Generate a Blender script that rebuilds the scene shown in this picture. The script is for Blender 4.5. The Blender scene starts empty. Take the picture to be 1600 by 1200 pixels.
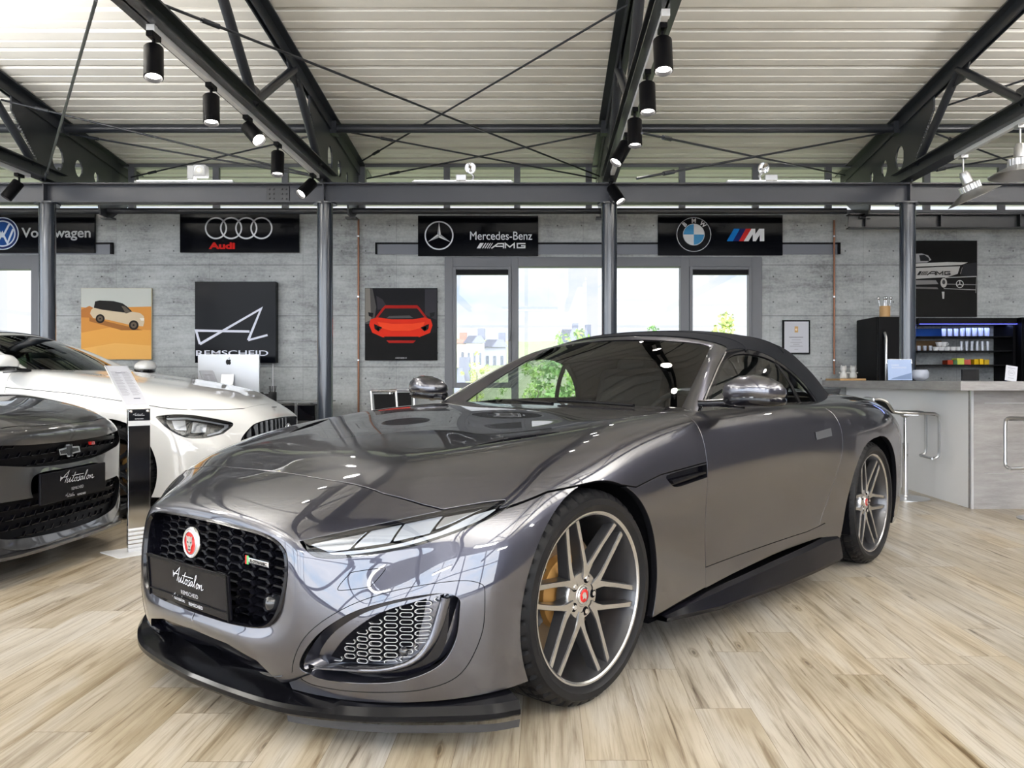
import bpy, bmesh, math, random
import numpy as np
from mathutils import Vector, Matrix, Euler

# ---------------------------------------------------------------- camera, sky, exposure
SC = bpy.context.scene
COL = SC.collection
F, CX, CY, CH = 1300.0, 851.0, 591.0, 1.04      # focal length and principal point in pixels of the 1600x1200 frame, eye height
cam_d = bpy.data.cameras.new('camera')
cam = bpy.data.objects.new('camera', cam_d)
COL.objects.link(cam)
cam.location = (0, 0, CH)
cam.rotation_euler = (math.pi / 2, 0, 0)
cam_d.sensor_width = 36.0
cam_d.lens = F / 1600 * 36.0
cam_d.shift_x = (800 - CX) / 1600
cam_d.shift_y = (CY - 600) / 1600
cam_d.clip_end = 400
SC.camera = cam
SC.view_settings.view_transform = 'Standard'
SC.view_settings.look = 'None'
SC.view_settings.exposure = 0.7
SC.view_settings.gamma = 1.0
SC.view_settings.use_curve_mapping = False
SC.cycles.max_bounces = 7
SC.cycles.diffuse_bounces = 4
SC.cycles.glossy_bounces = 4
SC.cycles.transparent_max_bounces = 12
SC.cycles.sample_clamp_indirect = 4.0
SC.cycles.use_denoising = True

world = bpy.data.worlds.new('sky')
SC.world = world
world.use_nodes = True
wn = world.node_tree.nodes; wl = world.node_tree.links
wn.clear()
w_out = wn.new('ShaderNodeOutputWorld'); w_bg = wn.new('ShaderNodeBackground')
w_tc = wn.new('ShaderNodeTexCoord'); w_map = wn.new('ShaderNodeMapping')
w_map.inputs['Scale'].default_value = (1, 1, 2.6)
w_no = wn.new('ShaderNodeTexNoise'); w_no.inputs['Scale'].default_value = 3.2; w_no.inputs['Detail'].default_value = 6; w_no.inputs['Roughness'].default_value = .62
w_r = wn.new('ShaderNodeValToRGB')
w_r.color_ramp.elements[0].position = .33; w_r.color_ramp.elements[0].color = (.60, .76, .97, 1)
w_r.color_ramp.elements[1].position = .50; w_r.color_ramp.elements[1].color = (.93, .94, 1, 1)
wl.new(w_tc.outputs['Generated'], w_map.inputs[0]); wl.new(w_map.outputs[0], w_no.inputs['Vector']); wl.new(w_no.outputs[0], w_r.inputs[0])
w_sep = wn.new('ShaderNodeSeparateXYZ'); wl.new(w_tc.outputs['Generated'], w_sep.inputs[0])
w_mr = wn.new('ShaderNodeMapRange')        # the half of the sky on the sun's side (behind the camera) is brighter
w_mr.inputs['From Min'].default_value = -.55; w_mr.inputs['From Max'].default_value = .5
w_mr.inputs['To Min'].default_value = 4.3; w_mr.inputs['To Max'].default_value = .68
wl.new(w_sep.outputs['Y'], w_mr.inputs['Value'])
wl.new(w_r.outputs[0], w_bg.inputs['Color']); wl.new(w_mr.outputs[0], w_bg.inputs['Strength'])
wl.new(w_bg.outputs[0], w_out.inputs[0])

# ---------------------------------------------------------------- helpers
random.seed(7)
PI = math.pi
def link(o, parent=None):
    COL.objects.link(o)
    if parent is not None: o.parent = parent
    return o
def tag(o, label=None, cat=None, group=None, kind=None):
    if label: o['label'] = label
    if cat: o['category'] = cat
    if group: o['group'] = group
    if kind: o['kind'] = kind
    return o
def empty(name, loc=(0, 0, 0), rz=0.0, label=None, cat=None, group=None):
    o = bpy.data.objects.new(name, None)
    o.empty_display_size = .1
    link(o); o.location = loc; o.rotation_euler = (0, 0, rz)
    return tag(o, label, cat, group)

def mat(name, col, rough=.5, metal=0.0, coat=0.0, coat_rough=.03, emit=None, estr=1.0, spec=.5, trans=0.0, ior=1.45, alpha=1.0):
    m = bpy.data.materials.new(name); m.use_nodes = True
    b = m.node_tree.nodes['Principled BSDF']
    b.inputs['Base Color'].default_value = (*col, 1)
    b.inputs['Roughness'].default_value = rough
    b.inputs['Metallic'].default_value = metal
    b.inputs['Coat Weight'].default_value = coat
    b.inputs['Coat Roughness'].default_value = coat_rough
    b.inputs['Specular IOR Level'].default_value = spec
    b.inputs['Transmission Weight'].default_value = trans
    b.inputs['IOR'].default_value = ior
    b.inputs['Alpha'].default_value = alpha
    if emit:
        b.inputs['Emission Color'].default_value = (*emit, 1)
        b.inputs['Emission Strength'].default_value = estr
    return m
def glassy(name, tint, refl=1.0, rough=0.0):
    """thin pane: lets light straight through, tinted, with fresnel reflections"""
    m = bpy.data.materials.new(name); m.use_nodes = True
    n = m.node_tree.nodes; l = m.node_tree.links; n.clear()
    o = n.new('ShaderNodeOutputMaterial'); t = n.new('ShaderNodeBsdfTransparent'); g = n.new('ShaderNodeBsdfGlossy')
    t.inputs[0].default_value = (*tint, 1); g.inputs['Roughness'].default_value = rough
    lw = n.new('ShaderNodeLayerWeight'); pw = n.new('ShaderNodeMath'); pw.operation = 'POWER'; pw.inputs[1].default_value = 5; l.new(lw.outputs['Facing'], pw.inputs[0])
    ma = n.new('ShaderNodeMath'); ma.operation = 'MULTIPLY_ADD'; ma.inputs[1].default_value = .93; ma.inputs[2].default_value = .07; l.new(pw.outputs[0], ma.inputs[0])
    mu = n.new('ShaderNodeMath'); mu.operation = 'MULTIPLY'; mu.inputs[1].default_value = refl; mu.use_clamp = True
    mx = n.new('ShaderNodeMixShader')
    l.new(ma.outputs[0], mu.inputs[0]); l.new(mu.outputs[0], mx.inputs[0]); l.new(t.outputs[0], mx.inputs[1]); l.new(g.outputs[0], mx.inputs[2])
    l.new(mx.outputs[0], o.inputs[0])
    return m
def nodes_of(m): return m.node_tree.nodes, m.node_tree.links, m.node_tree.nodes['Principled BSDF']

class MB:
    """collects shapes and links them as one mesh object"""
    def __init__(s): s.v = []; s.f = []; s.mi = []; s.mats = []; s.cur = 0; s.sm = []
    def use(s, m):
        if m not in s.mats: s.mats.append(m)
        s.cur = s.mats.index(m); return s
    def add(s, vs, fs, smooth=False):
        o = len(s.v); s.v += [tuple(map(float, p)) for p in vs]
        for f in fs: s.f.append([i + o for i in f]); s.mi.append(s.cur); s.sm.append(smooth)
        return s
    def box(s, c, d, rot=None, bev=0.0):
        x, y, z = d[0] / 2, d[1] / 2, d[2] / 2
        if bev > 0:
            bm = bmesh.new(); bmesh.ops.create_cube(bm, size=1)
            for v in bm.verts: v.co = Vector((v.co.x * d[0], v.co.y * d[1], v.co.z * d[2]))
            bmesh.ops.bevel(bm, geom=bm.edges[:], offset=bev, segments=2, affect='EDGES', profile=.5)
            vs = [v.co.copy() for v in bm.verts]; bm.verts.index_update(); fs = [[v.index for v in f.verts] for f in bm.faces]; bm.free()
        else:
            vs = [Vector(p) for p in [(-x, -y, -z), (x, -y, -z), (x, y, -z), (-x, y, -z), (-x, -y, z), (x, -y, z), (x, y, z), (-x, y, z)]]
            fs = [(0, 3, 2, 1), (4, 5, 6, 7), (0, 1, 5, 4), (1, 2, 6, 5), (2, 3, 7, 6), (3, 0, 4, 7)]
        if rot is not None: vs = [rot @ p for p in vs]
        return s.add([p + Vector(c) for p in vs], fs)
    def span(s, a, b, bev=0.0):
        return s.box([(p + q) / 2 for p, q in zip(a, b)], [abs(q - p) for p, q in zip(a, b)], None, bev)
    def tube(s, pts, r, n=12, cap=True, closed=False):
        pts = [Vector(p) for p in pts]; rs = r if isinstance(r, (list, tuple)) else [r] * len(pts)
        m = len(pts); vs = []; up = None
        for i, p in enumerate(pts):
            if closed: t = pts[(i + 1) % m] - pts[i - 1]
            else: t = pts[min(i + 1, m - 1)] - pts[max(i - 1, 0)]
            t.normalize()
            if up is None:
                up = Vector((0, 0, 1)) if abs(t.z) < .9 else Vector((1, 0, 0))
            a = (up - t * up.dot(t)).normalized(); up = a; b = t.cross(a)
            for k in range(n):
                an = 2 * PI * k / n
                vs.append(p + (a * math.cos(an) + b * math.sin(an)) * rs[i])
        fs = []
        for i in range(m if closed else m - 1):
            j = (i + 1) % m
            for k in range(n):
                k2 = (k + 1) % n; fs.append((i * n + k, i * n + k2, j * n + k2, j * n + k))
        s.add(vs, fs, True)
        if cap and not closed:
            s.add(vs[:n], [list(range(n))[::-1]]); s.add(vs[-n:], [list(range(n))])
        return s
    def cyl(s, a, b, r, n=24, r2=None): return s.tube([a, b], [r, r if r2 is None else r2], n)
    def lathe(s, prof, n=48, axis='z', c=(0, 0, 0), smooth=True, rot=None):
        vs = []
        for k in range(n):
            a = 2 * PI * k / n
            for r, h in prof:
                p = (r * math.cos(a), r * math.sin(a), h)
                if axis == 'y': p = (p[0], p[2], p[1])
                if axis == 'x': p = (p[2], p[0], p[1])
                p = Vector(p)
                if rot is not None: p = rot @ p
                vs.append(p + Vector(c))
        m = len(prof); fs = []
        for k in range(n):
            k2 = (k + 1) % n
            for i in range(m - 1):
                fs.append((k * m + i, k2 * m + i, k2 * m + i + 1, k * m + i + 1))
        return s.add(vs, fs, smooth)
    def prism(s, pts, d, smooth_side=False):
        """closed polygon of 3-D points pushed along vector d"""
        pts = [Vector(p) for p in pts]; d = Vector(d); n = len(pts)
        s.add(pts, [list(range(n))]); s.add([p + d for p in pts], [list(range(n))[::-1]])
        s.add(pts + [p + d for p in pts], [(i, i + n, (i + 1) % n + n, (i + 1) % n) for i in range(n)], smooth_side)
        return s
    def poly(s, pts): return s.add(pts, [list(range(len(pts)))])
    def build(s, name, m=None, parent=None, auto=None, fix=True):
        me = bpy.data.meshes.new(name)
        me.from_pydata(s.v, [], s.f)
        ms = s.mats if s.mats else [m]
        for q in ms: me.materials.append(q)
        if s.mats: me.polygons.foreach_set('material_index', s.mi)
        me.polygons.foreach_set('use_smooth', s.sm)
        if fix:
            bm = bmesh.new(); bm.from_mesh(me); bmesh.ops.recalc_face_normals(bm, faces=bm.faces[:]); bm.to_mesh(me); bm.free()
        me.update()
        if auto: me.set_sharp_from_angle(angle=math.radians(auto))
        return link(bpy.data.objects.new(name, me), parent)

def W(px, py, Y):
    """the point of the plane at depth Y that stands at this pixel of the frame"""
    return Vector(((px - CX) * Y / F, Y, CH + (CY - py) * Y / F))

def copy_tree(o, parent=None):
    c = o.copy(); COL.objects.link(c)
    if parent is not None: c.parent = parent
    for ch in o.children: copy_tree(ch, c)
    return c

def text_geo(body, size=1.0, width=None, shear=0.0, offset=0.0, spacing=1.0, extrude=.0):
    """triangulated lettering in its own xy plane, centred; returns verts, faces"""
    cu = bpy.data.curves.new('lettering', 'FONT'); cu.body = body; cu.size = 1.0; cu.shear = shear; cu.offset = offset
    cu.space_character = spacing; cu.align_x = 'CENTER'; cu.align_y = 'CENTER'; cu.extrude = 0; cu.resolution_u = 5
    o = bpy.data.objects.new('lettering', cu); COL.objects.link(o)
    dg = bpy.context.evaluated_depsgraph_get()
    me = bpy.data.meshes.new_from_object(o.evaluated_get(dg))
    vs = np.array([v.co[:] for v in me.vertices]).reshape(-1, 3); fs = [list(p.vertices) for p in me.polygons]
    bpy.data.objects.remove(o); bpy.data.curves.remove(cu); bpy.data.meshes.remove(me)
    if len(vs) == 0: return vs, fs
    mn, mx = vs.min(0), vs.max(0); vs = vs - (mn + mx) / 2
    sx = (width / (mx[0] - mn[0])) if width else size / (mx[1] - mn[1])
    sy = size / (mx[1] - mn[1])
    vs[:, 0] *= sx; vs[:, 1] *= sy
    return vs, fs
def put_text(mb, body, o, ux, uy, size, width=None, **k):
    vs, fs = text_geo(body, size, width, **k)
    o, ux, uy = Vector(o), Vector(ux), Vector(uy)
    mb.add([o + ux * v[0] + uy * v[1] for v in vs], fs); return mb
def stroke(mb, pts, w, o, ux, uy, closed=False):
    """flat pen stroke through 2-D points on the plane o + ux*a + uy*b"""
    n = len(pts); L = []; R = []
    P = [Vector(p) for p in pts]
    for i in range(n):
        a = P[i - 1] if (i > 0 or closed) else P[0]; b = P[(i + 1) % n] if (i < n - 1 or closed) else P[-1]
        d1 = (P[i] - a); d2 = (b - P[i])
        if d1.length < 1e-9: d1 = d2
        if d2.length < 1e-9: d2 = d1
        d1.normalize(); d2.normalize(); t = (d1 + d2)
        if t.length < 1e-6: t = d1
        t.normalize(); nn = Vector((-t.y, t.x)); k = 1 / max(.45, nn.dot(Vector((-d1.y, d1.x))))
        ww = (w[i] if isinstance(w, (list, tuple)) else w) / 2 * k
        L.append(P[i] + nn * ww); R.append(P[i] - nn * ww)
    o, ux, uy = Vector(o), Vector(ux), Vector(uy)
    vs = [o + ux * p.x + uy * p.y for p in L + R]; fs = []
    for i in range(n if closed else n - 1):
        j = (i + 1) % n; fs.append((i, j, j + n, i + n))
    mb.add(vs, fs); return mb
def crom(pts, k=6, closed=False):
    """smooth curve through points; a point given twice is a corner"""
    P = [np.array(p, float) for p in pts]; n = len(P); out = []
    for i in range(n if closed else n - 1):
        p1, p2 = P[i], P[(i + 1) % n]
        if np.linalg.norm(p2 - p1) < 1e-9: continue
        p0 = P[i - 1] if (i > 0 or closed) else p1; p3 = P[(i + 2) % n] if (i + 2 < n or closed) else p2
        if np.linalg.norm(p1 - p0) < 1e-9: p0 = p1 - (p2 - p1) * .3
        if np.linalg.norm(p3 - p2) < 1e-9: p3 = p2 + (p2 - p1) * .3
        for s in range(k):
            t = s / k
            out.append(.5 * ((2 * p1) + (-p0 + p2) * t + (2 * p0 - 5 * p1 + 4 * p2 - p3) * t * t + (-p0 + 3 * p1 - 3 * p2 + p3) * t ** 3))
    if not closed: out.append(P[-1])
    return out
def circle(c, r, n=40, r2=None, a0=0, a1=2 * PI):
    full = abs(a1 - a0 - 2 * PI) < 1e-6
    m = n if full else n + 1
    return [(c[0] + r * math.cos(a0 + (a1 - a0) * i / n), c[1] + (r2 or r) * math.sin(a0 + (a1 - a0) * i / n)) for i in range(m)]

# ---------------------------------------------------------------- materials
M = {}
M['steel_paint'] = mat('steel_paint', (.020, .023, .030), .38, .0, .2, .12)
M['column_paint'] = mat('column_paint', (.030, .038, .052), .22, .0, .8, .12)
M['black'] = mat('black_plastic', (.003, .003, .004), .40, spec=.10)
M['gloss_black'] = mat('gloss_black', (.003, .003, .005), .15, 0, .35, .02, spec=.2)
M['plate_black'] = mat('plate_black', (.004, .004, .006), .25, spec=.12)
M['beam_paint'] = mat('beam_grey', (.044, .048, .062), .4, 0, .2, .2)
M['matt_black'] = mat('matt_black', (.01, .01, .012), .8)
M['white'] = mat('white_paint', (.80, .81, .83), .4)
M['lamp_glow'] = mat('lamp_glow', (1, 1, 1), .5, emit=(1, .95, .88), estr=14)
M['tube_glow'] = mat('tube_glow', (1, 1, 1), .5, emit=(1, .97, .93), estr=4)
M['chrome'] = mat('chrome', (.78, .79, .81), .08, 1.0)
M['brushed'] = mat('brushed_steel', (.62, .63, .65), .28, 1.0)
M['alu'] = mat('aluminium', (.70, .71, .73), .35, 1.0)
M['copper'] = mat('copper_pipe', (.24, .11, .065), .4, .6)
M['frame'] = mat('window_frame_grey', (.12, .125, .14), .4)
M['pane'] = glassy('window_pane', (.98, .99, .985), .25)
M['wood'] = mat('light_wood', (.55, .33, .14), .5)
M['paper'] = mat('paper', (.56, .57, .62), .9, spec=.1)
M['ink'] = mat('ink', (.10, .10, .13), .8)
M['grey_ink'] = mat('grey_ink', (.26, .26, .30), .8)
M['red'] = mat('red_print', (.50, .012, .010), .35)
M['deepblue'] = mat('blue_print', (.015, .06, .20), .35)
M['silver_print'] = mat('silver_print', (.55, .56, .60), .35, .3)
M['white_print'] = mat('white_print', (.78, .79, .84), .4)
M['banner'] = mat('banner_black', (.0025, .003, .005), .12, spec=.09)

def concrete():
    m = mat('concrete', (.4, .4, .4), .75); n, l, b = nodes_of(m)
    tc = n.new('ShaderNodeTexCoord'); sep = n.new('ShaderNodeSeparateXYZ'); l.new(tc.outputs['Object'], sep.inputs[0])
    n1 = n.new('ShaderNodeTexNoise'); n1.inputs['Scale'].default_value = 1.7; n1.inputs['Detail'].default_value = 8; n1.inputs['Roughness'].default_value = .68
    l.new(tc.outputs['Object'], n1.inputs['Vector'])
    mp = n.new('ShaderNodeMapping'); mp.inputs['Scale'].default_value = (1.2, 1, 8); l.new(tc.outputs['Object'], mp.inputs[0])
    n2 = n.new('ShaderNodeTexNoise'); n2.inputs['Scale'].default_value = 1.6; n2.inputs['Detail'].default_value = 6; n2.inputs['Roughness'].default_value = .75; l.new(mp.outputs[0], n2.inputs['Vector'])
    n3 = n.new('ShaderNodeTexNoise'); n3.inputs['Scale'].default_value = 38; n3.inputs['Detail'].default_value = 4; l.new(tc.outputs['Object'], n3.inputs['Vector'])
    def mth(op, a, b_=None, c=None):
        q = n.new('ShaderNodeMath'); q.operation = op
        for i, x in enumerate((a, b_, c)):
            if x is None: continue
            if isinstance(x, (int, float)): q.inputs[i].default_value = x
            else: l.new(x, q.inputs[i])
        return q.outputs[0]
    mix = mth('ADD', mth('MULTIPLY', n1.outputs[0], .45), mth('ADD', mth('MULTIPLY', n2.outputs[0], .38), mth('MULTIPLY', n3.outputs[0], .17)))
    cr = n.new('ShaderNodeValToRGB'); e = cr.color_ramp.elements
    e[0].position = .37; e[0].color = (.17, .175, .18, 1); e[1].position = .66; e[1].color = (.52, .545, .55, 1)
    x = e.new(.46); x.color = (.32, .335, .34, 1); x = e.new(.54); x.color = (.42, .44, .445, 1)
    l.new(mix, cr.inputs[0])
    # board and panel joints, tie holes
    X, Z = sep.outputs[0], sep.outputs[2]
    def line(v, pitch, off, w):
        r = mth('PINGPONG', mth('ADD', v, off), pitch / 2)
        return mth('LESS_THAN', r, w)
    jz = line(Z, .576, -(1.04 + (591 - 414) / 138.3) + 1.44 * 2, .0035)
    jx = line(X, 1.055, .62, .0022)
    jz2 = mth('MULTIPLY', line(Z, .192, .05, .002), .12)
    hx = mth('PINGPONG', mth('ADD', X, 5.275), .1355); hz = mth('PINGPONG', mth('ADD', Z, -(1.04 + (591 - 432) / 138.3) + 2.88), .144)
    hole = mth('LESS_THAN', mth('ADD', mth('MULTIPLY', hx, hx), mth('MULTIPLY', hz, hz)), .000085)
    dk = mth('MAXIMUM', mth('MAXIMUM', jz, mth('MULTIPLY', jx, .5)), mth('MAXIMUM', jz2, hole))
    mx = n.new('ShaderNodeMix'); mx.data_type = 'RGBA'; mx.blend_type = 'MIX'
    l.new(mth('MULTIPLY', dk, .72), mx.inputs[0]); l.new(cr.outputs[0], mx.inputs[6]); mx.inputs[7].default_value = (.05, .05, .05, 1)
    l.new(mx.outputs[2], b.inputs['Base Color'])
    bp = n.new('ShaderNodeBump'); bp.inputs['Strength'].default_value = .25; bp.inputs['Distance'].default_value = .01
    l.new(mth('SUBTRACT', mix, dk), bp.inputs['Height']); l.new(bp.outputs[0], b.inputs['Normal'])
    return m
M['concrete'] = concrete()

def floor_mat():
    m = mat('oak_vinyl', (.5, .4, .3), .34); n, l, b = nodes_of(m)
    tc = n.new('ShaderNodeTexCoord'); sep = n.new('ShaderNodeSeparateXYZ'); l.new(tc.outputs['Object'], sep.inputs[0])
    def mth(op, a, b_=None, c=None):
        q = n.new('ShaderNodeMath'); q.operation = op
        for i, x in enumerate((a, b_, c)):
            if x is None: continue
            if isinstance(x, (int, float)): q.inputs[i].default_value = x
            else: l.new(x, q.inputs[i])
        return q.outputs[0]
    def comb(x, y, z):
        q = n.new('ShaderNodeCombineXYZ')
        for i, v in enumerate((x, y, z)):
            if isinstance(v, (int, float)): q.inputs[i].default_value = v
            else: l.new(v, q.inputs[i])
        return q.outputs[0]
    def white(v):
        q = n.new('ShaderNodeTexWhiteNoise'); q.noise_dimensions = '3D'; l.new(v, q.inputs['Vector']); return q.outputs['Value']
    def noise(v, sc, det, rough=.5, dist=0.0):
        q = n.new('ShaderNodeTexNoise'); q.inputs['Scale'].default_value = sc; q.inputs['Detail'].default_value = det; q.inputs['Roughness'].default_value = rough; q.inputs['Distortion'].default_value = dist; l.new(v, q.inputs['Vector']); return q.outputs[0]
    def ramp(v, *st):
        q = n.new('ShaderNodeValToRGB'); e = q.color_ramp.elements
        while len(e) < len(st): e.new(.5)
        for k, (p, c) in enumerate(st): e[k].position = p; e[k].color = (*c, 1)
        l.new(v, q.inputs[0]); return q.outputs[0]
    def mix(mode, f, a, c):
        q = n.new('ShaderNodeMix'); q.data_type = 'RGBA'; q.blend_type = mode
        if isinstance(f, (int, float)): q.inputs[0].default_value = f
        else: l.new(f, q.inputs[0])
        l.new(a, q.inputs[6])
        if isinstance(c, tuple): q.inputs[7].default_value = (*c, 1)
        else: l.new(c, q.inputs[7])
        return q.outputs[2]
    # planks .18 wide and 1.24 long run away from the camera; every row starts at its own place
    row = mth('FLOOR', mth('DIVIDE', mth('ADD', sep.outputs[0], .07), .18)); rr = white(comb(row, 3.1, 0))
    u = mth('ADD', sep.outputs[1], mth('MULTIPLY', rr, 5.0)); pl = mth('FLOOR', mth('DIVIDE', u, 1.24)); pid = white(comb(row, pl, 7.7)); pid2 = white(comb(pl, row, 1.3))
    across = mth('MULTIPLY', sep.outputs[0], 1.0)
    P_ = comb(mth('ADD', across, mth('MULTIPLY', pid, 13.0)), mth('ADD', u, mth('MULTIPLY', pid2, 9.0)), 0)
    def scaled(x, y):
        q = n.new('ShaderNodeMapping'); q.inputs['Scale'].default_value = (x, y, 1); l.new(P_, q.inputs[0]); return q.outputs[0]
    fine = noise(scaled(95, 3.2), 1.0, 6, .65, .4); mid = noise(scaled(24, 1.3), 1.0, 5, .6, 1.2); tone = noise(scaled(5, 1.1), 1.0, 3, .5, .5)
    base = ramp(tone, (.30, (.34, .285, .205)), (.50, (.465, .410, .325)), (.70, (.50, .465, .41)))
    base = mix('MULTIPLY', 1.0, base, ramp(mid, (.32, (.54, .49, .43)), (.44, (.87, .85, .82)), (.56, (1.03, 1.03, 1.03))))
    base = mix('MULTIPLY', .75, base, ramp(fine, (.34, (.68, .64, .58)), (.50, (1, 1, 1))))
    # long drying cracks with frayed edges
    ck = noise(scaled(15, .62), 1.0, 7, .62, 1.7); base = mix('MULTIPLY', 1.0, base, ramp(ck, (.318, (.30, .25, .20)), (.340, (.72, .68, .63)), (.40, (1, 1, 1))))
    # knots
    vo = n.new('ShaderNodeTexVoronoi'); vo.inputs['Scale'].default_value = 1.0; vo.inputs['Randomness'].default_value = 1; l.new(scaled(7.5, 2.1), vo.inputs['Vector'])
    wob = mth('ADD', vo.outputs['Distance'], mth('MULTIPLY', mth('SUBTRACT', fine, .5), .10))
    base = mix('MULTIPLY', .9, base, ramp(wob, (.035, (.30, .26, .22)), (.07, (.80, .76, .70)), (.09, (.58, .53, .47)), (.15, (1, 1, 1))))
    hs = n.new('ShaderNodeHueSaturation'); l.new(base, hs.inputs['Color'])
    l.new(mth('ADD', mth('MULTIPLY', pid, .20), .88), hs.inputs['Value']); l.new(mth('SUBTRACT', 1.18, mth('MULTIPLY', pid2, .45)), hs.inputs['Saturation'])
    jx = mth('LESS_THAN', mth('PINGPONG', mth('ADD', sep.outputs[0], .07), .09), .0007); jx = mth('LESS_THAN', mth('ABSOLUTE', mth('SUBTRACT', mth('FRACT', mth('DIVIDE', mth('ADD', sep.outputs[0], .07), .18)), .5)), .4962)
    jy = mth('LESS_THAN', mth('ABSOLUTE', mth('SUBTRACT', mth('FRACT', mth('DIVIDE', u, 1.24)), .5)), .4990)
    fin = mix('MULTIPLY', mth('SUBTRACT', 1.0, mth('MULTIPLY', jx, jy)), hs.outputs[0], (.42, .36, .30))
    l.new(fin, b.inputs['Base Color'])
    bp = n.new('ShaderNodeBump'); bp.inputs['Strength'].default_value = .12; bp.inputs['Distance'].default_value = .003; l.new(mid, bp.inputs['Height']); l.new(bp.outputs[0], b.inputs['Normal'])
    b.inputs['Specular IOR Level'].default_value = .45
    return m
M['floor'] = floor_mat()
M['deck'] = mat('roof_deck_beige', (.84, .82, .77), .5)
# ---------------------------------------------------------------- the hall
YW, YB = 9.4, 8.0                      # depth of the concrete wall and of the beam with its columns
def deck_z(y): return 4.53 - .114 * y
Y0, XL, XR = -5.0, -9.5, 8.0
def struct(o): o['kind'] = 'structure'; return o
struct(MB().span((XL, Y0, -.1), (XR, YW + .15, 0)).build('floor', M['floor']))

# wall with openings: left window, big window
zt = 2.905
wb = MB()
xw0, xw1 = W(695, 0, YW).x, W(1190, 0, YW).x
zs, zh = .55, CH + (CY - 402) / 138.3
xl1 = W(62, 0, YW).x; xl0 = -8.6; zlh = CH + (CY - 399) / 138.3
for a, b in (((XL, 0), (xl0, zt)), ((xl0, 0), (xl1, .5)), ((xl0, zlh), (xl1, zt)), ((xl1, 0), (xw0, zt)), ((xw0, 0), (xw1, zs)), ((xw0, zh), (xw1, zt)), ((xw1, 0), (XR, zt))):
    wb.span((a[0], YW, a[1]), (b[0], YW + .25, b[1]))
struct(wb.build('wall_back', M['concrete']))
# side walls and glazed front behind the camera
M['plaster'] = mat('plaster', (.62, .62, .60), .8); M['dark_plaster'] = mat('dark_plaster', (.10, .10, .115), .7)
sw = MB(); sw.prism([(XR, Y0, 0), (XR, YW + .25, 0), (XR, YW + .25, deck_z(YW)), (XR, Y0, deck_z(Y0))], (.2, 0, 0))
struct(sw.build('wall_right', M['dark_plaster']))
sl = MB()
sl.prism([(XL, 6.4, 0), (XL, YW + .25, 0), (XL, YW + .25, deck_z(YW)), (XL, 6.4, deck_z(6.4))], (-.2, 0, 0))
sl.prism([(XL, Y0, 3.2), (XL, 6.4, 3.2), (XL, 6.4, deck_z(6.4)), (XL, Y0, deck_z(Y0))], (-.2, 0, 0))
struct(sl.build('wall_left', M['plaster']))
# glazing on the left and front sides: posts and panes
gl = MB()
for y in (-5, -2.7, -.4, 1.9, 4.2, 6.4): gl.span((XL - .12, y - .05, 0), (XL, y + .05, 3.2))
gl.span((XL - .12, Y0, 0), (XL, 6.4, .08)); gl.span((XL - .12, Y0, 2.2), (XL, 6.4, 2.26))
g3 = struct(gl.build('window_3', M['frame']))
MB().span((XL - .06, Y0, .08), (XL - .05, 6.4, 3.2)).build('pane', M['pane'], g3)
gf = MB(); XF = 6.2
for k in range(8): x = XL + (XF - XL) * k / 7; gf.span((x - .05, Y0 - .12, 0), (x + .05, Y0, 4.2))
gf.span((XL, Y0 - .12, 0), (XF, Y0, .08)); gf.span((XL, Y0 - .12, 2.5), (XF, Y0, 2.56)); gf.span((XL, Y0 - .12, 4.2), (XF, Y0, 5.1)); struct(MB().span((XF, Y0 - .2, 0), (XR, Y0, 5.1)).build('wall_front', M['dark_plaster']))
g4 = struct(gf.build('window_4', M['frame']))
MB().span((XL, Y0 - .06, .08), (XF, Y0 - .05, 4.2)).build('pane', M['pane'], g4)

# trapezoid steel deck
dk = MB(); P_ = .297; y = 6.2 - P_ * 40 + .03; prof = []
while y < 10.75:
    if y > Y0 - .6:
        for dy, dz in ((0, 0), (-.014, .075), (.074, .075), (.060, 0), (.175, 0), (.180, .007), (.200, .007), (.205, 0)): prof.append((y + dy, deck_z(y + dy) + dz))
        # small stiffening bead in the broad lower flange
    y += P_
n = len(prof); vs = [(XL - .5, a, b) for a, b in prof] + [(XR + .5, a, b) for a, b in prof]
dk.add(vs, [(i, i + 1, n + i + 1, n + i) for i in range(n - 1)])
dk.prism([(XL - .5, Y0 - .6, deck_z(Y0 - .6) + .12), (XL - .5, 10.75, deck_z(10.75) + .12), (XR + .5, 10.75, deck_z(10.75) + .12), (XR + .5, Y0 - .6, deck_z(Y0 - .6) + .12)], (0, 0, .1))
struct(dk.build('ceiling', M['deck'], fix=False))

# clerestory strip above the wall
cs = MB()
cs.span((XL, YW - .02, zt), (XR, YW + .1, zt + .035)); cs.span((XL, YW, deck_z(YW) - .035), (XR, YW + .1, deck_z(YW) + .08))
for px in (-160, -45, 85, 205, 337, 445, 565, 698, 808, 920, 1066, 1181, 1295, 1449, 1566, 1680): x = W(px, 0, YW).x; cs.span((x - .035, YW, zt), (x + .035, YW + .05, deck_z(YW)))
c5 = struct(cs.build('window_5', M['frame']))
MB().span((XL, YW + .04, zt + .03), (XR, YW + .05, deck_z(YW) - .1)).build('pane', M['pane'], c5)

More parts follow.
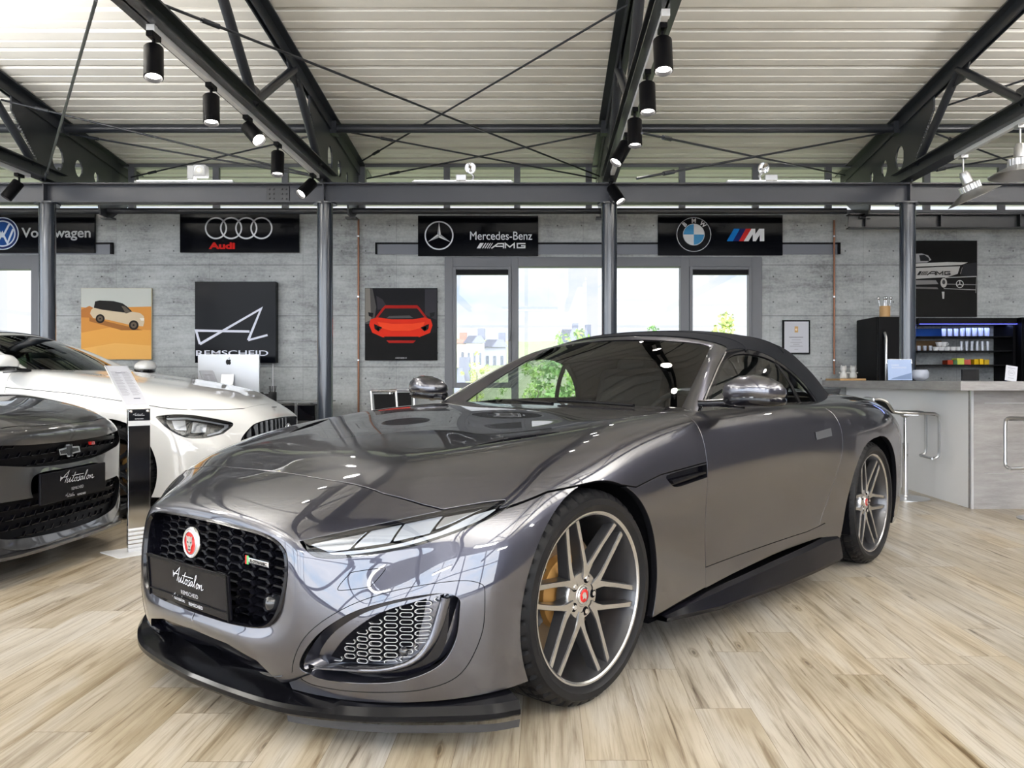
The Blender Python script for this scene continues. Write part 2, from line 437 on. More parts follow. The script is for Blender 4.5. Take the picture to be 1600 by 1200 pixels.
# windows
def rail(mb, x0, x1, z0, z1, y0, y1): mb.span((x0, y0 + (.003 if abs(x1 - x0) > abs(z1 - z0) else 0), z0), (x1, y1, z1), .004)
def xx(px): return W(px, 0, YW).x
def zz(py): return CH + (CY - py) / 138.3
wf = MB(); z_t = zz(402); y0, y1 = YW - .015, YW + .11
rail(wf, xx(695), xx(708), zs, z_t, y0, y1); rail(wf, xx(1174), xx(1190), zs, z_t, y0, y1)
rail(wf, xx(695), xx(1190), zz(417), z_t, y0, y1); rail(wf, xx(695), xx(1190), zs, zs + .08, y0, y1)
rail(wf, xx(799), xx(810), zs, z_t, y0, y1); rail(wf, xx(1063), xx(1077), zs, z_t, y0, y1); rail(wf, xx(942), xx(952), zs, z_t, y0 + .02, y1)
w1 = struct(wf.build('window_1', M['frame']))
for a, b in ((708, 799), (1077, 1174)):
    s = MB(); sw_ = .035; xa, xb = xx(a), xx(b); za, zb = zz(606), zz(417)
    if a > 1000: za = zs + .08
    rail(s, xa, xa + sw_, za, zb, YW - .03, YW + .07); rail(s, xb - sw_, xb, za, zb, YW - .03, YW + .07); rail(s, xa, xb, zb - sw_, zb, YW - .03, YW + .07); rail(s, xa, xb, za, za + .06, YW - .03, YW + .07)
    so = s.build('sash', M['frame'], w1)
    MB().span((xa + .03, YW + .0, zz(429)), (xb - .03, YW + .06, zb - .03)).build('roller_blind', M['black'], w1)
    h = MB(); hx = xb - .018 if a < 900 else xa + .018
    h.span((hx - .012, YW - .055, zz(533)), (hx + .012, YW - .03, zz(517)), .004).span((hx - .008, YW - .075, zz(531)), (hx + .008, YW - .05, zz(522)), .003); h.build('window_handle', M['frame'], w1)
pn = MB()
for a, b in ((708, 799), (810, 942), (952, 1063), (1077, 1174)): pn.span((xx(a), YW + .03, zs + .05), (xx(b), YW + .036, zz(417)))
pn.build('pane', M['pane'], w1)
wf = MB(); rail(wf, xl0, xl1, zz(421), zlh, y0, y1); rail(wf, xl1 - .09, xl1, .5, zlh, y0, y1); rail(wf, xl0, xl0 + .09, .5, zlh, y0, y1); rail(wf, xl0, xl1, .5, .58, y0, y1); rail(wf, xl0 + 1.3, xl0 + 1.38, .5, zlh, y0, y1)
w2 = struct(wf.build('window_2', M['frame']))
MB().span((xl0 + .05, YW + .03, .55), (xl1 - .05, YW + .036, zz(421))).build('pane', M['pane'], w2)

# shutter slot above the windows
M['slot'] = mat('slot_grey', (.16, .17, .20), .4)
for k, (a, b) in enumerate(((587, 1312), (-60, 178))):
    t = MB(); t.use(M['slot']).span((xx(a), YW - .012, zz(397.5)), (xx(b), YW + .01, zz(382)))
    t.use(M['black']).span((xx(a), YW - .03, zz(382)), (xx(b), YW + .01, zz(379.5))).span((xx(a), YW - .03, zz(397.5)), (xx(a) + .02, YW + .01, zz(380))).span((xx(b) - .03, YW - .03, zz(397.5)), (xx(b), YW + .01, zz(380)))
    struct(t.build('trim_%d' % (k + 1)))

# copper pipes on the wall
for px, ya, yb, lab in ((561, 343, 660, 'copper pipe running down the concrete wall left of the red sports car poster'), (1302, 345, 585, 'copper pipe running down the concrete wall between certificate and black fridge')):
    p = MB(); x = xx(px); p.cyl((x, YW - .03, zz(yb)), (x, YW - .03, zz(ya)), .011)
    o = tag(p.build('copper_pipe', M['copper']), lab, 'pipe')
    for q in (370, 464, 563):
        c = MB(); c.cyl((x, YW - .03, zz(q) - .008), (x, YW - .03, zz(q) + .008), .018); c.span((x - .006, YW - .03, zz(q) - .006), (x + .006, YW, zz(q) + .006))
        c.build('clamp', M['brushed'], o)
# ---------------------------------------------------------------- steelwork
def ibeam(mb, p, q, h, w, t=.012, up=Vector((0, 0, 1))):
    p, q = Vector(p), Vector(q); d = (q - p).normalized(); s = d.cross(up).normalized(); u = s.cross(d).normalized()
    for (a0, a1, b0, b1) in ((-w / 2, w / 2, -h / 2, -h / 2 + t), (-w / 2, w / 2, h / 2 - t, h / 2), (-t / 2, t / 2, -h / 2, h / 2)):
        c = [p + s * a + u * b for a, b in ((a0, b0), (a1, b0), (a1, b1), (a0, b1))]
        mb.prism(c, q - p)
bz0, bz1 = CH + (CY - 318) / 162.5, CH + (CY - 288) / 162.5
b = MB(); ibeam(b, (XL + .1, YB, (bz0 + bz1) / 2), (XR - .1, YB, (bz0 + bz1) / 2), bz1 - bz0, .15)
COLX = [W(p, 0, YB).x for p in (74, 508, 952, 1418)]
for x in COLX: b.span((x - .006, YB - .075, bz0), (x + .006, YB + .075, bz1))
beam = tag(b.build('steel_beam', M['beam_paint']), 'long grey steel beam running across the hall on top of the round columns', 'beam')
sp = MB(); xa, xb = W(417, 0, YB).x, W(453, 0, YB).x; sp.span((xa, YB - .018, bz0 + .02), (xb, YB - .006, bz1 - .02), .002)
for i in range(5):
    if i == 2: continue
    for j in range(3): sp.cyl((xa + .03 + i * (xb - xa - .06) / 4, YB - .03, bz0 + .045 + j * .045), (xa + .03 + i * (xb - xa - .06) / 4, YB - .018, bz0 + .045 + j * .045), .009, 6)
sp.build('splice_plate', M['steel_paint'], beam)
clab = ['round steel column at the left, in front of the banner with the round blue emblem', 'round steel column behind the grey convertible, right of the black wall panel with the A emblem', 'round steel column standing in front of the big window', 'round steel column at the bar, left of the black and white car poster']
for x, lab in zip(COLX, clab):
    c = MB(); c.lathe([(.0, 0), (.11, 0), (.11, .02), (.074, .02), (.074, bz0 - .012), (.115, bz0 - .012), (.115, bz0 - .001), (0, bz0 - .001)], 40, c=(x, YB, 0))
    tag(c.build('steel_column', M['column_paint'], auto=40), lab, 'column')
# trusses
def truss(X, lab):
    t = MB()
    top = lambda y: deck_z(y) - .012
    # top chord, two angles back to back; follows the roof
    for s_ in (-1, 1):
        t.prism([(X + s_ * .012, 9.75, top(9.75)), (X + s_ * .012, 9.75, top(9.75) - .11), (X + s_ * .024, 9.75, top(9.75) - .11), (X + s_ * .024, 9.75, top(9.75))], (0, Y0 + .1 - 9.75, top(Y0 + .1) - top(9.75)))
        t.prism([(X, 9.75, top(9.75) - .012), (X + s_ * .085, 9.75, top(9.75) - .012), (X + s_ * .085, 9.75, top(9.75)), (X, 9.75, top(9.75))], (0, Y0 + .1 - 9.75, top(Y0 + .1) - top(9.75)))
    o = tag(t.build('roof_truss', M['steel_paint']), lab, 'truss')
    c = MB(); ibeam(c, (X, 8.25, 2.995), (X, Y0 + .1, 2.995), .12, .13, .012); c.build('bottom_chord', M['steel_paint'], o)
    # gusset with round holes, built from strips around the holes
    z0, zt_ = 2.91, lambda y: deck_z(y) - .1
    g = MB(); holes = [(8.16, 3.2, .095), (8.53, 3.19, .07), (8.86, 3.18, .045)]
    ys = np.linspace(7.45, 9.62, 109); ya_ = ys[:-1]; yb_ = ys[1:]
    def lo(y): return z0 + max(0, (y - 8.25)) * .16
    for a_, b2 in zip(ya_, yb_):
        m_ = (a_ + b2) / 2; segs = [(lo, zt_)]
        hit = None
        for hy, hz, hr in holes:
            if abs(m_ - hy) < hr: hit = (hy, hz, hr)
        if m_ < 7.9:   # slanted free edge towards the hall
            zc = 3.02 + (7.9 - m_) * .95
            segs = [(lambda y, zc=zc: zc if zc < zt_(y) else zt_(y), zt_)]
        def q(f0, f1):
            g.prism([(X - .008, a_, f0(a_)), (X - .008, b2, f0(b2)), (X - .008, b2, f1(b2)), (X - .008, a_, f1(a_))], (.016, 0, 0))
        if hit:
            hy, hz, hr = hit
            cc = lambda y: math.sqrt(max(0, hr * hr - (y - hy) ** 2)) * 1.25
            q(lo, lambda y: hz - cc(y)); q(lambda y: hz + cc(y), zt_)
        else: q(*segs[0])
    g.build('gusset_plate', M['steel_paint'], o)
    nodes = [(7.78, 3.05), (7.0, None), (6.05, 3.05), (5.05, None), (3.9, 3.05), (2.7, None), (1.4, 3.05), (.1, None), (-1.3, 3.05), (-2.7, None)]
    nodes = [(y_, z_ if z_ else top(y_) - .08) for y_, z_ in nodes]
    for (ya, za), (yb, zb) in zip(nodes, nodes[1:]):
        MB().cyl((X, ya, za), (X, yb, zb), .036, 14).build('diagonal', M['steel_paint'], o)
    for y_, z_ in nodes[1:]:
        s2 = -1 if z_ > 3.1 else 1
        n_ = MB(); n_.prism([(X - .007, y_ - .22, z_ - s2 * .05), (X - .007, y_ + .22, z_ - s2 * .05), (X - .007, y_ + .09, z_ + s2 * .12), (X - .007, y_ - .09, z_ + s2 * .12)], (.014, 0, 0))
        for k in (-1, 1): n_.cyl((X - .02, y_ + .08 * k, z_ + s2 * .02), (X + .02, y_ + .08 * k, z_ + s2 * .02), .011, 6)
        n_.build('node_plate', M['steel_paint'], o)
    return o
tl = ['dark steel roof truss at the far left above the banner with the round blue emblem', 'dark steel roof truss with a track of spotlights, left of the middle', 'dark steel roof truss with spotlights above the big window', 'dark steel roof truss at the right above the bar']
for x, lab in zip(COLX, tl): truss(x, lab)
# purlin tubes and eaves tube
p = MB(); p.cyl((XL + .1, 8.2, 3.5), (XR - .1, 8.2, 3.5), .043, 20)
for x in COLX: p.span((x - .07, 8.14, 3.44), (x + .07, 8.26, 3.56))
tag(p.build('purlin_tube', M['steel_paint']), 'horizontal steel tube crossing all trusses just under the ribbed ceiling', 'tube')
p = MB(); p.cyl((XL + .1, 9.1, 2.868), (W(1322, 0, 9.1).x, 9.1, 2.868), .034, 16)
tag(p.build('eaves_tube', M['steel_paint']), 'dark steel tube running just above the brand banners below the strip window', 'tube')
p = MB(); ibeam(p, (W(1325, 0, 9.1).x, 9.1, 2.755), (XR - .1, 9.1, 2.755), .155, .12)
for px in (1350, 1467, 1590): x = W(px, 0, 9.1).x; p.span((x - .005, 9.04, 2.68), (x + .005, 9.16, 2.83))
tag(p.build('wall_beam', M['steel_paint']), 'short dark steel beam at the right above the bar, along the wall top', 'beam')
# brackets where the trusses meet the wall
for x, lab in zip(COLX, ('left of the four rings banner', 'left of the star banner', 'above the big window', 'above the bar')):
    p = MB(); p.prism([(x - .01, 9.62, 3.05), (x - .01, 8.9, 2.95), (x - .01, 8.95, 2.80), (x - .01, 9.15, 2.79)], (.02, 0, 0)); p.span((x - .06, 9.05, 2.78), (x + .06, 9.17, 2.80))
    tag(p.build('eaves_bracket', M['steel_paint']), 'dark steel bracket under the strip window ' + lab, 'bracket')
# tie rods, given by where they meet the truss planes
def on_truss(X, px, py):
    Y = F * X / (px - CX) if X is not None else 0
    if (px, py) in FIXED: Y = FIXED[(px, py)]; X = (px - CX) * Y / F
    return (X, Y, CH + (CY - py) * Y / F)
XA, XB, XC, XD = COLX; XE = XD + 2.87
FIXED = {(563, 253): 9.2, (548, 207): 8.25, (934, 208): 8.25, (1918, 20): 6.04, (573, 279): 9.25, (932, 279): 9.3, (1320, 274): 9.3, (205, 277): 9.3, (1650, 279): 8.85, (1680, 226): 8.9}
rods = [((XB, 563, 253), (XC, 985, 5), 'tie rod rising from lower left to upper right in the middle bay'),
        ((XB, 241, 2), (XC, 938, 276), 'long tie rod falling across the middle bay towards the middle column'),
        ((XB, 548, 207), (XC, 932, 279), 'thin tie rod falling below the purlin tube in the middle bay'),
        ((XB, 573, 279), (XC, 934, 208), 'thin tie rod rising below the purlin tube in the middle bay'),
        ((XA, 2, 156), (XB, 482, 272), 'tie rod falling across the left bay over the black and white banners'),
        ((XA, 100, 208), (XB, 488, 275), 'thin tie rod falling below the purlin tube in the left bay'),
        ((XA, 205, 277), (XB, 505, 208), 'thin tie rod rising below the purlin tube in the left bay'),
        ((XA, 70, 282), (XB, 150, 0), 'steep tie rod at the upper left beside the first spotlight'),
        ((XC, 1003, 208), (XD, 1320, 274), 'thin tie rod falling in the right bay above the tricolour banner'),
        ((XC, 995, 279), (XD, 1395, 205), 'thin tie rod rising in the right bay above the tricolour banner'),
        ((XD, 1470, 168), (XE, 1918, 20), 'tie rod rising at the right edge beyond the last truss'),
        ((XD, 1455, 206), (XE, 1650, 279), 'tie rod falling at the right edge behind the pendant lamp'),
        ((XD, 1430, 272), (XE, 1680, 226), 'tie rod nearly level at the right edge behind the pendant lamp')]
for a, b_, lab in rods:
    r = MB(); pa, pb = Vector(on_truss(*a)), Vector(on_truss(*b_)); r.cyl(pa, pb, .009, 8)
    d = (pb - pa).normalized(); r.cyl(pa + d * .3, pa + d * .42, .016, 8)
    tag(r.build('tie_rod', M['steel_paint']), lab, 'rod', 'roof bracing rods')

# ---------------------------------------------------------------- lamps
def spot_light(loc, rot, power, size=math.radians(55), col=(1, .93, .84), rad=.03, parent=None):
    d = bpy.data.lights.new('spot_beam', 'SPOT'); d.energy = power; d.spot_size = size; d.spot_blend = .6; d.color = col; d.shadow_soft_size = rad
    o = bpy.data.objects.new('spot_beam', d); link(o, parent); o.location = loc; o.rotation_euler = rot; return o
def make_spot():
    root = bpy.data.objects.new('track_spotlight', None); link(root)
    a = MB(); a.span((-.02, -.05, -.03), (.02, .05, .0), .003).cyl((0, 0, -.03), (0, 0, -.085), .009, 10); a.build('adapter', M['black'], root)
    h = MB(); h.lathe([(.0, .0), (.045, .0), (.05, -.006), (.05, -.185), (.045, -.19), (.043, -.165)], 28)
    hd = h.build('lamp_head', M['black'], root, auto=40); hd.location = (0, 0, -.075)
    MB().lathe([(.043, -.166), (0, -.166)], 28).build('lamp_lens', M['lamp_glow'], hd)
    return root, hd
base, _ = make_spot()
ZT = 2.900
def place_spot(i, X, px, tilt, lab, on=True):
    Y = F * X / (px - CX); o = base if i == 0 else copy_tree(base)
    o.location = (X, Y, ZT); tag(o, lab, 'spotlight', 'track spotlights under the trusses')
    hd = [c for c in o.children if c.name.startswith('lamp_head')][0]; hd.rotation_euler = tilt
    l = spot_light((0, 0, -.2), (0, 0, 0), 22, rad=.06, parent=hd)
    return o
sp_list = [(XB, 240, (-.25, -.12, 0), 'black track spotlight nearest the camera on the left truss, glowing'), (XB, 330, (-.22, -.1, 0), 'second black track spotlight down the left truss, glowing'),
           (XB, 387, (-.5, -.75, 0), 'third spotlight down the left truss, tilted to the lower left'), (XB, 434, (-.2, -.05, 0), 'fourth spotlight down the left truss, pointing at the floor'), (XB, 489, (-.6, .55, 0), 'last small spotlight of the left truss, tilted left in front of the steel beam'),
           (XC, 1035, (-.25, 0, 0), 'large black spotlight nearest the camera on the middle truss'), (XC, 1011, (-.2, 0, 0), 'second black spotlight down the middle truss'), (XC, 991.5, (-.15, 0, 0), 'third black spotlight down the middle truss'),
           (XC, 978.5, (-.3, .5, 0), 'fourth spotlight of the middle truss, tilted to the lower left'), (XC, 955, (-.4, -.5, 0), 'last small spotlight of the middle truss, tilted right in front of the steel beam'),
           (XA, 30, (-.3, .5, 0), 'black spotlight at the far left edge in front of the steel beam')]
for i, (X, px, tilt, lab) in enumerate(sp_list): place_spot(i, X, px, tilt, lab)
for X, pa, pb, lab in ((XB, 236, 496, 'white lighting track under the left truss'), (XC, 1040, 957, 'white lighting track under the middle truss'), (XA, -330, 45, 'white lighting track under the far left truss'), (XD, 1700, 1494, 'white lighting track under the right truss')):
    ya, yb = F * X / (pa - CX), F * X / (pb - CX)
    t = MB(); t.span((X - .018, ya, ZT), (X + .018, yb, ZT + .034)).span((X - .022, ya - .01, ZT - .002), (X + .022, ya + .03, ZT + .036))
    tag(t.build('light_track', M['white']), lab, 'lighting track')
# led battens and floodlights on top of the beam
for k, (a, b_, fx, kind, lab) in enumerate(((214, 368, 314, 'sq', 'left'), (645, 802, 736, 'rd', 'middle'), (1133, 1297, 1190, 'rd', 'right'))):
    xa, xb = W(a, 0, YB).x, W(b_, 0, YB).x; t = MB(); t.span((xa, YB - .06, bz1), (xb, YB + .0, bz1 + .022), .004)
    bo_ = t.build('led_batten', M['white']); MB().span((xa + .02, YB - .05, bz1 + .022), (xb - .02, YB - .01, bz1 + .028)).build('diffuser', M['tube_glow'], bo_); tag(bo_, 'slim white batten lamp lying on the steel beam, %s one of three' % lab, 'lamp')
    x = W(fx, 0, YB).x; z = bz1 + .022
    r = empty('flood_light', (x, YB - .03, z), 0, 'small %s floodlight standing on the %s batten on the steel beam' % ('square white' if kind == 'sq' else 'round silver', lab), 'floodlight')
    if kind == 'sq':
        h = MB(); h.span((-.10, -.05, .01), (-.04, .04, .14), .006).span((-.03, -.09, .03), (.09, .01, .14), .012); h.build('lamp_housing', M['white'], r)
        MB().lathe([(.048, -.092), (.03, -.088), (.0, -.086)], 24, 'y', (.03, 0, .085)).build('reflector', M['alu'], r)
        MB().cyl((.03, -.10, .085), (.03, -.093, .085), .014, 14).build('led_chip', mat('led_chip', (1, .9, .4), emit=(1, .95, .6), estr=3), r)
    else:
        s_ = 1 if lab == 'right' else -1
        h = MB(); h.span((s_ * .03 - .01, -.03, 0), (s_ * .14, .04, .06), .006).tube([(-s_ * .01, 0, .0), (-s_ * .03, 0, .05), (0, 0, .08)], .012, 10).lathe([(0, .03), (.03, .03), (.05, -.02), (.056, -.05), (.052, -.052)], 28, 'y', (0, 0, .115)); h.build('lamp_housing', M['alu'], r)
        MB().lathe([(.052, -.051), (.03, -.02), (0, -.005)], 28, 'y', (0, 0, .115)).build('reflector', M['chrome'], r)
# pendant high bay lamps at the right
def pendant(px, tilt, lab, dz=0.0):
    Y = F * XD / (px - CX); r = empty('pendant_lamp', (XD, Y, ZT), 0, lab, 'pendant lamp', 'high bay pendants')
    a = MB(); a.span((-.03, -.03, -.03), (.03, .03, 0), .004).cyl((0, 0, -.03), (0, 0, -.14), .008, 8); a.build('hanger', M['brushed'], r)
    R_ = Euler(tilt).to_matrix()
    c = Vector((0, 0, -.14))
    h = MB(); h.lathe([(0, 0), (.03, 0), (.042, -.03), (.045, -.10), (.075, -.115), (.075, -.165), (.0, -.166)], 30, rot=R_, c=c)
    for k in range(16):
        an = 2 * PI * k / 16; p = R_ @ Vector((.078 * math.cos(an), .078 * math.sin(an), -.14)); h.box(p + c, (.012, .012, .05), R_)
    h.build('lamp_body', M['alu'], r, auto=35)
    MB().lathe([(.07, -.16), (.10, -.175), (.215, -.232), (.213, -.236), (.10, -.181), (.07, -.168)], 48, rot=R_, c=c).build('shade', M['brushed'], r, auto=40)
    MB().lathe([(.068, -.172), (0, -.174)], 30, rot=R_, c=c).build('bulb_glass', M['lamp_glow'], r)
pendant(1505, (.0, -.42, 0), 'tilted silver disc pendant lamp at the right above the bar')
pendant(1594, (.0, 0, 0), 'silver disc pendant lamp cut by the right edge of the picture')
# hall lamps out of view: tube fittings hung from the roof; upward light added to brighten the ceiling
def area_in(parent, loc, up, w, sx, sy):
    d = bpy.data.lights.new('tube_and_fill_light', 'AREA'); d.shape = 'RECTANGLE'; d.size = sx; d.size_y = sy; d.energy = w; d.color = (1, .985, .96)
    o = bpy.data.objects.new('tube_and_fill_light', d); link(o, parent); o.location = loc; o.rotation_euler = (PI if up else 0, 0, 0)
for k, (x, y, z) in enumerate([(-5.2, 4.4, 2.9), (-7.6, 1.2, 2.9), (-.4, -3.6, 2.9), (1.9, -1.4, 2.9), (6.6, .4, 2.9), (-4.5, -2.8, 2.9), (4.6, -2.8, 2.9), (6.4, 4.0, 2.9)]):
    t = MB(); t.span((x - .75, y - .18, z), (x + .75, y + .18, z + .06), .01); t.cyl((x - .5, y, z + .06), (x - .5, y, deck_z(y) - .01), .006, 6).cyl((x + .5, y, z + .06), (x + .5, y, deck_z(y) - .01), .006, 6)
    o = tag(t.build('tube_lamp', M['white']), 'long white tube lamp hanging from the ribbed ceiling', 'lamp', 'tube lamps over the hall')
    MB().span((x - .73, y - .16, z - .015), (x + .73, y + .16, z)).build('diffuser', M['tube_glow'], o); MB().span((x - .73, y - .16, z + .06), (x + .73, y + .16, z + .068)).build('added_uplight', M['tube_glow'], o)
    area_in(o, (x, y, z - .02), False, 25, 1.4, .3); area_in(o, (x, y, z + .075), True, 350, 1.4, .3)
# ---------------------------------------------------------------- smooth surfaces for car bodies
class Net:
    """uniform cubic B-spline surface through a grid of control points (rings x rows x 3); sym: last row lies on the centre plane y=0"""
    def __init__(s, pts, sym=True, fit=3, symv0=False):
        P = np.array(pts, float); s.sym = sym; s.symv0 = symv0; s.nu, s.nv = P.shape[:2]; s.C = P.copy()
        uu, vv = np.meshgrid(np.arange(s.nu), np.arange(s.nv), indexing='ij')
        for _ in range(fit):
            s.ext(); d = P - s(uu.ravel(), vv.ravel()).reshape(P.shape); s.C += d * .9
        s.ext()
    def ext(s):
        C = s.C
        a = 2 * C[:1] - C[1:2]; b = 2 * C[-1:] - C[-2:-1]; E = np.concatenate([a, C, b, b + (C[-1:] - C[-2:-1])], 0)
        l = 2 * E[:, :1] - E[:, 1:2]
        if s.symv0: l = l.copy(); l[:s.symv0 + 2] = E[:s.symv0 + 2, 1:2] * np.array([1, -1, 1])
        if s.sym: r = E[:, -2:-1] * np.array([1, -1, 1]); r2 = E[:, -3:-2] * np.array([1, -1, 1])
        else: r = 2 * E[:, -1:] - E[:, -2:-1]; r2 = r
        s.E = np.concatenate([l, E, r, r2], 1)
    def __call__(s, u, v):
        u = np.clip(np.asarray(u, float), 0, s.nu - 1); v = np.clip(np.asarray(v, float), 0, s.nv - 1)
        i = np.minimum(u.astype(int), s.nu - 2); j = np.minimum(v.astype(int), s.nv - 2); a = u - i; b = v - j
        def w(t): return np.stack([(1 - t) ** 3, 3 * t ** 3 - 6 * t ** 2 + 4, -3 * t ** 3 + 3 * t ** 2 + 3 * t + 1, t ** 3], -1) / 6
        wa, wb = w(a), w(b); out = 0
        for k in range(4):
            for m in range(4):
                out = out + (wa[:, k] * wb[:, m])[:, None] * s.E[i + k, j + m]
        if s.sym: out[:, 1] = np.where(v > s.nv - 1 - 1e-9, 0, out[:, 1])
        return out
    def normal(s, u, v, e=1e-3):
        du = s(u + e, v) - s(u - e, v); dv = s(u, v + e) - s(u, v - e)
        n = np.cross(dv, du); L = np.linalg.norm(n, axis=1); L[L < 1e-12] = 1
        return n / L[:, None]

def poly_in(poly, q):
    """signed distance to a closed polygon, positive inside"""
    A = np.array(poly, float); B = np.roll(A, -1, 0); d = np.full(len(q), 1e9); ins = np.zeros(len(q), bool)
    for a, b in zip(A, B):
        ab = b - a; L = ab @ ab
        if L < 1e-14: continue
        t = np.clip(((q - a) @ ab) / L, 0, 1); r = q - a - t[:, None] * ab; d = np.minimum(d, np.hypot(r[:, 0], r[:, 1]))
        c = (a[1] > q[:, 1]) != (b[1] > q[:, 1])
        with np.errstate(divide='ignore', invalid='ignore'):
            ins ^= c & (q[:, 0] < (b[0] - a[0]) * (q[:, 1] - a[1]) / (b[1] - a[1] if b[1] != a[1] else 1e-12) + a[0])
    return np.where(ins, d, -d)

def panel_mesh(S, fields, nu, nv, ur=None, vr=None, mirror=True, rim=.025, off=0.0, bevel=.0014, flip=False):
    """piece of surface S where every field(P) > 0; returns verts, faces, normals, smooth flags"""
    ur = ur or (0, S.nu - 1); vr = vr or (0, S.nv - 1)
    U, V = np.meshgrid(np.linspace(*ur, nu + 1), np.linspace(*vr, nv + 1), indexing='ij'); U = U.ravel(); V = V.ravel()
    ids = np.arange((nu + 1) * (nv + 1)).reshape(nu + 1, nv + 1)
    faces = np.stack([ids[:-1, :-1], ids[:-1, 1:], ids[1:, 1:], ids[1:, :-1]], -1).reshape(-1, 4).tolist()
    for g in fields:
        P = S(U, V); val = g(P); pos = val >= 0
        keep = []; mixed = []
        for f in faces:
            s = sum(pos[i] for i in f)
            if s == len(f): keep.append(f)
            elif s: mixed.append(f)
        edges = {}
        for f in mixed:
            for a, b in zip(f, f[1:] + f[:1]):
                if pos[a] != pos[b]: edges.setdefault((min(a, b), max(a, b)), len(edges))
        if edges:
            E = np.array(list(edges.keys())); lo = np.where(pos[E[:, 0]], E[:, 0], E[:, 1]); hi = np.where(pos[E[:, 0]], E[:, 1], E[:, 0])
            t0 = np.zeros(len(E)); t1 = np.ones(len(E)); v0 = val[lo]; v1 = val[hi]
            for _ in range(7):
                t = (t0 + t1) / 2 if _ < 5 else t0 + (t1 - t0) * v0 / (v0 - v1)
                vm = g(S(U[lo] + (U[hi] - U[lo]) * t, V[lo] + (V[hi] - V[lo]) * t))
                m = vm >= 0; t0 = np.where(m, t, t0); v0 = np.where(m, vm, v0); t1 = np.where(m, t1, t); v1 = np.where(m, v1, vm)
            t = t0 + (t1 - t0) * v0 / np.maximum(v0 - v1, 1e-12)
            base = len(U); U = np.concatenate([U, U[lo] + (U[hi] - U[lo]) * t]); V = np.concatenate([V, V[lo] + (V[hi] - V[lo]) * t])
            for f in mixed:
                o = []
                for a, b in zip(f, f[1:] + f[:1]):
                    if pos[a]: o.append(a)
                    if pos[a] != pos[b]: o.append(base + edges[(min(a, b), max(a, b))])
                if len(o) > 2: keep.append(o)
        faces = keep
    if not faces: return [], [], [], []
    used = sorted({i for f in faces for i in f}); mp = {a: k for k, a in enumerate(used)}
    u, v = U[used], V[used]; P = S(u, v); N = S.normal(u, v); 
    if flip: N = -N
    P = P + N * off
    faces = [[mp[i] for i in f] for f in faces]
    # merge coincident corners
    key = {}; mm = []
    for k, p in enumerate(np.round(P, 6).tolist()):
        mm.append(key.setdefault(tuple(p), k))
    faces2 = []
    for f in faces:
        f = [mm[i] for i in f]; f = [a for a, b in zip(f, f[1:] + f[:1]) if a != b]
        if len(set(f)) > 2: faces2.append(f)
    faces = faces2
    if flip: faces = [f[::-1] for f in faces]
    if mirror:
        n = len(P); on = np.abs(P[:, 1]) < 1e-5; P[on, 1] = 0; N[on, 1] = 0
        Q = P * np.array([1, -1, 1]); NQ = N * np.array([1, -1, 1])
        r = lambda i: i if on[i] else i + n
        faces = faces + [[r(i) for i in f][::-1] for f in faces]
        P = np.concatenate([P, Q]); N = np.concatenate([N, NQ])
    sm = [True] * len(faces)
    verts = P.tolist(); norms = N.tolist()
    if rim:
        cnt = {}
        for f in faces:
            for a, b in zip(f, f[1:] + f[:1]): cnt[(a, b)] = cnt.get((a, b), 0) + 1
        bd = [(a, b) for a, b in cnt if (b, a) not in cnt]
        T = {}
        for a, b in bd:
            e = P[b] - P[a]; t = np.cross(e, (N[a] + N[b]) / 2); L = np.linalg.norm(t)
            if L > 1e-9:
                t = t / L
                for i in (a, b): T[i] = T.get(i, 0) + t
        m1 = {}; m2 = {}
        for i, t in T.items():
            t = t / max(np.linalg.norm(t), 1e-9)
            nn = N[i] * .6 + t * .8
            m1[i] = len(verts); verts.append((P[i] + t * bevel * .7 - N[i] * bevel).tolist()); norms.append(nn.tolist())
            m2[i] = len(verts); verts.append((P[i] + t * bevel * .7 - N[i] * rim).tolist()); norms.append(t.tolist())
        for a, b in bd:
            if a in m1 and b in m1:
                faces.append([b, a, m1[a], m1[b]]); sm.append(True)
                faces.append([m1[b], m1[a], m2[a], m2[b]]); sm.append(2)
    return verts, faces, norms, sm

def surf_obj(name, parts, m, parent=None):
    """links panel meshes as one object with the surface's own normals"""
    V = []; Fc = []; N = []; Sm = []
    for v, f, n, s in parts:
        o = len(V); V += v; N += n; Fc += [[i + o for i in q] for q in f]; Sm += s
    me = bpy.data.meshes.new(name); me.from_pydata(V, [], Fc); me.materials.append(m); me.materials.append(M['liner'])
    me.polygons.foreach_set('use_smooth', [bool(x) for x in Sm]); me.polygons.foreach_set('material_index', [1 if x == 2 else 0 for x in Sm])  # inner panel edges coloured black: painted shade in the gaps
    if len(V): me.normals_split_custom_set_from_vertices([Vector(x).normalized() if Vector(x).length > 1e-9 else Vector((0, 0, 1)) for x in N])
    me.update()
    return link(bpy.data.objects.new(name, me), parent)
def gx(c, s=1): return lambda P: s * (P[:, 0] - c)
def gz(c, s=1): return lambda P: s * (P[:, 2] - c)
def below(xs, zs, gap=.002): return lambda P: np.interp(P[:, 0], xs, zs) - P[:, 2] - gap
def above(xs, zs, gap=.002): return lambda P: P[:, 2] - np.interp(P[:, 0], xs, zs) - gap
def side_in(poly, gap=0.0): return lambda P: poly_in(poly, P[:, [0, 2]]) - gap
def side_out(poly, gap=0.0, xmin=None): return lambda P: -poly_in(poly, P[:, [0, 2]]) - gap
def front_in(poly, gap=0.0, xmax=0): return lambda P: np.where(P[:, 0] < xmax, poly_in(poly, P[:, [1, 2]]) - gap, -1)
def front_out(poly, gap=0.0, xmax=0): return lambda P: np.where(P[:, 0] < xmax, -poly_in(poly, P[:, [1, 2]]) - gap, 1)
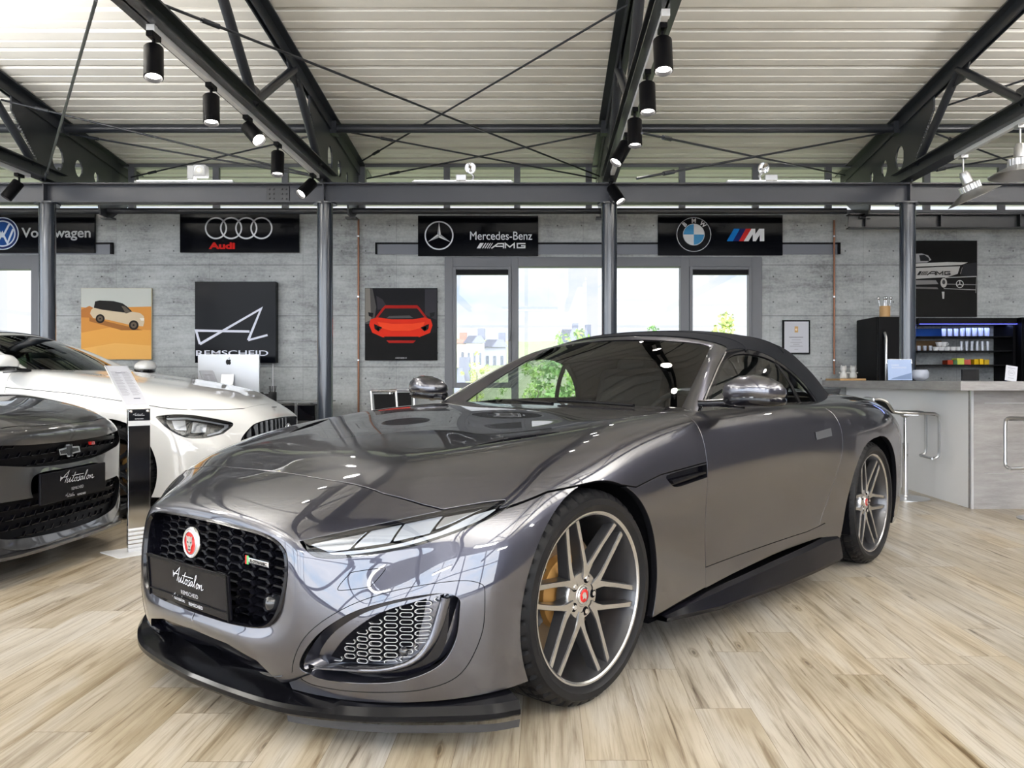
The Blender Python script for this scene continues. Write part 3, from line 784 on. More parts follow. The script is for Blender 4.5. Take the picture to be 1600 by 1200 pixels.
def outside_circle(cx_, cz_, r): return lambda P: np.where(np.abs(P[:, 1]) > .3, np.hypot(P[:, 0] - cx_, P[:, 2] - cz_) - r, 1)
def inside_circle(cx_, cz_, r): return lambda P: np.where(np.abs(P[:, 1]) > .3, r - np.hypot(P[:, 0] - cx_, P[:, 2] - cz_), -1)

def paint(name, col, metal=.75, rough=.34, flake=True):
    m = mat(name, col, rough, metal, 1.0, .01); m.node_tree.nodes['Principled BSDF'].inputs['Coat IOR'].default_value = 1.85; return m
M['grey_paint'] = paint('dark_grey_metallic', (.044, .045, .062), .88, .33)
M['white_paint_car'] = paint('white_car_paint', (.88, .88, .87), 0, .4)
M['camaro_paint'] = paint('anthracite_metallic', (.085, .085, .092), .75, .32)
M['tyre'] = mat('tyre_rubber', (.006, .006, .007), .5, spec=.22)
M['rim_dark'] = mat('rim_dark_grey', (.07, .07, .075), .32, .7, .6, .05)
M['rim_face'] = mat('rim_machined', (.52, .51, .50), .24, .95, .5, .04)
M['disc'] = mat('brake_disc', (.33, .25, .17), .38, .9)
M['disc_rust'] = mat('brake_disc_hat', (.42, .22, .06), .55, .4)
M['liner'] = mat('wheel_arch_liner', (.004, .004, .005), 1.0, spec=.03)
M['car_glass'] = glassy('car_glass', (.80, .86, .83), 1.0)
M['clear_glass'] = glassy('lamp_glass', (.93, .95, .97), 1.0)
M['fabric'] = mat('black_hood_fabric', (.006, .007, .010), .92, 0, 0, spec=.15)
M['leather'] = mat('black_leather', (.007, .007, .008), .6, spec=.2)
M['lamp_dark'] = mat('lamp_dark', (.012, .013, .016), .2, 0, .6)
M['lamp_silver'] = mat('lamp_silver', (.45, .47, .52), .12, 1.0)
M['lamp_white'] = mat('lamp_light_bar', (.46, .48, .53), .18, .5)

# ---------------------------------------------------------------- wheels
def tyre_mb(R, rim, w):
    """tyre lathe about the y axis, outer face at y=0 going in to -w"""
    h = R - rim
    out = [(rim - .004, -.018), (rim + .006, -.006), (rim + .016, -.004), (rim + h * .35, .004), (rim + h * .62, .003), (R - .022, -.008), (R - .010, -.016), (R - .003, -.028)]
    prof = out[:]
    g = [.055, .095, .145, .185]
    for q in g:
        q = q / .245 * w
        prof += [(R, -q + .006), (R - .009, -q + .004), (R - .009, -q - .004), (R, -q - .006)]
    prof += [(R - .003, -w + .028), (R - .010, -w + .016), (R - .022, -w + .008), (rim + h * .5, -w), (rim, -w + .02)]
    t = MB(); n = 230; t.lathe(prof, n, 'y'); m = len(prof)
    for k in range(n):      # cross grooves of the tread
        for i, (r, h_) in enumerate(prof):
            sh = int(round(abs(h_) / w * 9)); kk = (k + sh) % 5
            if r > R - .012 and kk == 0 and (h_ > -.085 or h_ < -w + .07):
                x, y, z = t.v[k * m + i]; f_ = (r - .011) / r; t.v[k * m + i] = (x * f_, y, z * f_)
    return t
def make_wheel(parent, R=.343, rim=.268, w=.255, side=1, style='split6', face=None, dark=None, phase=0.0):
    """wheel part with its sub-parts; local y=0 is the tyre's outer sidewall, +y outward"""
    face = face or M['rim_face']; dark = dark or M['rim_dark']
    b = MB(); b.use(dark)
    b.lathe([(rim + .002, -.010), (rim - .006, -.012), (rim - .012, -.030), (rim - .022, -.060), (rim - .028, -.16), (rim - .02, -w + .03), (rim, -w + .01)], 96, 'y')
    b.use(face).lathe([(rim - .006, -.0125), (rim + .0, -.0075), (rim + .007, -.0065), (rim + .009, -.012), (rim + .004, -.02)], 96, 'y')
    yf = -.030    # spoke face depth
    def P2(a, r): return (math.cos(a) * r, math.sin(a) * r)
    def prong(pts, wd, deep0, deep1, mface, mside):
        L = []; Rr = []
        for i, p in enumerate(pts):
            q0 = np.array(pts[max(i - 1, 0)]); q1 = np.array(pts[min(i + 1, len(pts) - 1)]); d = q1 - q0; d = d / np.linalg.norm(d); nn = np.array([-d[1], d[0]])
            L.append(np.array(p) + nn * wd[i] / 2); Rr.append(np.array(p) - nn * wd[i] / 2)
        n = len(pts); rad = [np.hypot(*p) for p in pts]
        yy = [yf + .016 * (1 - min(1, r / .25)) * -1 + .010 * (r / rim) ** 2 for r in rad]
        dp = [deep0 + (deep1 - deep0) * i / (n - 1) for i in range(n)]
        ch = .004
        A = [(l[0], y, l[1]) for l, y in zip(L, yy)]; B = [(r[0], y, r[1]) for r, y in zip(Rr, yy)]
        mid = [((np.array(l) + np.array(r)) / 2) for l, r in zip(L, Rr)]
        A2 = [((l - m_) * 1.25 + m_) for l, m_ in zip(L, mid)]; B2 = [((r - m_) * 1.25 + m_) for r, m_ in zip(Rr, mid)]
        A1 = [(p[0], y - ch, p[1]) for p, y in zip(A2, yy)]; B1 = [(p[0], y - ch, p[1]) for p, y in zip(B2, yy)]
        A3 = [(((l - m_) * 1.7 + m_)[0], y - d_, ((l - m_) * 1.7 + m_)[1]) for l, m_, y, d_ in zip(L, mid, yy, dp)]; B3 = [(((r - m_) * 1.7 + m_)[0], y - d_, ((r - m_) * 1.7 + m_)[1]) for r, m_, y, d_ in zip(Rr, mid, yy, dp)]
        q = lambda X, Y_: [(i, i + 1, i + 1 + n, i + n) for i in range(n - 1)]
        b.use(mface).add(A + B, q(A, B), False)
        b.use(mside); 
        for X, Y_ in ((A, A1), (A1, A3), (B, B1), (B1, B3)): b.add(X + Y_, q(X, Y_), False)
    if style == 'split6': ns, ah, at, wd = 6, .40, .100, (.026, .022, .0155, .0135, .0150)
    elif style == 'dark5': ns, ah, at, wd = 5, .30, .2, (.034, .030, .024, .022, .022)
    for k in range(ns):
        a = phase + 2 * PI * k / ns
        for s in (-1, 1):
            pts = [P2(a + s * (ah + .16), .055), P2(a + s * (ah + .04), .086), P2(a + s * .345, .112), P2(a + s * .19, .18), P2(a + s * at, rim - .004)]
            prong(pts, wd, .05, .035, face, dark)
    # hub disc; black discs under the nuts paint the shade of lug wells
    b.use(face).lathe([(.0, yf - .012), (.034, yf - .012), (.036, yf - .014), (.062, yf - .015), (.074, yf - .016), (.080, yf - .026), (.082, yf - .06), (0, yf - .06)], 60, 'y')
    rimo = b.build('wheel', None, parent, auto=30)
    tyre_mb(R, rim, w).build('tyre', M['tyre'], rimo, auto=28)
    MB().lathe([(.0, -.145), (.195, -.145), (.197, -.15), (.197, -.17), (0, -.17)], 60, 'y').build('brake_disc', M['disc'], rimo, auto=40)
    MB().lathe([(.0, -.10), (.10, -.10), (.118, -.112), (.12, -.144)], 48, 'y').build('disc_hat', M['disc_rust'], rimo, auto=40)
    c = MB(); 
    arc = [(math.cos(t), math.sin(t)) for t in np.linspace(-.55, .75, 9)]
    ring = [(x * .215, z * .215) for x, z in arc] + [(x * .135, z * .135) for x, z in arc[::-1]]
    c.prism([(x, -.115, z) for x, z in ring], (0, -.09, 0)); c.build('brake_caliper', M['rim_dark'], rimo)
    for k in range(5):
        a = phase + .5 + 2 * PI * k / 5
        n_ = MB(); n_.use(M['liner']).cyl((math.cos(a) * .054, yf - .018, math.sin(a) * .054), (math.cos(a) * .054, yf - .0135, math.sin(a) * .054), .0145, 18).use(M['chrome']).cyl((math.cos(a) * .054, yf - .016, math.sin(a) * .054), (math.cos(a) * .054, yf - .009, math.sin(a) * .054), .0085, 6)
        n_.build('lug_nut', None, rimo)
    return rimo
# deepest recess behind every wheel
def arch_liner(parent, cx_, cz_, r, y0, y1):
    b = MB(); n = 28; a0, a1 = -.35, PI + .35
    an = np.linspace(a0, a1, n); A = [(cx_ + r * math.cos(a), y0, cz_ + r * math.sin(a)) for a in an]; B = [(x, y1, z) for x, _, z in A]
    b.add(A + B, [(i, i + 1, n + i + 1, n + i) for i in range(n - 1)], True); b.add(B, [list(range(n))])
    return b.build('wheel_arch_liner', M['liner'], parent, fix=False)
# control rings of the convertible's body, half width, from the grille to the tail (x back, y out, z up)
R_ = [
 [(-.835,0,.43),(-.835,.09,.43),(-.832,.17,.43),(-.830,.21,.44),(-.827,.23,.455),(-.825,.23,.48),(-.823,.21,.497),(-.825,.16,.505),(-.828,.08,.51),(-.83,0,.51)],
 [(-.838,0,.318),(-.838,.14,.318),(-.828,.28,.322),(-.812,.375,.352),(-.803,.425,.42),(-.797,.432,.495),(-.793,.415,.552),(-.797,.33,.583),(-.80,.17,.594),(-.802,0,.597)],
 [(-.852,0,.268),(-.850,.16,.266),(-.838,.32,.266),(-.806,.435,.30),(-.788,.487,.40),(-.768,.500,.50),(-.752,.485,.572),(-.757,.39,.618),(-.768,.2,.632),(-.772,0,.636)],
 [(-.80,0,.165),(-.80,.2,.16),(-.785,.40,.155),(-.775,.50,.25),(-.752,.56,.385),(-.712,.585,.50),(-.67,.590,.590),(-.64,.46,.668),(-.645,.23,.688),(-.648,0,.694)],
 [(-.755,.47,.145),(-.745,.55,.20),(-.728,.615,.28),(-.712,.655,.37),(-.675,.69,.45),(-.625,.71,.54),(-.575,.715,.622),(-.50,.54,.722),(-.49,.27,.738),(-.49,0,.742)],
 [(-.61,.765,.15),(-.61,.79,.225),(-.60,.81,.31),(-.587,.825,.40),(-.56,.832,.49),(-.51,.838,.58),(-.45,.805,.672),(-.38,.61,.762),(-.36,.31,.775),(-.36,0,.778)],
 [(-.42,.918,.165),(-.42,.928,.27),(-.412,.935,.38),(-.40,.938,.48),(-.375,.93,.575),(-.335,.905,.66),(-.27,.825,.745),(-.21,.63,.800),(-.19,.33,.806),(-.19,0,.808)],
 [(-.2,.935,.17),(-.2,.947,.28),(-.2,.953,.4),(-.2,.956,.5),(-.19,.952,.60),(-.165,.925,.70),(-.12,.835,.785),(-.05,.64,.828),(-.02,.33,.832),(-.02,0,.835)],
 [(.05,.94,.17),(.05,.952,.28),(.05,.957,.4),(.05,.960,.5),(.05,.957,.62),(.06,.935,.725),(.08,.845,.820),(.12,.65,.852),(.14,.33,.853),(.15,0,.856)],
 [(.35,.925,.17),(.35,.93,.28),(.35,.932,.4),(.35,.935,.52),(.35,.935,.64),(.35,.915,.755),(.35,.845,.85),(.36,.66,.880),(.37,.33,.880),(.38,0,.884)],
 [(.75,.905,.17),(.75,.905,.28),(.75,.902,.4),(.75,.906,.54),(.75,.912,.67),(.75,.895,.785),(.74,.835,.882),(.70,.66,.908),(.66,.33,.912),(.64,0,.916)],
 [(1.2,.90,.18),(1.2,.90,.28),(1.2,.888,.4),(1.2,.90,.55),(1.2,.915,.68),(1.2,.90,.80),(1.2,.842,.893),(1.2,.66,.92),(1.2,.33,.93),(1.2,0,.935)],
 [(1.65,.905,.18),(1.65,.905,.28),(1.65,.897,.4),(1.65,.91,.55),(1.65,.925,.69),(1.65,.91,.81),(1.65,.845,.905),(1.65,.66,.93),(1.65,.33,.94),(1.65,0,.94)],
 [(2.05,.92,.18),(2.05,.925,.28),(2.05,.925,.4),(2.05,.938,.55),(2.05,.95,.68),(2.05,.932,.80),(2.05,.86,.895),(2.05,.66,.935),(2.05,.33,.945),(2.05,0,.95)],
 [(2.4,.945,.18),(2.4,.955,.3),(2.4,.958,.42),(2.4,.966,.55),(2.4,.968,.68),(2.4,.955,.79),(2.4,.885,.885),(2.4,.68,.942),(2.4,.33,.958),(2.4,0,.962)],
 [(2.75,.945,.18),(2.75,.955,.3),(2.75,.960,.42),(2.75,.966,.55),(2.75,.966,.68),(2.75,.948,.79),(2.75,.875,.88),(2.75,.68,.94),(2.75,.33,.958),(2.75,0,.962)],
 [(3.05,.91,.18),(3.05,.925,.3),(3.05,.932,.42),(3.05,.938,.55),(3.05,.935,.68),(3.05,.91,.785),(3.05,.83,.872),(3.05,.65,.93),(3.05,.33,.952),(3.05,0,.957)],
 [(3.3,.84,.2),(3.3,.86,.3),(3.3,.87,.42),(3.3,.875,.55),(3.3,.87,.68),(3.3,.835,.78),(3.3,.75,.86),(3.3,.58,.92),(3.3,.3,.948),(3.3,0,.953)],
 [(3.49,.62,.22),(3.49,.63,.32),(3.5,.65,.42),(3.51,.66,.55),(3.5,.65,.68),(3.49,.62,.77),(3.48,.55,.835),(3.46,.42,.875),(3.45,.2,.895),(3.45,0,.90)],
 [(3.52,.2,.35),(3.52,.22,.4),(3.53,.23,.45),(3.55,.24,.52),(3.55,.24,.6),(3.54,.22,.65),(3.53,.18,.68),(3.53,.12,.7),(3.53,.06,.71),(3.53,0,.71)],
]

def T_white(p):
    x, y, z = p
    return (x * 1.2 if x < 0 else x * 1.118, y * 1.02, z + .22 * z * min(1, max(0, (z - .2) / .5)))
R_WHITE = [[T_white(p) for p in r] for r in R_]
def T_cam(p): x, y, z = p; return (x * 1.06, y * .995, z * (1 + .13 * min(1, max(0, (z - .3) / .5))))
R_CAM = [
 [(-.95,0,.43),(-.95,.09,.43),(-.95,.17,.43),(-.95,.22,.44),(-.95,.24,.455),(-.95,.24,.48),(-.95,.22,.5),(-.95,.16,.51),(-.95,.08,.51),(-.95,0,.51)],
 [(-.945,0,.28),(-.943,.18,.28),(-.93,.36,.28),(-.92,.48,.31),(-.91,.54,.40),(-.905,.55,.50),(-.91,.52,.59),(-.93,.38,.62),(-.94,.19,.62),(-.945,0,.62)],
 [(-.985,0,.16),(-.98,.22,.16),(-.96,.44,.165),(-.90,.60,.22),(-.87,.68,.37),(-.865,.69,.52),(-.88,.66,.64),(-.93,.48,.72),(-.955,.24,.725),(-.96,0,.73)],
 [(-.88,.66,.15),(-.86,.72,.20),(-.83,.77,.29),(-.81,.79,.40),(-.80,.80,.50),(-.80,.80,.61),(-.80,.77,.71),(-.89,.52,.775),(-.92,.26,.785),(-.925,0,.79)],
 [(-.70,.84,.15),(-.69,.87,.22),(-.68,.885,.32),(-.67,.89,.42),(-.66,.89,.52),(-.65,.88,.65),(-.62,.84,.79),(-.73,.55,.855),(-.76,.28,.855),(-.76,0,.855)],
 [(-.45,.93,.16),(-.45,.94,.27),(-.445,.945,.38),(-.44,.945,.48),(-.43,.94,.60),(-.41,.92,.73),(-.37,.85,.87),(-.46,.6,.912),(-.48,.3,.910),(-.48,0,.912)],
 [(-.2,.94,.17),(-.2,.95,.28),(-.2,.955,.4),(-.2,.957,.5),(-.2,.95,.63),(-.19,.93,.77),(-.17,.86,.91),(-.22,.62,.942),(-.22,.3,.942),(-.22,0,.942)]] + [[T_cam(p) for p in r] for r in R_[8:]]
# ---------------------------------------------------------------- the grey convertible
TH = math.radians(39.9)
E1 = Vector((math.sin(TH), math.cos(TH), 0)); LF = Vector((math.cos(TH), -math.sin(TH), 0))
AX0 = Vector((.157, 2.653, 0)) - .926 * LF
# body frame: x towards the tail, y towards the car's left; the empty is turned so that local x is E1 (y is mirrored to keep it right-handed)
JB = Net(R_, True, 3, 2)
WB = 2.64; AR = .372; AZ = .343
jag = empty('convertible_car', AX0, 0, 'dark grey metallic convertible sports car with black fabric roof parked on the wooden floor', 'car')
jag.rotation_euler = (0, 0, math.atan2(E1.y, E1.x)); jag.scale = (1, 1, 1)
# local +y of the empty points away from the camera, so the near (left) side is local -y; the body is symmetric
NEAR = -1

GR = crom([(0,.598),(.20,.594),(.345,.582),(.415,.553),(.436,.505),(.434,.44),(.415,.372),(.375,.332),(.30,.318),(.15,.314),(0,.313),(-.15,.314),(-.30,.318),(-.375,.332),(-.415,.372),(-.434,.44),(-.436,.505),(-.415,.553),(-.345,.582),(-.20,.594)], 5, True)
grille_poly = [tuple(p) for p in GR]
# headlamp outline, side view is too oblique at the nose: kept in (y, z)
HLp = crom([(.455,.578),(.455,.578),(.56,.608),(.66,.636),(.76,.664),(.83,.680),(.885,.687),(.885,.687),(.885,.668),(.868,.640),(.82,.605),(.74,.570),(.64,.545),(.56,.533),(.515,.535),(.49,.548)], 6, True)
HLp = [tuple(p) for p in HLp]
scoop = [(-.43,.10),(-.40,.165),(-.33,.225),(-.2,.252),(0,.256),(.2,.252),(.33,.225),(.40,.165),(.43,.10)]
# lower side intake pocket (y,z)
INT = [tuple(p) for p in crom([(.475,.235),(.53,.32),(.62,.39),(.72,.43),(.82,.452),(.862,.44),(.868,.40),(.86,.32),(.83,.255),(.76,.215),(.66,.20),(.56,.198),(.50,.205)], 6, True)]
hood_line_x = [-1.0, -.56, -.30, -.22, 0, .22, .404, .55, .763, 5]
hood_line_z = [.60, .62, .682, .700, .712, .672, .697, .702, .712, .712]
shut_y = [0, .3, .55, .70, .78, 1.2]; shut_x = [-.555, -.555, -.545, -.515, -.49, -.49]
def behind_shut(P, gap=.0032): return P[:, 0] - np.interp(np.abs(P[:, 1]), shut_y, shut_x) - gap
def hood_f(P):          # the clamshell bonnet, cut by the headlamp's top edge
    hl_top = np.interp(np.abs(P[:, 1]), [0, .455, .56, .66, .76, .83, .885], [0, .578, .608, .636, .664, .680, .687])
    z = np.interp(P[:, 0], hood_line_x, hood_line_z)
    return P[:, 2] - np.where(P[:, 0] < -.27, np.minimum(z, 9) * 0 + np.where(np.abs(P[:, 1]) > .87, z, hl_top), z)
hood_gap = .0034
front = [front_out(grille_poly), front_out(HLp, 0.0, -.2), front_out(scoop, .0, -.5), front_out(INT, 0, -.2)]
arches = [outside_circle(0, AZ, AR), outside_circle(WB, AZ, AR + .003), lambda P: np.where((P[:, 0] > 1.6) & (P[:, 0] < WB) & (np.abs(P[:, 1]) > .3) & (P[:, 2] < .7205), np.interp(P[:, 2], [.15, .40, .55, .62, .67, .695, .711, .7205], [2.10, 2.185, 2.25, 2.30, 2.36, 2.42, 2.50, 2.64]) - P[:, 0], 1)]
door_x = [(.763, 0), (.763, 2)]
def door_rear_x(z): return np.interp(z, [.25, .31, .40, .50, .62, .70, .78, .86, .93], [1.80, 1.88, 1.955, 2.02, 2.075, 2.095, 2.10, 2.085, 2.03])
def door_bot_z(x): return np.interp(x, [.763, 1.0, 1.4, 1.75, 1.9, 2.1], [.300, .300, .300, .300, .31, .33])
cabin = crom([(.98,-.90),(.70,-.70),(.62,-.35),(.60,0),(.62,.35),(.70,.70),(.98,.90)], 5)
CAB_X = [0, .35, .66, .70, .74]; CAB_V = [.80, .84, .93, .97, 1.06]
def out_cabin(P):       # hole in the top for the cockpit
    x0 = np.interp(np.abs(P[:, 1]), [0, .35, .6, .70, .77, .80], [.84, .87, .94, .97, 1.02, 1.10])
    x1 = np.interp(np.abs(P[:, 1]), [0, .4, .62, .74, .80], [2.86, 2.84, 2.66, 2.35, 2.0])
    ins = np.minimum.reduce([P[:, 0] - x0, x1 - P[:, 0], .79 - np.abs(P[:, 1]), (P[:, 2] - .86) * 5])
    return -ins
NU, NV = 190, 90
HV = [tuple(p) for p in crom([(-.185,.522),(-.185,.522),(-.09,.585),(.03,.655),(.125,.688),(.125,.688),(.135,.672),(.08,.630),(-.03,.565)], 5, True)]
vent_out = lambda P: np.where(P[:, 2] > .6, -poly_in(HV, np.stack([P[:, 0], np.abs(P[:, 1])], 1)), 1)
# bonnet (rings 2..11)
surf_obj('bonnet', [panel_mesh(JB, [lambda P: behind_shut(P), lambda P: hood_f(P) - hood_gap, lambda P: .763 - .0034 - P[:, 0] + 0 * P[:, 1] if False else np.where(np.abs(P[:, 1]) > .80, .760 - P[:, 0], .90 - P[:, 0] + .12 * (np.abs(P[:, 1]) / .8) ** 2), out_cabin, vent_out] + arches, 150, 110, (3, 11), (2, 9))], M['grey_paint'], jag)
for s in (-1, 1):
    r_ = panel_mesh(JB, [lambda P: np.where(P[:, 2] > .6, poly_in(HV, P[:, [0, 1]]) + .003, -1)], 150, 110, (3, 11), (2, 9), mirror=False, off=-.016, rim=0)
    r_ = r_ if s > 0 else ([(a, -b, c) for a, b, c in r_[0]], [q[::-1] for q in r_[1]], [(a, -b, c) for a, b, c in r_[2]], r_[3])
    hv = surf_obj('bonnet_vent', [r_], M['gloss_black'], jag)
    for t_ in (.25, .45, .65, .82):
        p0 = np.array([-.17, .53]) + (np.array([.13, .68]) - np.array([-.17, .53])) * t_
        z0 = np.interp(p0[0], [-.2, .15], [.800, .848])
        MB().box((p0[0], s * p0[1], z0), (.006, .05, .008), Matrix.Rotation(-s * .5, 3, 'Z')).build('louvre', M['gloss_black'], hv)
# nose and front bumper in one piece
def nose_f(P):
    a = -behind_shut(P, 0) - .0032; b = -(hood_f(P)) - .0034
    return np.where(P[:, 0] < .0, np.maximum(a, b), -1)
surf_obj('front_bumper', [panel_mesh(JB, [nose_f, lambda P: .05 - P[:, 0]] + front + arches[:1], 150, 120, (.3, 8.2))], M['grey_paint'], jag)
# panel behind the front wheel
vent = [tuple(p) for p in crom([(.425,.690),(.425,.690),(.55,.698),(.70,.703),(.761,.705),(.80,.705),(.80,.705),(.80,.655),(.80,.655),(.70,.648),(.56,.640),(.50,.642),(.46,.662)], 4, True)]
fpn = panel_mesh(JB, [lambda P: .760 - P[:, 0], gx(.05), lambda P: -(hood_f(P)) - .0034, side_out(vent), above([0, .3, .763], [.19, .20, .225], 0)] + arches[:1], 60, 80, (8, 11), (0, 7), mirror=False)
for s in (-1, 1): surf_obj('fender_panel', [fpn if s > 0 else ([(a, -b, c) for a, b, c in fpn[0]], [q[::-1] for q in fpn[1]], [(a, -b, c) for a, b, c in fpn[2]], fpn[3])], M['grey_paint'], jag)
door_fs = [lambda P: P[:, 0] - .7665, lambda P: door_rear_x(P[:, 2]) - P[:, 0] - .003, lambda P: P[:, 2] - door_bot_z(P[:, 0]) - .003, lambda P: np.abs(P[:, 1]) - .79 + 0 * P[:, 0]]
for s in (-1, 1):
    v, f_, n_, sm_ = panel_mesh(JB, door_fs, 90, 80, (10, 14), (0, 7.5), mirror=False)
    if s == -1: v = [(a, -b, c) for a, b, c in v]; n_ = [(a, -b, c) for a, b, c in n_]; f_ = [q[::-1] for q in f_]
    d_ = surf_obj('door', [(v, f_, n_, sm_)], M['grey_paint'], jag)
    if s == NEAR: near_door = d_
    # flush handle
    hp = [tuple(p) for p in crom([(1.80,.742),(1.80,.742),(1.96,.752),(1.97,.755),(1.972,.785),(1.96,.788),(1.81,.777),(1.80,.774)], 3, True)]
    v, f_, n_, sm_ = panel_mesh(JB, [side_in(hp)], 160, 160, (12, 13.4), (4, 6), mirror=False, off=.006, rim=.01)
    if s == -1: v = [(a, -b, c) for a, b, c in v]; n_ = [(a, -b, c) for a, b, c in n_]; f_ = [q[::-1] for q in f_]
    surf_obj('door_handle', [(v, f_, n_, sm_)], mat('handle_paint', (.26, .27, .29), .3, .8, 1) if s == -1 else M['grey_paint'], d_)
# rear quarters, sills, tail
def quarter_f(P):
    behind = np.where(P[:, 2] > .29, P[:, 0] - door_rear_x(P[:, 2]) - .003, P[:, 0] - 1.8)
    top = np.where((np.abs(P[:, 1]) < .79) & (P[:, 2] > .85), P[:, 0] - 1.9, -1)
    return np.maximum(behind, top)
surf_obj('rear_body', [panel_mesh(JB, [quarter_f, lambda P: P[:, 2] - np.interp(P[:, 0], [0, 1.8, 1.95, 2.3, 9], [.302, .302, .32, .18, .18]) * 1.0, out_cabin] + arches[1:], 110, 90, (11.5, 19))], M['grey_paint'], jag)
surf_obj('side_sill', [panel_mesh(JB, [gx(.763), lambda P: door_bot_z(P[:, 0]) - .002 - P[:, 2], lambda P: P[:, 2] - np.interp(P[:, 0], [.3, .6, 1.0, 1.5, 1.9, 2.3], [.20, .212, .235, .255, .255, .19]), lambda P: 2.28 - P[:, 0], lambda P: np.maximum(1.99 - P[:, 0], .30 - P[:, 2])] + arches[1:], 90, 40, (10, 14.5), (0, 3))], M['grey_paint'], jag)
# black gloss sill blade
sb = MB()
pr = [(x, np.interp(x, [.42, .7, 1.2, 1.7, 2.0, 2.18], [.928, .935, .945, .952, .945, .94]), np.interp(x, [.42, .7, 1.2, 1.9, 2.18], [.19, .205, .225, .25, .235]), np.interp(x, [.42, .8, 1.3, 1.9, 2.05, 2.18], [.17, .135, .12, .115, .118, .13])) for x in np.linspace(.42, 2.09, 30)]
for s in (-1, 1):
    A = [(x, s * (yo - .028), z1) for x, yo, z1, z0 in pr]; B = [(x, s * (yo - .004), z1 - (z1 - z0) * .12) for x, yo, z1, z0 in pr]; C = [(x, s * (yo + .012), z0 + .014) for x, yo, z1, z0 in pr]; D = [(x, s * (yo + .010), z0) for x, yo, z1, z0 in pr]; G = [(x, s * (yo - .10), z0) for x, yo, z1, z0 in pr]
    n = len(pr)
    o_ = MB()
    for X, Y_ in ((A, B), (B, C), (C, D), (D, G)): o_.add(X + Y_, [(i, i + 1, n + i + 1, n + i) for i in range(n - 1)], True)
    o_.build('sill_blade', M['plate_black'], jag, auto=35)
# floor pan so that no light comes through from below
MB().span((-.45, -.70, .13), (3.3, .70, .17)).span((.42, -.86, .15), (2.2, .86, .19)).build('floor_pan', M['liner'], jag)
for x in (0, WB):
    for s in (-1, 1): arch_liner(jag, x, AZ, AR + .012, s * .925, s * .55)
for x, w_ in ((0, .255), (WB, .295)):
    for s in (-1, 1):
        wo = make_wheel(jag, w=w_, phase=.19 if x == 0 else .1)
        wo.location = (x, s * .926, .340); wo.rotation_euler = (0, 0, 0 if s > 0 else PI)
        # the hub emblem
        e = MB(); e.use(M['chrome']).lathe([(0, -.0385), (.026, -.0385), (.028, -.040), (.029, -.043)], 32, 'y'); e.use(M['red']).lathe([(0, -.0378), (.021, -.0378), (.0212, -.0385)], 32, 'y')
        e.use(M['chrome']).prism([(a, -.0376, b) for a, b in ((-.012, -.004), (-.006, .010), (.004, .012), (.013, .004), (.008, -.004), (.011, -.011), (0, -.007), (-.008, -.013))], (0, .0006, 0)); e.build('wheel_cap', None, wo)

# ---- nose details
# grille: honeycomb of hexagonal frames behind a gloss frame
gfm = MB(); gp = [np.array(p) for p in grille_poly]; cen = np.array([0, .45])
def grille_x(y): return np.interp(abs(y), [0, .2, .35, .44], [-.822, -.818, -.800, -.784])
n = len(gp)
ringsf = []
for sc, dx in ((1.012, -.0), (1.004, -.014), (.985, -.017), (.968, -.008), (.955, .03), (.93, .075)):
    ringsf.append([(grille_x(p[0]) + dx + (.018 if p[1] > .5 else 0) * 0 + np.interp(p[1], [.31, .6], [-.018, .012]), (p[0] - 0) * sc, .455 + (p[1] - .455) * (sc if sc > .98 else sc * .99)) for p in gp])
for A, B in zip(ringsf, ringsf[1:]): gfm.add(A + B, [(i, (i + 1) % n, n + (i + 1) % n, n + i) for i in range(n)], True)
gfm.build('grille_frame', M['gloss_black'], jag)
MB().prism([(-.72, p[0] * .98, .455 + (p[1] - .455) * .98) for p in gp], (.01, 0, 0)).build('grille_back', M['liner'], jag)
hx = MB(); a_, b_ = .041, .0235
gi = [(p[0] * .95, .455 + (p[1] - .455) * .94) for p in gp]
cells = [(q * .070, .330 + r * .0262 + (.0131 if q % 2 else 0)) for q in range(-6, 7) for r in range(0, 11)]
ins = poly_in(gi, np.array(cells))
for (y, z), d in zip(cells, ins):
    if d < .004: continue
    gx0 = grille_x(y) + np.interp(z, [.31, .6], [.0, .030]) + .018
    rr = []
    for sc, dx in ((1.0, .012), (1.0, 0), (.74, -.003), (.66, .03)):
        rr.append([(gx0 + dx, y + a_ * cx1 * sc, z + b_ * cz1 * (sc if sc > .9 else sc * .82)) for cx1, cz1 in ((1.0, 0), (.62, .55), (-.62, .55), (-1.0, 0), (-.62, -.55), (.62, -.55))])
    for A, B in zip(rr, rr[1:]): hx.add(A + B, [(i, (i + 1) % 6, 6 + (i + 1) % 6, 6 + i) for i in range(6)])
hx.build('grille_mesh', M['plate_black'], jag)
# round emblem
em = MB(); em.use(M['chrome']).lathe([(.0, 0), (.047, 0), (.050, -.004), (.050, -.012), (.046, -.016), (.043, -.016), (.0415, -.014)], 48, 'x', (-.842, 0, .527)).lathe([(.0355, -.0145), (.036, -.0165), (.034, -.0165)], 48, 'x', (-.842, 0, .527))
em.use(M['silver_print']).lathe([(.0355, -.0142), (.0415, -.0142)], 48, 'x', (-.842, 0, .527)); em.use(M['red']).lathe([(0, -.0145), (.0355, -.0145)], 48, 'x', (-.842, 0, .527))
em.use(M['chrome'])
cat_ = [(-.020, .012), (-.026, .024), (-.012, .020), (0, .022), (.012, .020), (.026, .024), (.020, .012), (.022, -.002), (.013, -.012), (.011, -.024), (0, -.029), (-.011, -.024), (-.013, -.012), (-.022, -.002)]
em.prism([(-.8575, y * .8, .527 + z) for y, z in cat_], (-.003, 0, 0))
em.use(M['lamp_dark'])
for s in (-1, 1): em.prism([(-.8607, s * y, .527 + z) for y, z in ((.004, .002), (.013, .006), (.011, .0))], (-.0004, 0, 0))
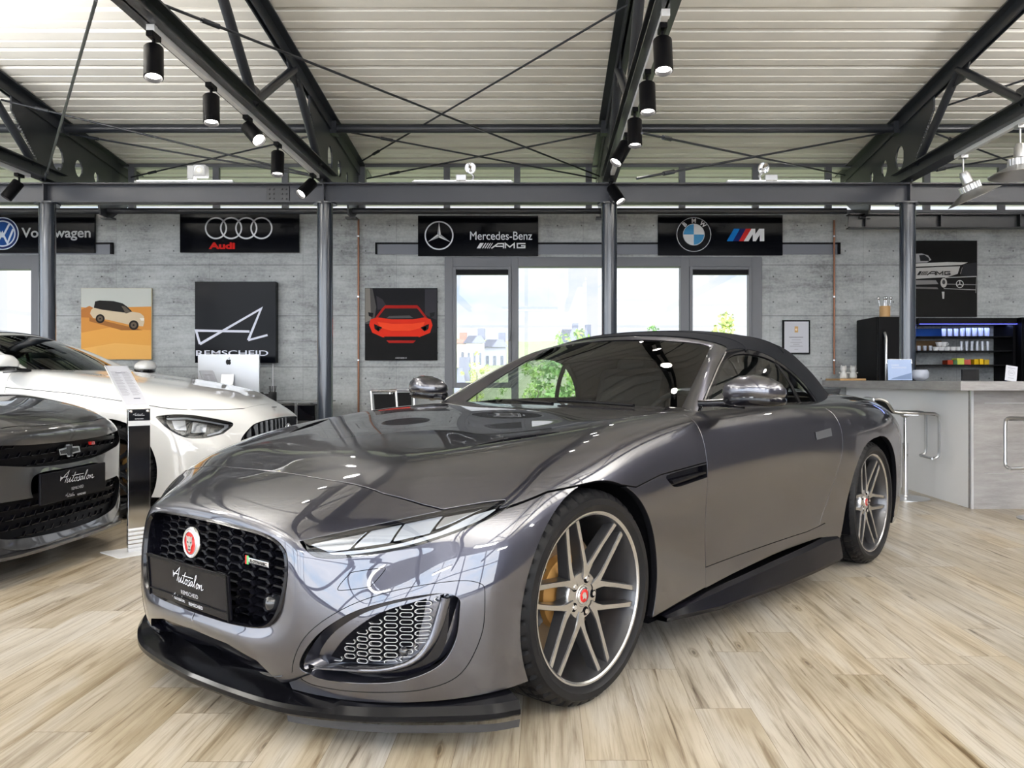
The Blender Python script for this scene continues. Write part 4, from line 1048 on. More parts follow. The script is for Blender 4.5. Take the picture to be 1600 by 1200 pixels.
em.prism([(-.8607, y, .527 + z) for y, z in ((-.005, -.008), (.005, -.008), (0, -.014))], (-.0004, 0, 0)); em.prism([(-.8607, y, .527 + z) for y, z in ((-.008, -.018), (.008, -.018), (.006, -.023), (-.006, -.023))], (-.0004, 0, 0))
em.build('round_emblem', None, jag)
# little performance badge in the grille
NS = NEAR   # local y sign of the car's left side
bd = MB(); bx = grille_x(.27) + .004
bd.use(M['chrome']).span((bx, NS * .245, .492), (bx + .004, NS * .355, .508), .001)
bd.use(M['red']).span((bx - .001, NS * .232, .487), (bx + .003, NS * .240, .513), .001); bd.use(mat('green_enamel', (.10, .45, .15), .3)).span((bx - .001, NS * .240, .487), (bx + .003, NS * .248, .513), .001)
bd.use(M['lamp_dark']); put_text(bd, 'R-DYNAMIC', (bx - .0006, NS * .302, .500), (0, NS, 0), (0, 0, 1), .009, .088, offset=.03)
bd.build('grille_badge', None, jag)
# number plate holder with the dealer's plate; written towards the car's left, as read from the front
def autosalon_art(mb, o, ux, uy, s):
    w = .022 * s
    ux = Vector(ux); uy = Vector(uy) + ux * .30
    def st(pts, ww=1.0, k=5): stroke(mb, [tuple(np.array(q) * s) for q in crom(pts, k)], w * ww, o, ux, uy)
    stroke(mb, [(-.96 * s, .12 * s), (-1.0 * s, .30 * s), (-.93 * s, .18 * s), (-.62 * s, .46 * s), (-.72 * s, .02 * s)], w * 1.1, o, ux, uy)
    stroke(mb, [(-.96 * s, .24 * s), (-.64 * s, .24 * s)], w, o, ux, uy)
    st([(-.60, .17), (-.62, .03), (-.57, .01), (-.50, .12), (-.47, .17), (-.49, .03), (-.44, .01), (-.38, .08)])
    st([(-.26, .36), (-.36, .06), (-.32, .0), (-.26, .03)]); stroke(mb, [(-.42 * s, .24 * s), (.20 * s, .24 * s)], w * .9, o, ux, uy)
    st([(-.14, .14), (-.21, .13), (-.24, .04), (-.18, -.01), (-.11, .05), (-.14, .14), (-.06, .12)])
    st([(.05, .16), (-.02, .13), (.02, .06), (.0, -.02), (-.07, -.01), (.06, .01)])
    st([(.18, .13), (.10, .12), (.07, .03), (.12, -.01), (.18, .08), (.20, .14), (.19, .02), (.24, -.01)])
    st([(.24, -.01), (.36, .22), (.38, .36), (.33, .30), (.30, .05), (.34, -.02)])
    st([(.52, .12), (.46, .12), (.42, .03), (.47, -.03), (.54, .04), (.51, .11), (.60, .09)])
    st([(.62, .12), (.60, -.02), (.60, -.02), (.68, .10), (.73, .10), (.72, .0), (.76, -.03), (.84, .01)])
    return mb
pl_x = -.868; pz = .398
pl = MB(); R3 = Matrix.Rotation(math.radians(-4), 3, 'Y')
pl.box((pl_x + .004, 0, pz), (.012, .50, .136), R3, .004); plate = pl.build('number_plate', M['plate_black'], jag)
def pf(y, z, d=-.0035): v = R3 @ Vector((d, y, z)); return Vector((pl_x, 0, pz)) + v
t = MB(); t.use(M['white_print']); ux = Vector((0, NS, 0)); uy = R3 @ Vector((0, 0, 1))
autosalon_art(t, pf(NS * .02, .004), ux, uy, .105)
t.use(M['silver_print']); put_text(t, 'REMSCHEID', pf(NS * .02, -.025), ux, uy, .0125, .105)
t.use(M['white_print']); autosalon_art(t, pf(NS * -.05, -.055), ux, uy, .045); put_text(t, 'REMSCHEID', pf(NS * .055, -.055), ux, uy, .010, .085)
t.build('plate_lettering', None, plate)
fr = MB()
for (ya, yb, za, zb) in ((-.25, .25, .060, .068), (-.25, .25, -.045, -.042), (-.25, -.243, -.068, .068), (.243, .25, -.068, .068)):
    c_ = [pf(ya, za, -.002), pf(yb, za, -.002), pf(yb, zb, -.002), pf(ya, zb, -.002)]; fr.prism(c_, R3 @ Vector((-.004, 0, 0)))
fr.build('plate_frame', M['black'], plate)
# parking camera in the grille and in the intakes
MB().lathe([(0, -.014), (.016, -.012), (.022, 0), (.024, .02)], 20, 'x', (-.812, NS * .375, .395)).build('parking_sensor', M['lamp_dark'], jag)

# chin scoop, gloss black
surf_obj('chin_scoop', [panel_mesh(JB, [front_in(scoop, -.02, -.5)], 60, 60, (1.2, 5), (0, 4.5), off=-.03, rim=0)], M['gloss_black'], jag)
# splitter blade
def chin_outline(off=0.0):
    pts = [(-.80, 0), (-.79, .2), (-.77, .38), (-.725, .52), (-.655, .66), (-.555, .79), (-.47, .885), (-.395, .925)]
    return [(x - off * math.cos(min(1.3, abs(y) * 1.45)), y + off * math.sin(min(1.3, abs(y) * 1.45)) * .9) for x, y in pts]
o1 = crom(chin_outline(.062), 6); o0 = crom(chin_outline(-.08), 6)
spb = MB(); M['splitter'] = mat('splitter_black', (.003, .003, .004), .16, spec=.16)
full = [np.array((p[0], -p[1])) for p in o1[::-1]] + [np.array(p) for p in o1[1:]]; fulli = [np.array((p[0], -p[1])) for p in o0[::-1]] + [np.array(p) for p in o0[1:]]
nn_ = len(full)
def zl(y): return .092 + .022 * max(0, abs(y) - .45) ** 1.2
rows = [[(q[0], q[1], zl(q[1]) + .075) for q in fulli], [(p[0] + .01, p[1] * .985, zl(p[1]) + .030 + .012 * (abs(p[1]) > .6)) for p in full], [(p[0], p[1], zl(p[1]) + .022) for p in full], [(p[0], p[1], zl(p[1]) + .008) for p in full], [(p[0] + .006, p[1] * .99, zl(p[1])) for p in full], [(q[0], q[1], zl(q[1]) + .004) for q in fulli]]
for A, B in zip(rows, rows[1:]): spb.add([tuple(a) for a in A] + [tuple(b2) for b2 in B], [(i, i + 1, nn_ + i + 1, nn_ + i) for i in range(nn_ - 1)], True)
spb.build('front_splitter', M['splitter'], jag, auto=40)
M['skirt'] = mat('grey_plastic', (.035, .036, .04), .5)
base_o = crom(chin_outline(.045), 6)
for s in (-1, 1):
    sk = MB()
    P_l = [(p[0] + .01, s * p[1], .088 + .0) for p in base_o if p[1] > .42]; Q_l = [(x + .006, y * .99, .062) for x, y, z in P_l]; m_ = len(P_l)
    sk.add(P_l + Q_l, [(i, i + 1, m_ + i + 1, m_ + i) for i in range(m_ - 1)], True)
    sk.build('rubber_skirt', M['skirt'], jag)

# headlamps
for s in (-1, 1):
    fl = lambda res: (([(a, s * b2, c) for a, b2, c in res[0]], res[1] if s > 0 else [q[::-1] for q in res[1]], [(a, s * b2, c) for a, b2, c in res[2]], res[3]))
    dark_back = panel_mesh(JB, [front_in(HLp, .0, -.2)], 120, 120, (1.8, 8), (3.5, 7.5), mirror=False, off=-.045, rim=0)
    hl = surf_obj('headlamp', [fl(dark_back)], M['lamp_dark'], jag)
    # black surround, following the outline just under the glass
    sur = panel_mesh(JB, [front_in(HLp, .0015, -.2), lambda P: .0085 - poly_in(HLp, P[:, [1, 2]])], 200, 200, (1.8, 8), (3.5, 7.5), mirror=False, off=-.003, rim=.03)
    surf_obj('lamp_surround', [fl(sur)], M['gloss_black'], hl)
    # light-guide hook along the lower edge
    hook = [tuple(p) for p in crom([(.535,.548),(.535,.548),(.62,.560),(.70,.578),(.77,.605),(.80,.622),(.835,.655),(.835,.655),(.865,.668),(.865,.668),(.85,.640),(.80,.603),(.73,.578),(.64,.553),(.56,.545)], 4, True)]
    g_ = panel_mesh(JB, [front_in(hook, .0, -.2)], 200, 200, (1.8, 8), (3.5, 7.5), mirror=False, off=-.007, rim=.012)
    surf_obj('light_guide', [fl(g_)], M['lamp_white'], hl)
    for q, (pp, mt) in enumerate((([(.485,.572),(.535,.552),(.580,.562),(.600,.616),(.56,.604)], 'lamp_silver'), ([(.590,.566),(.675,.584),(.675,.638),(.612,.619)], 'lamp_white'), ([(.683,.588),(.762,.612),(.762,.662),(.683,.640)], 'lamp_white'), ([(.770,.622),(.800,.640),(.842,.678),(.80,.668),(.770,.658)], 'lamp_silver'))):
        r_ = panel_mesh(JB, [front_in(pp, .0, -.2)], 160, 160, (1.8, 8), (3.5, 7.5), mirror=False, off=-.012, rim=.008)
        surf_obj('reflector', [fl(r_)], M[mt], hl)
    cx_ = -.47
    MB().lathe([(0, -.03), (.012, -.027), (.020, -.015), (.022, 0)], 24, 'x', (cx_ + .02, s * .765, .628)).build('projector_lens', M['chrome'], hl, fix=True)
    gl_ = panel_mesh(JB, [front_in(HLp, .001, -.2)], 120, 120, (1.8, 8), (3.5, 7.5), mirror=False, off=.0, rim=0)
    surf_obj('lamp_cover', [fl(gl_)], M['clear_glass'], hl)
    # lower intake: pocket, honeycomb and the painted blade
    pk = panel_mesh(JB, [front_in(INT, -.004, -.2)], 90, 90, (1.8, 7), (0, 5), mirror=False, off=-.05, rim=0)
    ik = surf_obj('side_intake', [fl(pk)], M['grey_paint'], jag)
    # inner wall of the pocket
    pw = MB(); q = np.array(INT)
    def surf_x(y, z):  # fascia x at (y, z)
        return float(np.interp(y, [.44, .56, .66, .76, .84, .93], [-.775, -.745, -.70, -.625, -.53, -.41]))
    m_ = len(INT); A = [(surf_x(y, z), s * y, z) for y, z in INT]; B = [(surf_x(y, z) + .055, s * (.68 + (y - .68) * .93), .33 + (z - .33) * .86) for y, z in INT]
    pw.add(A + B, [(i, (i + 1) % m_, m_ + (i + 1) % m_, m_ + i) for i in range(m_)], True); pw.build('intake_wall', M['grey_paint'], ik)
    mesh_poly = [tuple(p) for p in crom([(.545,.240),(.545,.240),(.60,.318),(.69,.392),(.802,.434),(.802,.434),(.796,.36),(.772,.292),(.725,.256),(.725,.256),(.64,.243)], 4, True)]
    bp = panel_mesh(JB, [front_in(mesh_poly, .0, -.2)], 90, 90, (1.8, 7), (0, 5), mirror=False, off=-.042, rim=0)
    surf_obj('intake_mesh', [fl(bp)], M['liner'], ik)
    hc = MB(); 
    cells = [(.560 + q2 * .0350, .252 + r * .0204 + (.0102 if q2 % 2 else 0)) for q2 in range(0, 9) for r in range(0, 12)]
    dd = poly_in(mesh_poly, np.array(cells))
    for (y, z), d in zip(cells, dd):
        if d < -.004: continue
        xs_ = surf_x(y, z) + .030; slope = (surf_x(y + .01, z) - surf_x(y - .01, z)) / .02
        hh = [(1, .35), (.72, .85), (-.72, .85), (-1, .35), (-1, -.35), (-.72, -.85), (.72, -.85), (1, -.35)]
        ri = [[(xs_ + slope * c1 * .0150 * sc + dx, s * (y + c1 * .0150 * sc), z + c2 * .0078 * sc2) for c1, c2 in hh] for sc, sc2, dx in ((1.0, 1.0, .004), (1.0, 1.0, 0), (.91, .80, 0), (.91, .80, .008))]
        ok = poly_in(mesh_poly, np.array([(y + c1 * .0150, z + c2 * .0078) for c1, c2 in hh]))
        fs = [i for i in range(8) if ok[i] > -.002 and ok[(i + 1) % 8] > -.002]
        if len(fs) < 3: continue
        for A, B in zip(ri, ri[1:]): hc.add(A + B, [(i, (i + 1) % 8, 8 + (i + 1) % 8, 8 + i) for i in fs])
    hc.build('honeycomb', M['alu'], ik)
    # blade: runs along the bottom then sweeps up at the outer side
    path = [(.50,.222),(.56,.230),(.64,.234),(.71,.240),(.765,.265),(.795,.32),(.812,.40),(.818,.435)]
    pc = crom(path, 5); bl = MB(); rows_ = []
    for i, p in enumerate(pc):
        a = pc[max(0, i - 1)]; b2 = pc[min(len(pc) - 1, i + 1)]; d = (b2 - a) / np.linalg.norm(b2 - a); nrm = np.array([-d[1], d[0]])
        tt = i / (len(pc) - 1); wd_ = np.interp(tt, [0, .15, .5, .8, 1], [.001, .006, .009, .014, .016])
        x0_ = surf_x(p[0], p[1])
        rows_.append([(x0_ + .045, *(p + nrm * wd_ * 1.2)), (x0_ + .006, *(p + nrm * wd_ * .9)), (x0_ - .001, *(p + nrm * wd_ * .4)), (x0_ - .001, *(p - nrm * wd_ * .4)), (x0_ + .006, *(p - nrm * wd_ * .9)), (x0_ + .05, *(p - nrm * wd_))])
    vs = [(a, s * b2, c) for r in rows_ for a, b2, c in r]; k6 = 6
    bl.add(vs, [(i * k6 + j, i * k6 + j + 1, (i + 1) * k6 + j + 1, (i + 1) * k6 + j) for i in range(len(rows_) - 1) for j in range(5)], True)
    bl.build('intake_blade', M['grey_paint'], ik, auto=60)
    # dark gap outside the blade
    dg = [tuple(p) for p in crom([(.57,.222),(.66,.222),(.735,.228),(.79,.258),(.822,.32),(.838,.43),(.850,.43),(.846,.32),(.82,.25),(.77,.213),(.68,.205),(.60,.212)], 4, True)]
    d1 = panel_mesh(JB, [front_in(dg, .0, -.2)], 140, 140, (1.8, 8), (0, 5), mirror=False, off=-.03, rim=0)
    surf_obj('intake_slot', [fl(d1)], M['gloss_black'], ik)
    MB().lathe([(0, -.008), (.008, -.008), (.012, -.004), (.014, .006)], 20, 'x', (surf_x(.735, .28) + .018, s * .735, .285)).build('parking_sensor', M['lamp_dark'], ik)
    # side vent behind the front wheel
    ve = panel_mesh(JB, [side_in(vent, -.003), lambda P: .766 - P[:, 0]], 80, 80, (9, 11.2), (3, 6), mirror=False, off=-.022, rim=0)
    vn = surf_obj('side_vent', [fl(ve)], M['gloss_black'], jag)
    v2 = [(.50, .655), (.58, .662), (.765, .668), (.765, .675), (.58, .670), (.49, .668)]
    ve = panel_mesh(JB, [side_in(v2), lambda P: .766 - P[:, 0]], 120, 120, (9, 11.2), (3, 6), mirror=False, off=-.004, rim=.012)
    surf_obj('vent_blade', [fl(ve)], M['gloss_black'], vn)
# thin shut lines of the tow cover and the intake trim, cut as fine dark cords in the paint
def cord(mb, S, poly, s, closed=True, r=.0011, uv0=(4, 3)):
    """lays a cord on surface S along points given in (y, z), found by Newton steps"""
    out = []; u, v = uv0
    for y, z in poly:
        for _ in range(25):
            P0 = S(np.array([u]), np.array([v]))[0]; Pu = (S(np.array([u + 1e-3]), np.array([v]))[0] - P0) / 1e-3; Pv = (S(np.array([u]), np.array([v + 1e-3]))[0] - P0) / 1e-3
            J = np.array([[Pu[1], Pv[1]], [Pu[2], Pv[2]]]); r_ = np.array([y - P0[1], z - P0[2]])
            try: d = np.linalg.solve(J, r_)
            except Exception: break
            d = np.clip(d, -.4, .4); u = float(np.clip(u + d[0], 0, S.nu - 1)); v = float(np.clip(v + d[1], 0, S.nv - 1))
            if np.abs(r_).max() < 1e-5: break
        P0 = S(np.array([u]), np.array([v]))[0]; out.append((P0[0], s * P0[1], P0[2]))
    mb.tube(out, r, 6, closed=closed); return mb
tow = [tuple(p) for p in crom([(.580,.458),(.600,.492),(.612,.500),(.680,.513),(.688,.506),(.668,.470),(.655,.462),(.590,.450)], 3, True)]
trim_l = [tuple(p) for p in crom([(.45,.21),(.50,.315),(.60,.40),(.72,.455),(.84,.482),(.892,.475),(.905,.44),(.90,.33),(.865,.23),(.80,.19),(.70,.178),(.56,.172),(.47,.178)], 6, True)]
for s in (-1, 1):
    c_ = MB(); cord(c_, JB, tow, s, uv0=(3.6, 4.6)); c_.build('tow_eye_cover', M['liner'], jag)
    c_ = MB(); cord(c_, JB, trim_l, s, uv0=(3, 2.6)); c_.build('intake_trim_seam', M['liner'], jag)
# ---------------------------------------------------------------- cabin: windscreen, frame, roof, side glass
FRM = [  # inner edge ... outer edge of the screen frame, from the pillar foot over the corner to the centre
 [(.93,.675,.875),(1.11,.635,.99),(1.30,.585,1.10),(1.44,.545,1.172),(1.485,.505,1.203),(1.475,.38,1.222),(1.455,.19,1.237),(1.445,0,1.242)],
 [(.915,.715,.89),(1.10,.670,1.002),(1.285,.618,1.108),(1.435,.577,1.178),(1.505,.528,1.209),(1.50,.39,1.231),(1.485,.195,1.247),(1.475,0,1.252)],
 [(.905,.755,.897),(1.095,.705,1.003),(1.28,.650,1.106),(1.435,.606,1.174),(1.525,.550,1.207),(1.525,.395,1.237),(1.51,.2,1.254),(1.50,0,1.259)],
 [(.90,.785,.895),(1.09,.733,.995),(1.28,.675,1.092),(1.44,.628,1.162),(1.545,.572,1.198),(1.547,.40,1.238),(1.535,.2,1.257),(1.525,0,1.263)]]
WSC = [  # windscreen from foot to head, side to centre
 [(.96,.70,.868),(.935,.62,.885),(.88,.42,.905),(.84,.2,.916),(.83,0,.918)],
 [(1.12,.645,.985),(1.085,.56,1.0),(1.045,.38,1.015),(1.02,.19,1.025),(1.01,0,1.028)],
 [(1.30,.59,1.092),(1.27,.52,1.105),(1.235,.35,1.125),(1.215,.18,1.135),(1.21,0,1.138)],
 [(1.49,.535,1.195),(1.475,.46,1.207),(1.46,.32,1.222),(1.45,.16,1.232),(1.445,0,1.237)]]
TOP = [
 [(.90,.785,.895),(1.09,.733,.995),(1.28,.675,1.092),(1.44,.628,1.162),(1.545,.574,1.202),(1.545,.40,1.244),(1.53,.2,1.262),(1.52,0,1.268)],
 [(1.25,.80,.905),(1.33,.765,.995),(1.46,.705,1.085),(1.58,.655,1.152),(1.66,.585,1.214),(1.66,.41,1.262),(1.66,.2,1.283),(1.65,0,1.288)],
 [(1.60,.805,.91),(1.65,.775,.995),(1.72,.725,1.082),(1.80,.668,1.155),(1.85,.59,1.228),(1.86,.41,1.280),(1.86,.2,1.300),(1.86,0,1.306)],
 [(1.95,.805,.91),(1.97,.775,.985),(2.0,.725,1.073),(2.05,.665,1.150),(2.08,.585,1.222),(2.1,.40,1.272),(2.1,.2,1.292),(2.1,0,1.298)],
 [(2.25,.79,.915),(2.25,.755,.985),(2.27,.70,1.068),(2.29,.63,1.142),(2.31,.545,1.203),(2.33,.38,1.242),(2.34,.19,1.260),(2.34,0,1.264)],
 [(2.45,.74,.925),(2.46,.71,.978),(2.48,.66,1.04),(2.5,.59,1.10),(2.52,.50,1.145),(2.54,.35,1.175),(2.56,.18,1.19),(2.56,0,1.195)],
 [(2.62,.68,.93),(2.64,.65,.97),(2.66,.60,1.01),(2.69,.54,1.05),(2.72,.46,1.08),(2.75,.32,1.10),(2.77,.16,1.11),(2.77,0,1.112)],
 [(2.76,.64,.935),(2.78,.61,.95),(2.81,.57,.962),(2.85,.50,.973),(2.89,.42,.983),(2.93,.3,.988),(2.95,.15,.99),(2.95,0,.99)]]
SG = [(.965,.90),(.965,.90),(.985,.925),(1.12,.998),(1.30,1.095),(1.44,1.150),(1.56,1.172),(1.70,1.170),(1.84,1.145),(1.97,1.085),(2.07,1.01),(2.14,.925),(2.14,.925),(2.14,.88),(2.14,.88),(.965,.86),(.965,.86)]
def tf(rows, T): return [[T(p) for p in r] for r in rows]
def flip_s(res, s):
    v, f_, n_, sm_ = res
    return (v, f_, n_, sm_) if s > 0 else ([(a, -b, c) for a, b, c in v], [q[::-1] for q in f_], [(a, -b, c) for a, b, c in n_], sm_)
def cabin_top(root, T, paintm, roofm, roof_name, glass):
    sg = [T((x, .7, z)) for x, z in crom(SG, 4, True)]; sg = [(p[0], p[2]) for p in sg]
    fr_, ws_, tp_ = Net(tf(FRM, T)), Net(tf(WSC, T)), Net(tf(TOP, T))
    fo = surf_obj('windscreen_frame', [panel_mesh(fr_, [], 16, 90, rim=.012)], paintm, root)
    wo = surf_obj('windscreen', [panel_mesh(ws_, [], 30, 50, rim=0)], glass, root)
    # fabric or metal roof around the side glass
    zb = T((1.5, .8, .905))[2]
    rr = panel_mesh(tp_, [side_out(sg, 0.012), lambda P: np.where(P[:, 0] < T((1.0, 0, 0))[0], -1, 1), lambda P: P[:, 2] - zb - .004], 120, 90, rim=.014)
    ro = surf_obj(roof_name, [rr], roofm, root)
    for s in (-1, 1):
        fr2 = panel_mesh(tp_, [side_in(sg, -.013), lambda P: .012 - poly_in(sg, P[:, [0, 2]])], 200, 160, (0, 5), (0, 4.5), mirror=False, off=-.002, rim=.015)
        surf_obj('window_seal', [flip_s(fr2, s)], M['gloss_black'], root)
        g = panel_mesh(tp_, [side_in(sg, .010)], 60, 50, (0, 5), (0, 4.5), mirror=False, off=-.008, rim=0)
        surf_obj('side_window', [flip_s(g, s)], glass, root)
        xq = T((1.93, 0, 0))[0]
        g = panel_mesh(tp_, [side_in(sg, .008), lambda P: .014 - np.abs(P[:, 0] - xq - (P[:, 2] - zb) * -.25)], 160, 80, (1, 5), (0, 4.5), mirror=False, off=-.006, rim=.01)
        surf_obj('window_bar', [flip_s(g, s)], M['black'], root)
    return fr_, ws_, tp_, ro
ID = lambda p: p
_, WSN, TPN, roof = cabin_top(jag, ID, M['grey_paint'], M['fabric'], 'fabric_roof', M['car_glass'])
# seams of the fabric roof
sm = MB()
for uu in (1.15, 3.0):
    pts = [tuple(TPN(np.array([uu]), np.array([v]))[0] + TPN.normal(np.array([uu]), np.array([v]))[0] * .001) for v in np.linspace(3.3, 7, 18)]
    sm.tube(pts + [(a, -b, c) for a, b, c in pts[-2::-1]], .003, 6)
sm.build('roof_seam', M['fabric'], roof)
# bright strip of the screen frame along the near door glass, and wipers
for s in (-1, 1):
    b = MB(); b.tube([(x, s * y, z) for x, y, z in ((.905, .795, .893), (1.09, .742, .997), (1.28, .685, 1.094), (1.44, .637, 1.163))], .004, 8); b.build('pillar_trim', M['chrome'], jag)
w = MB()
for pts in (([(.80, -.10, .925), (.86, .15, .932), (.91, .36, .927), (.95, .60, .905)]), ([(.79, -.55, .925), (.83, -.3, .934), (.84, -.1, .938)])):
    w.tube(crom([tuple(p) for p in pts], 5), .007, 8)
w.build('wiper', M['black'], jag)
cw = MB()
A = [(x, y, z) for x, y, z in [(.78, -.72, .905), (.70, -.45, .915), (.655, 0, .92), (.70, .45, .915), (.78, .72, .905)]]; B = [(1.0, -.74, .86), (.93, -.45, .89), (.87, 0, .90), (.93, .45, .89), (1.0, .74, .86)]
A = [tuple(p) for p in crom(A, 5)]; B = [tuple(p) for p in crom(B, 5)]; n = len(A); cw.add([(a, b2, c - .012) for a, b2, c in A] + B, [(i, i + 1, n + i + 1, n + i) for i in range(n - 1)], True); cw.build('cowl', M['black'], jag)
# mirrors
def mirror(root, s, T, paintm, name='wing_mirror'):
    def E_(cx_, cy_, cz_, secs):
        v = []; n = 20
        for (yy, rx, rz, dx, dz) in secs:
            for k in range(n):
                a = 2 * PI * k / n; ca, sa = math.cos(a), math.sin(a)
                ca = math.copysign(abs(ca) ** .8, ca); sa = math.copysign(abs(sa) ** .8, sa)
                v.append((cx_ + dx + ca * rx, s * (cy_ + yy), cz_ + dz + sa * rz * (1.0 if sa > 0 else .62)))
        f_ = [(i * n + k, i * n + (k + 1) % n, (i + 1) * n + (k + 1) % n, (i + 1) * n + k) for i in range(len(secs) - 1) for k in range(n)]
        f_ += [tuple(range(n)), tuple(range((len(secs) - 1) * n, len(secs) * n))]
        return v, f_
    secs = [(a * 1.16, b * 1.12, c * 1.30, d, e) for a, b, c, d, e in [(-.100, .015, .008, .02, 0), (-.096, .040, .022, .012, .002), (-.075, .062, .038, .0, .003), (-.03, .075, .050, -.004, .008), (.02, .078, .052, 0, .010), (.065, .070, .044, .01, .006), (.095, .052, .032, .025, .002), (.108, .03, .018, .035, 0), (.112, .008, .005, .04, 0)]]
    c = T((1.005, .975, .978))
    v, f_ = E_(*c, secs); v = [(x, y, z) for x, y, z in v]
    o = MB(); o.add(v, f_, True); mo = o.build(name, paintm, root)
    v, f_ = E_(c[0] + .004, c[1], c[2] - .026, [(a, b_ * .95, c2 * .72, d, e - .008) for a, b_, c2, d, e in secs]); o = MB(); o.add(v, f_, True); o.build('mirror_base', M['gloss_black'], mo)
    i = MB(); i.tube([(c[0] - .073 + .10 * max(0, (yy - .02) / .09) ** 2, s * (c[1] + yy), c[2] - .012) for yy in (-.02, .01, .04, .07, .09)], [.004, .006, .006, .005, .003], 8); i.build('indicator', M['lamp_white'], mo)
    ft = T((.97, .79, .935)); a = MB(); a.tube([(ft[0] - .03, s * (ft[1] - .02), ft[2]), (ft[0] + .0, s * (ft[1] + .06), ft[2] + .003), (c[0] + .01, s * (c[1] - .03), c[2] - .038)], [.014, .016, .026], 12); a.build('mirror_arm', M['gloss_black'], mo)
for s in (-1, 1): mirror(jag, s, ID, M['grey_paint'])
# small triangular cover ahead of the door glass
for s in (-1, 1):
    MB().prism([(.90, s * .80, .89), (1.03, s * .795, .905), (1.04, s * .765, .96), (.96, s * .78, .925)], (0, -s * .012, 0)).build('mirror_foot', M['gloss_black'], jag)
# cockpit: dashboard, wheel, seats, inner panels
def cockpit(root, T):
    d = MB()
    def cv(pts): return [T(p) for p in pts]
    A = cv([(1.0, y, .80 + .06 * (1 - abs(y) / .75)) for y in np.linspace(-.72, .72, 13)]); B = cv([(1.28, y, .84 + .03 * math.cos(y * 6)) for y in np.linspace(-.70, .70, 13)]); C_ = cv([(1.38, y, .72) for y in np.linspace(-.70, .70, 13)]); D_ = cv([(1.38, y, .30) for y in np.linspace(-.70, .70, 13)])
    for X, Y_ in ((A, B), (B, C_), (C_, D_)): d.add(X + Y_, [(i, i + 1, 14 + i, 13 + i) for i in range(12)], True)
    d.build('dashboard', M['leather'], root)
    c = T((1.42, -.37, .80)); R1 = Matrix.Rotation(math.radians(-68), 3, 'Y'); sw_ = MB()
    sw_.tube([R1 @ Vector((.18 * math.cos(a), .18 * math.sin(a), 0)) + Vector(c) for a in np.linspace(0, 2 * PI, 33)[:-1]], .014, 10, closed=True)
    for a in (0.1, PI - .1, -PI / 2): sw_.tube([Vector(c), R1 @ Vector((.175 * math.sin(a), .175 * math.cos(a), 0)) + Vector(c)], .014, 8)
    sw_.lathe([(0, .02), (.05, .015), (.06, 0), (0, -.02)], 20, rot=R1, c=c); sw_.build('steering_wheel', M['leather'], root)
    for s in (-1, 1):
        st_ = MB(); p0 = T((1.85, s * .37, .42)); p1 = T((2.12, s * .37, .80)); p2 = T((2.19, s * .37, 1.06))
        st_.box(p0, (.52, .50, .16), Matrix.Rotation(math.radians(-6), 3, 'Y'), .06).box(p1, (.17, .50, .62), Matrix.Rotation(math.radians(16), 3, 'Y'), .07).box(p2, (.12, .27, .22), Matrix.Rotation(math.radians(12), 3, 'Y'), .05)
        st_.build('seat', M['leather'], root)
    p0 = T((1.6, 0, .40)); i_ = MB(); i_.box(p0, (1.1, .22, .30), None, .03); i_.span(T((.95, -.72, .15)), T((2.6, .72, .22)))
    for s in (-1, 1): i_.span(T((1.0, s * .80, .2)), T((2.3, s * .765, .88)))
    i_.span(T((2.45, -.72, .2)), T((2.5, .72, .93))); i_.build('cabin_lining', M['leather'], root)
cockpit(jag, ID)
# tail edge spoiler seen against the bar
MB().prism([(3.40, -.45, .925), (3.40, .45, .925), (3.56, .40, .955), (3.56, -.40, .955)], (0, 0, .012)).build('rear_spoiler', M['gloss_black'], jag)

# ---------------------------------------------------------------- the two cars at the left
def place_car(root, A, th):
    root.location = (A[0], A[1], 0); root.rotation_euler = (0, 0, math.atan2(math.cos(th), math.sin(th)))
def body_rest(net, root, paintm, wb, ar, az, front_fields, z_hood=.0, xs_door=(.9, 2.1), cockhole=None, sillz=.2):
    """bonnet, bumper, doors and tail of a parked neighbour"""
    arches_ = [outside_circle(0, az, ar), outside_circle(wb, az, ar)]
    return arches_
# white four door coupe
wc = empty('saloon_car', (0, 0, 0), 0, 'white low car with a vertical slat grille parked at the left behind the price stand', 'car'); place_car(wc, (-3.164, 7.058), -1.5206)
WN = Net(R_WHITE); wWB = 2.95; wAR, wAZ = .385, .36
w_ar = [outside_circle(0, wAZ, wAR), outside_circle(wWB, wAZ, wAR)]
# headlamp outline in (x, z): it lies on the flank; grille in (y, z)
WH = [tuple(p) for p in crom([(-.355,.762),(-.355,.762),(-.465,.775),(-.578,.768),(-.68,.742),(-.793,.702),(-.793,.702),(-.80,.672),(-.765,.618),(-.765,.618),(-.671,.592),(-.563,.604),(-.455,.668)], 5, True)]
WG = [tuple(p) for p in crom([(0,.715),(.30,.708),(.455,.690),(.53,.645),(.60,.565),(.62,.47),(.60,.42),(.60,.42),(0,.40),(-.60,.42),(-.60,.42),(-.62,.47),(-.60,.565),(-.53,.645),(-.455,.690),(-.30,.708)], 4, True)]
def lamp_out(P): return np.where((np.abs(P[:, 1]) > .45) & (P[:, 0] < -.3), -poly_in(WH, P[:, [0, 2]]), 1)
def lamp_in(g=0.0): return lambda P: np.where((np.abs(P[:, 1]) > .45) & (P[:, 0] < -.3), poly_in(WH, P[:, [0, 2]]) - g, -1)
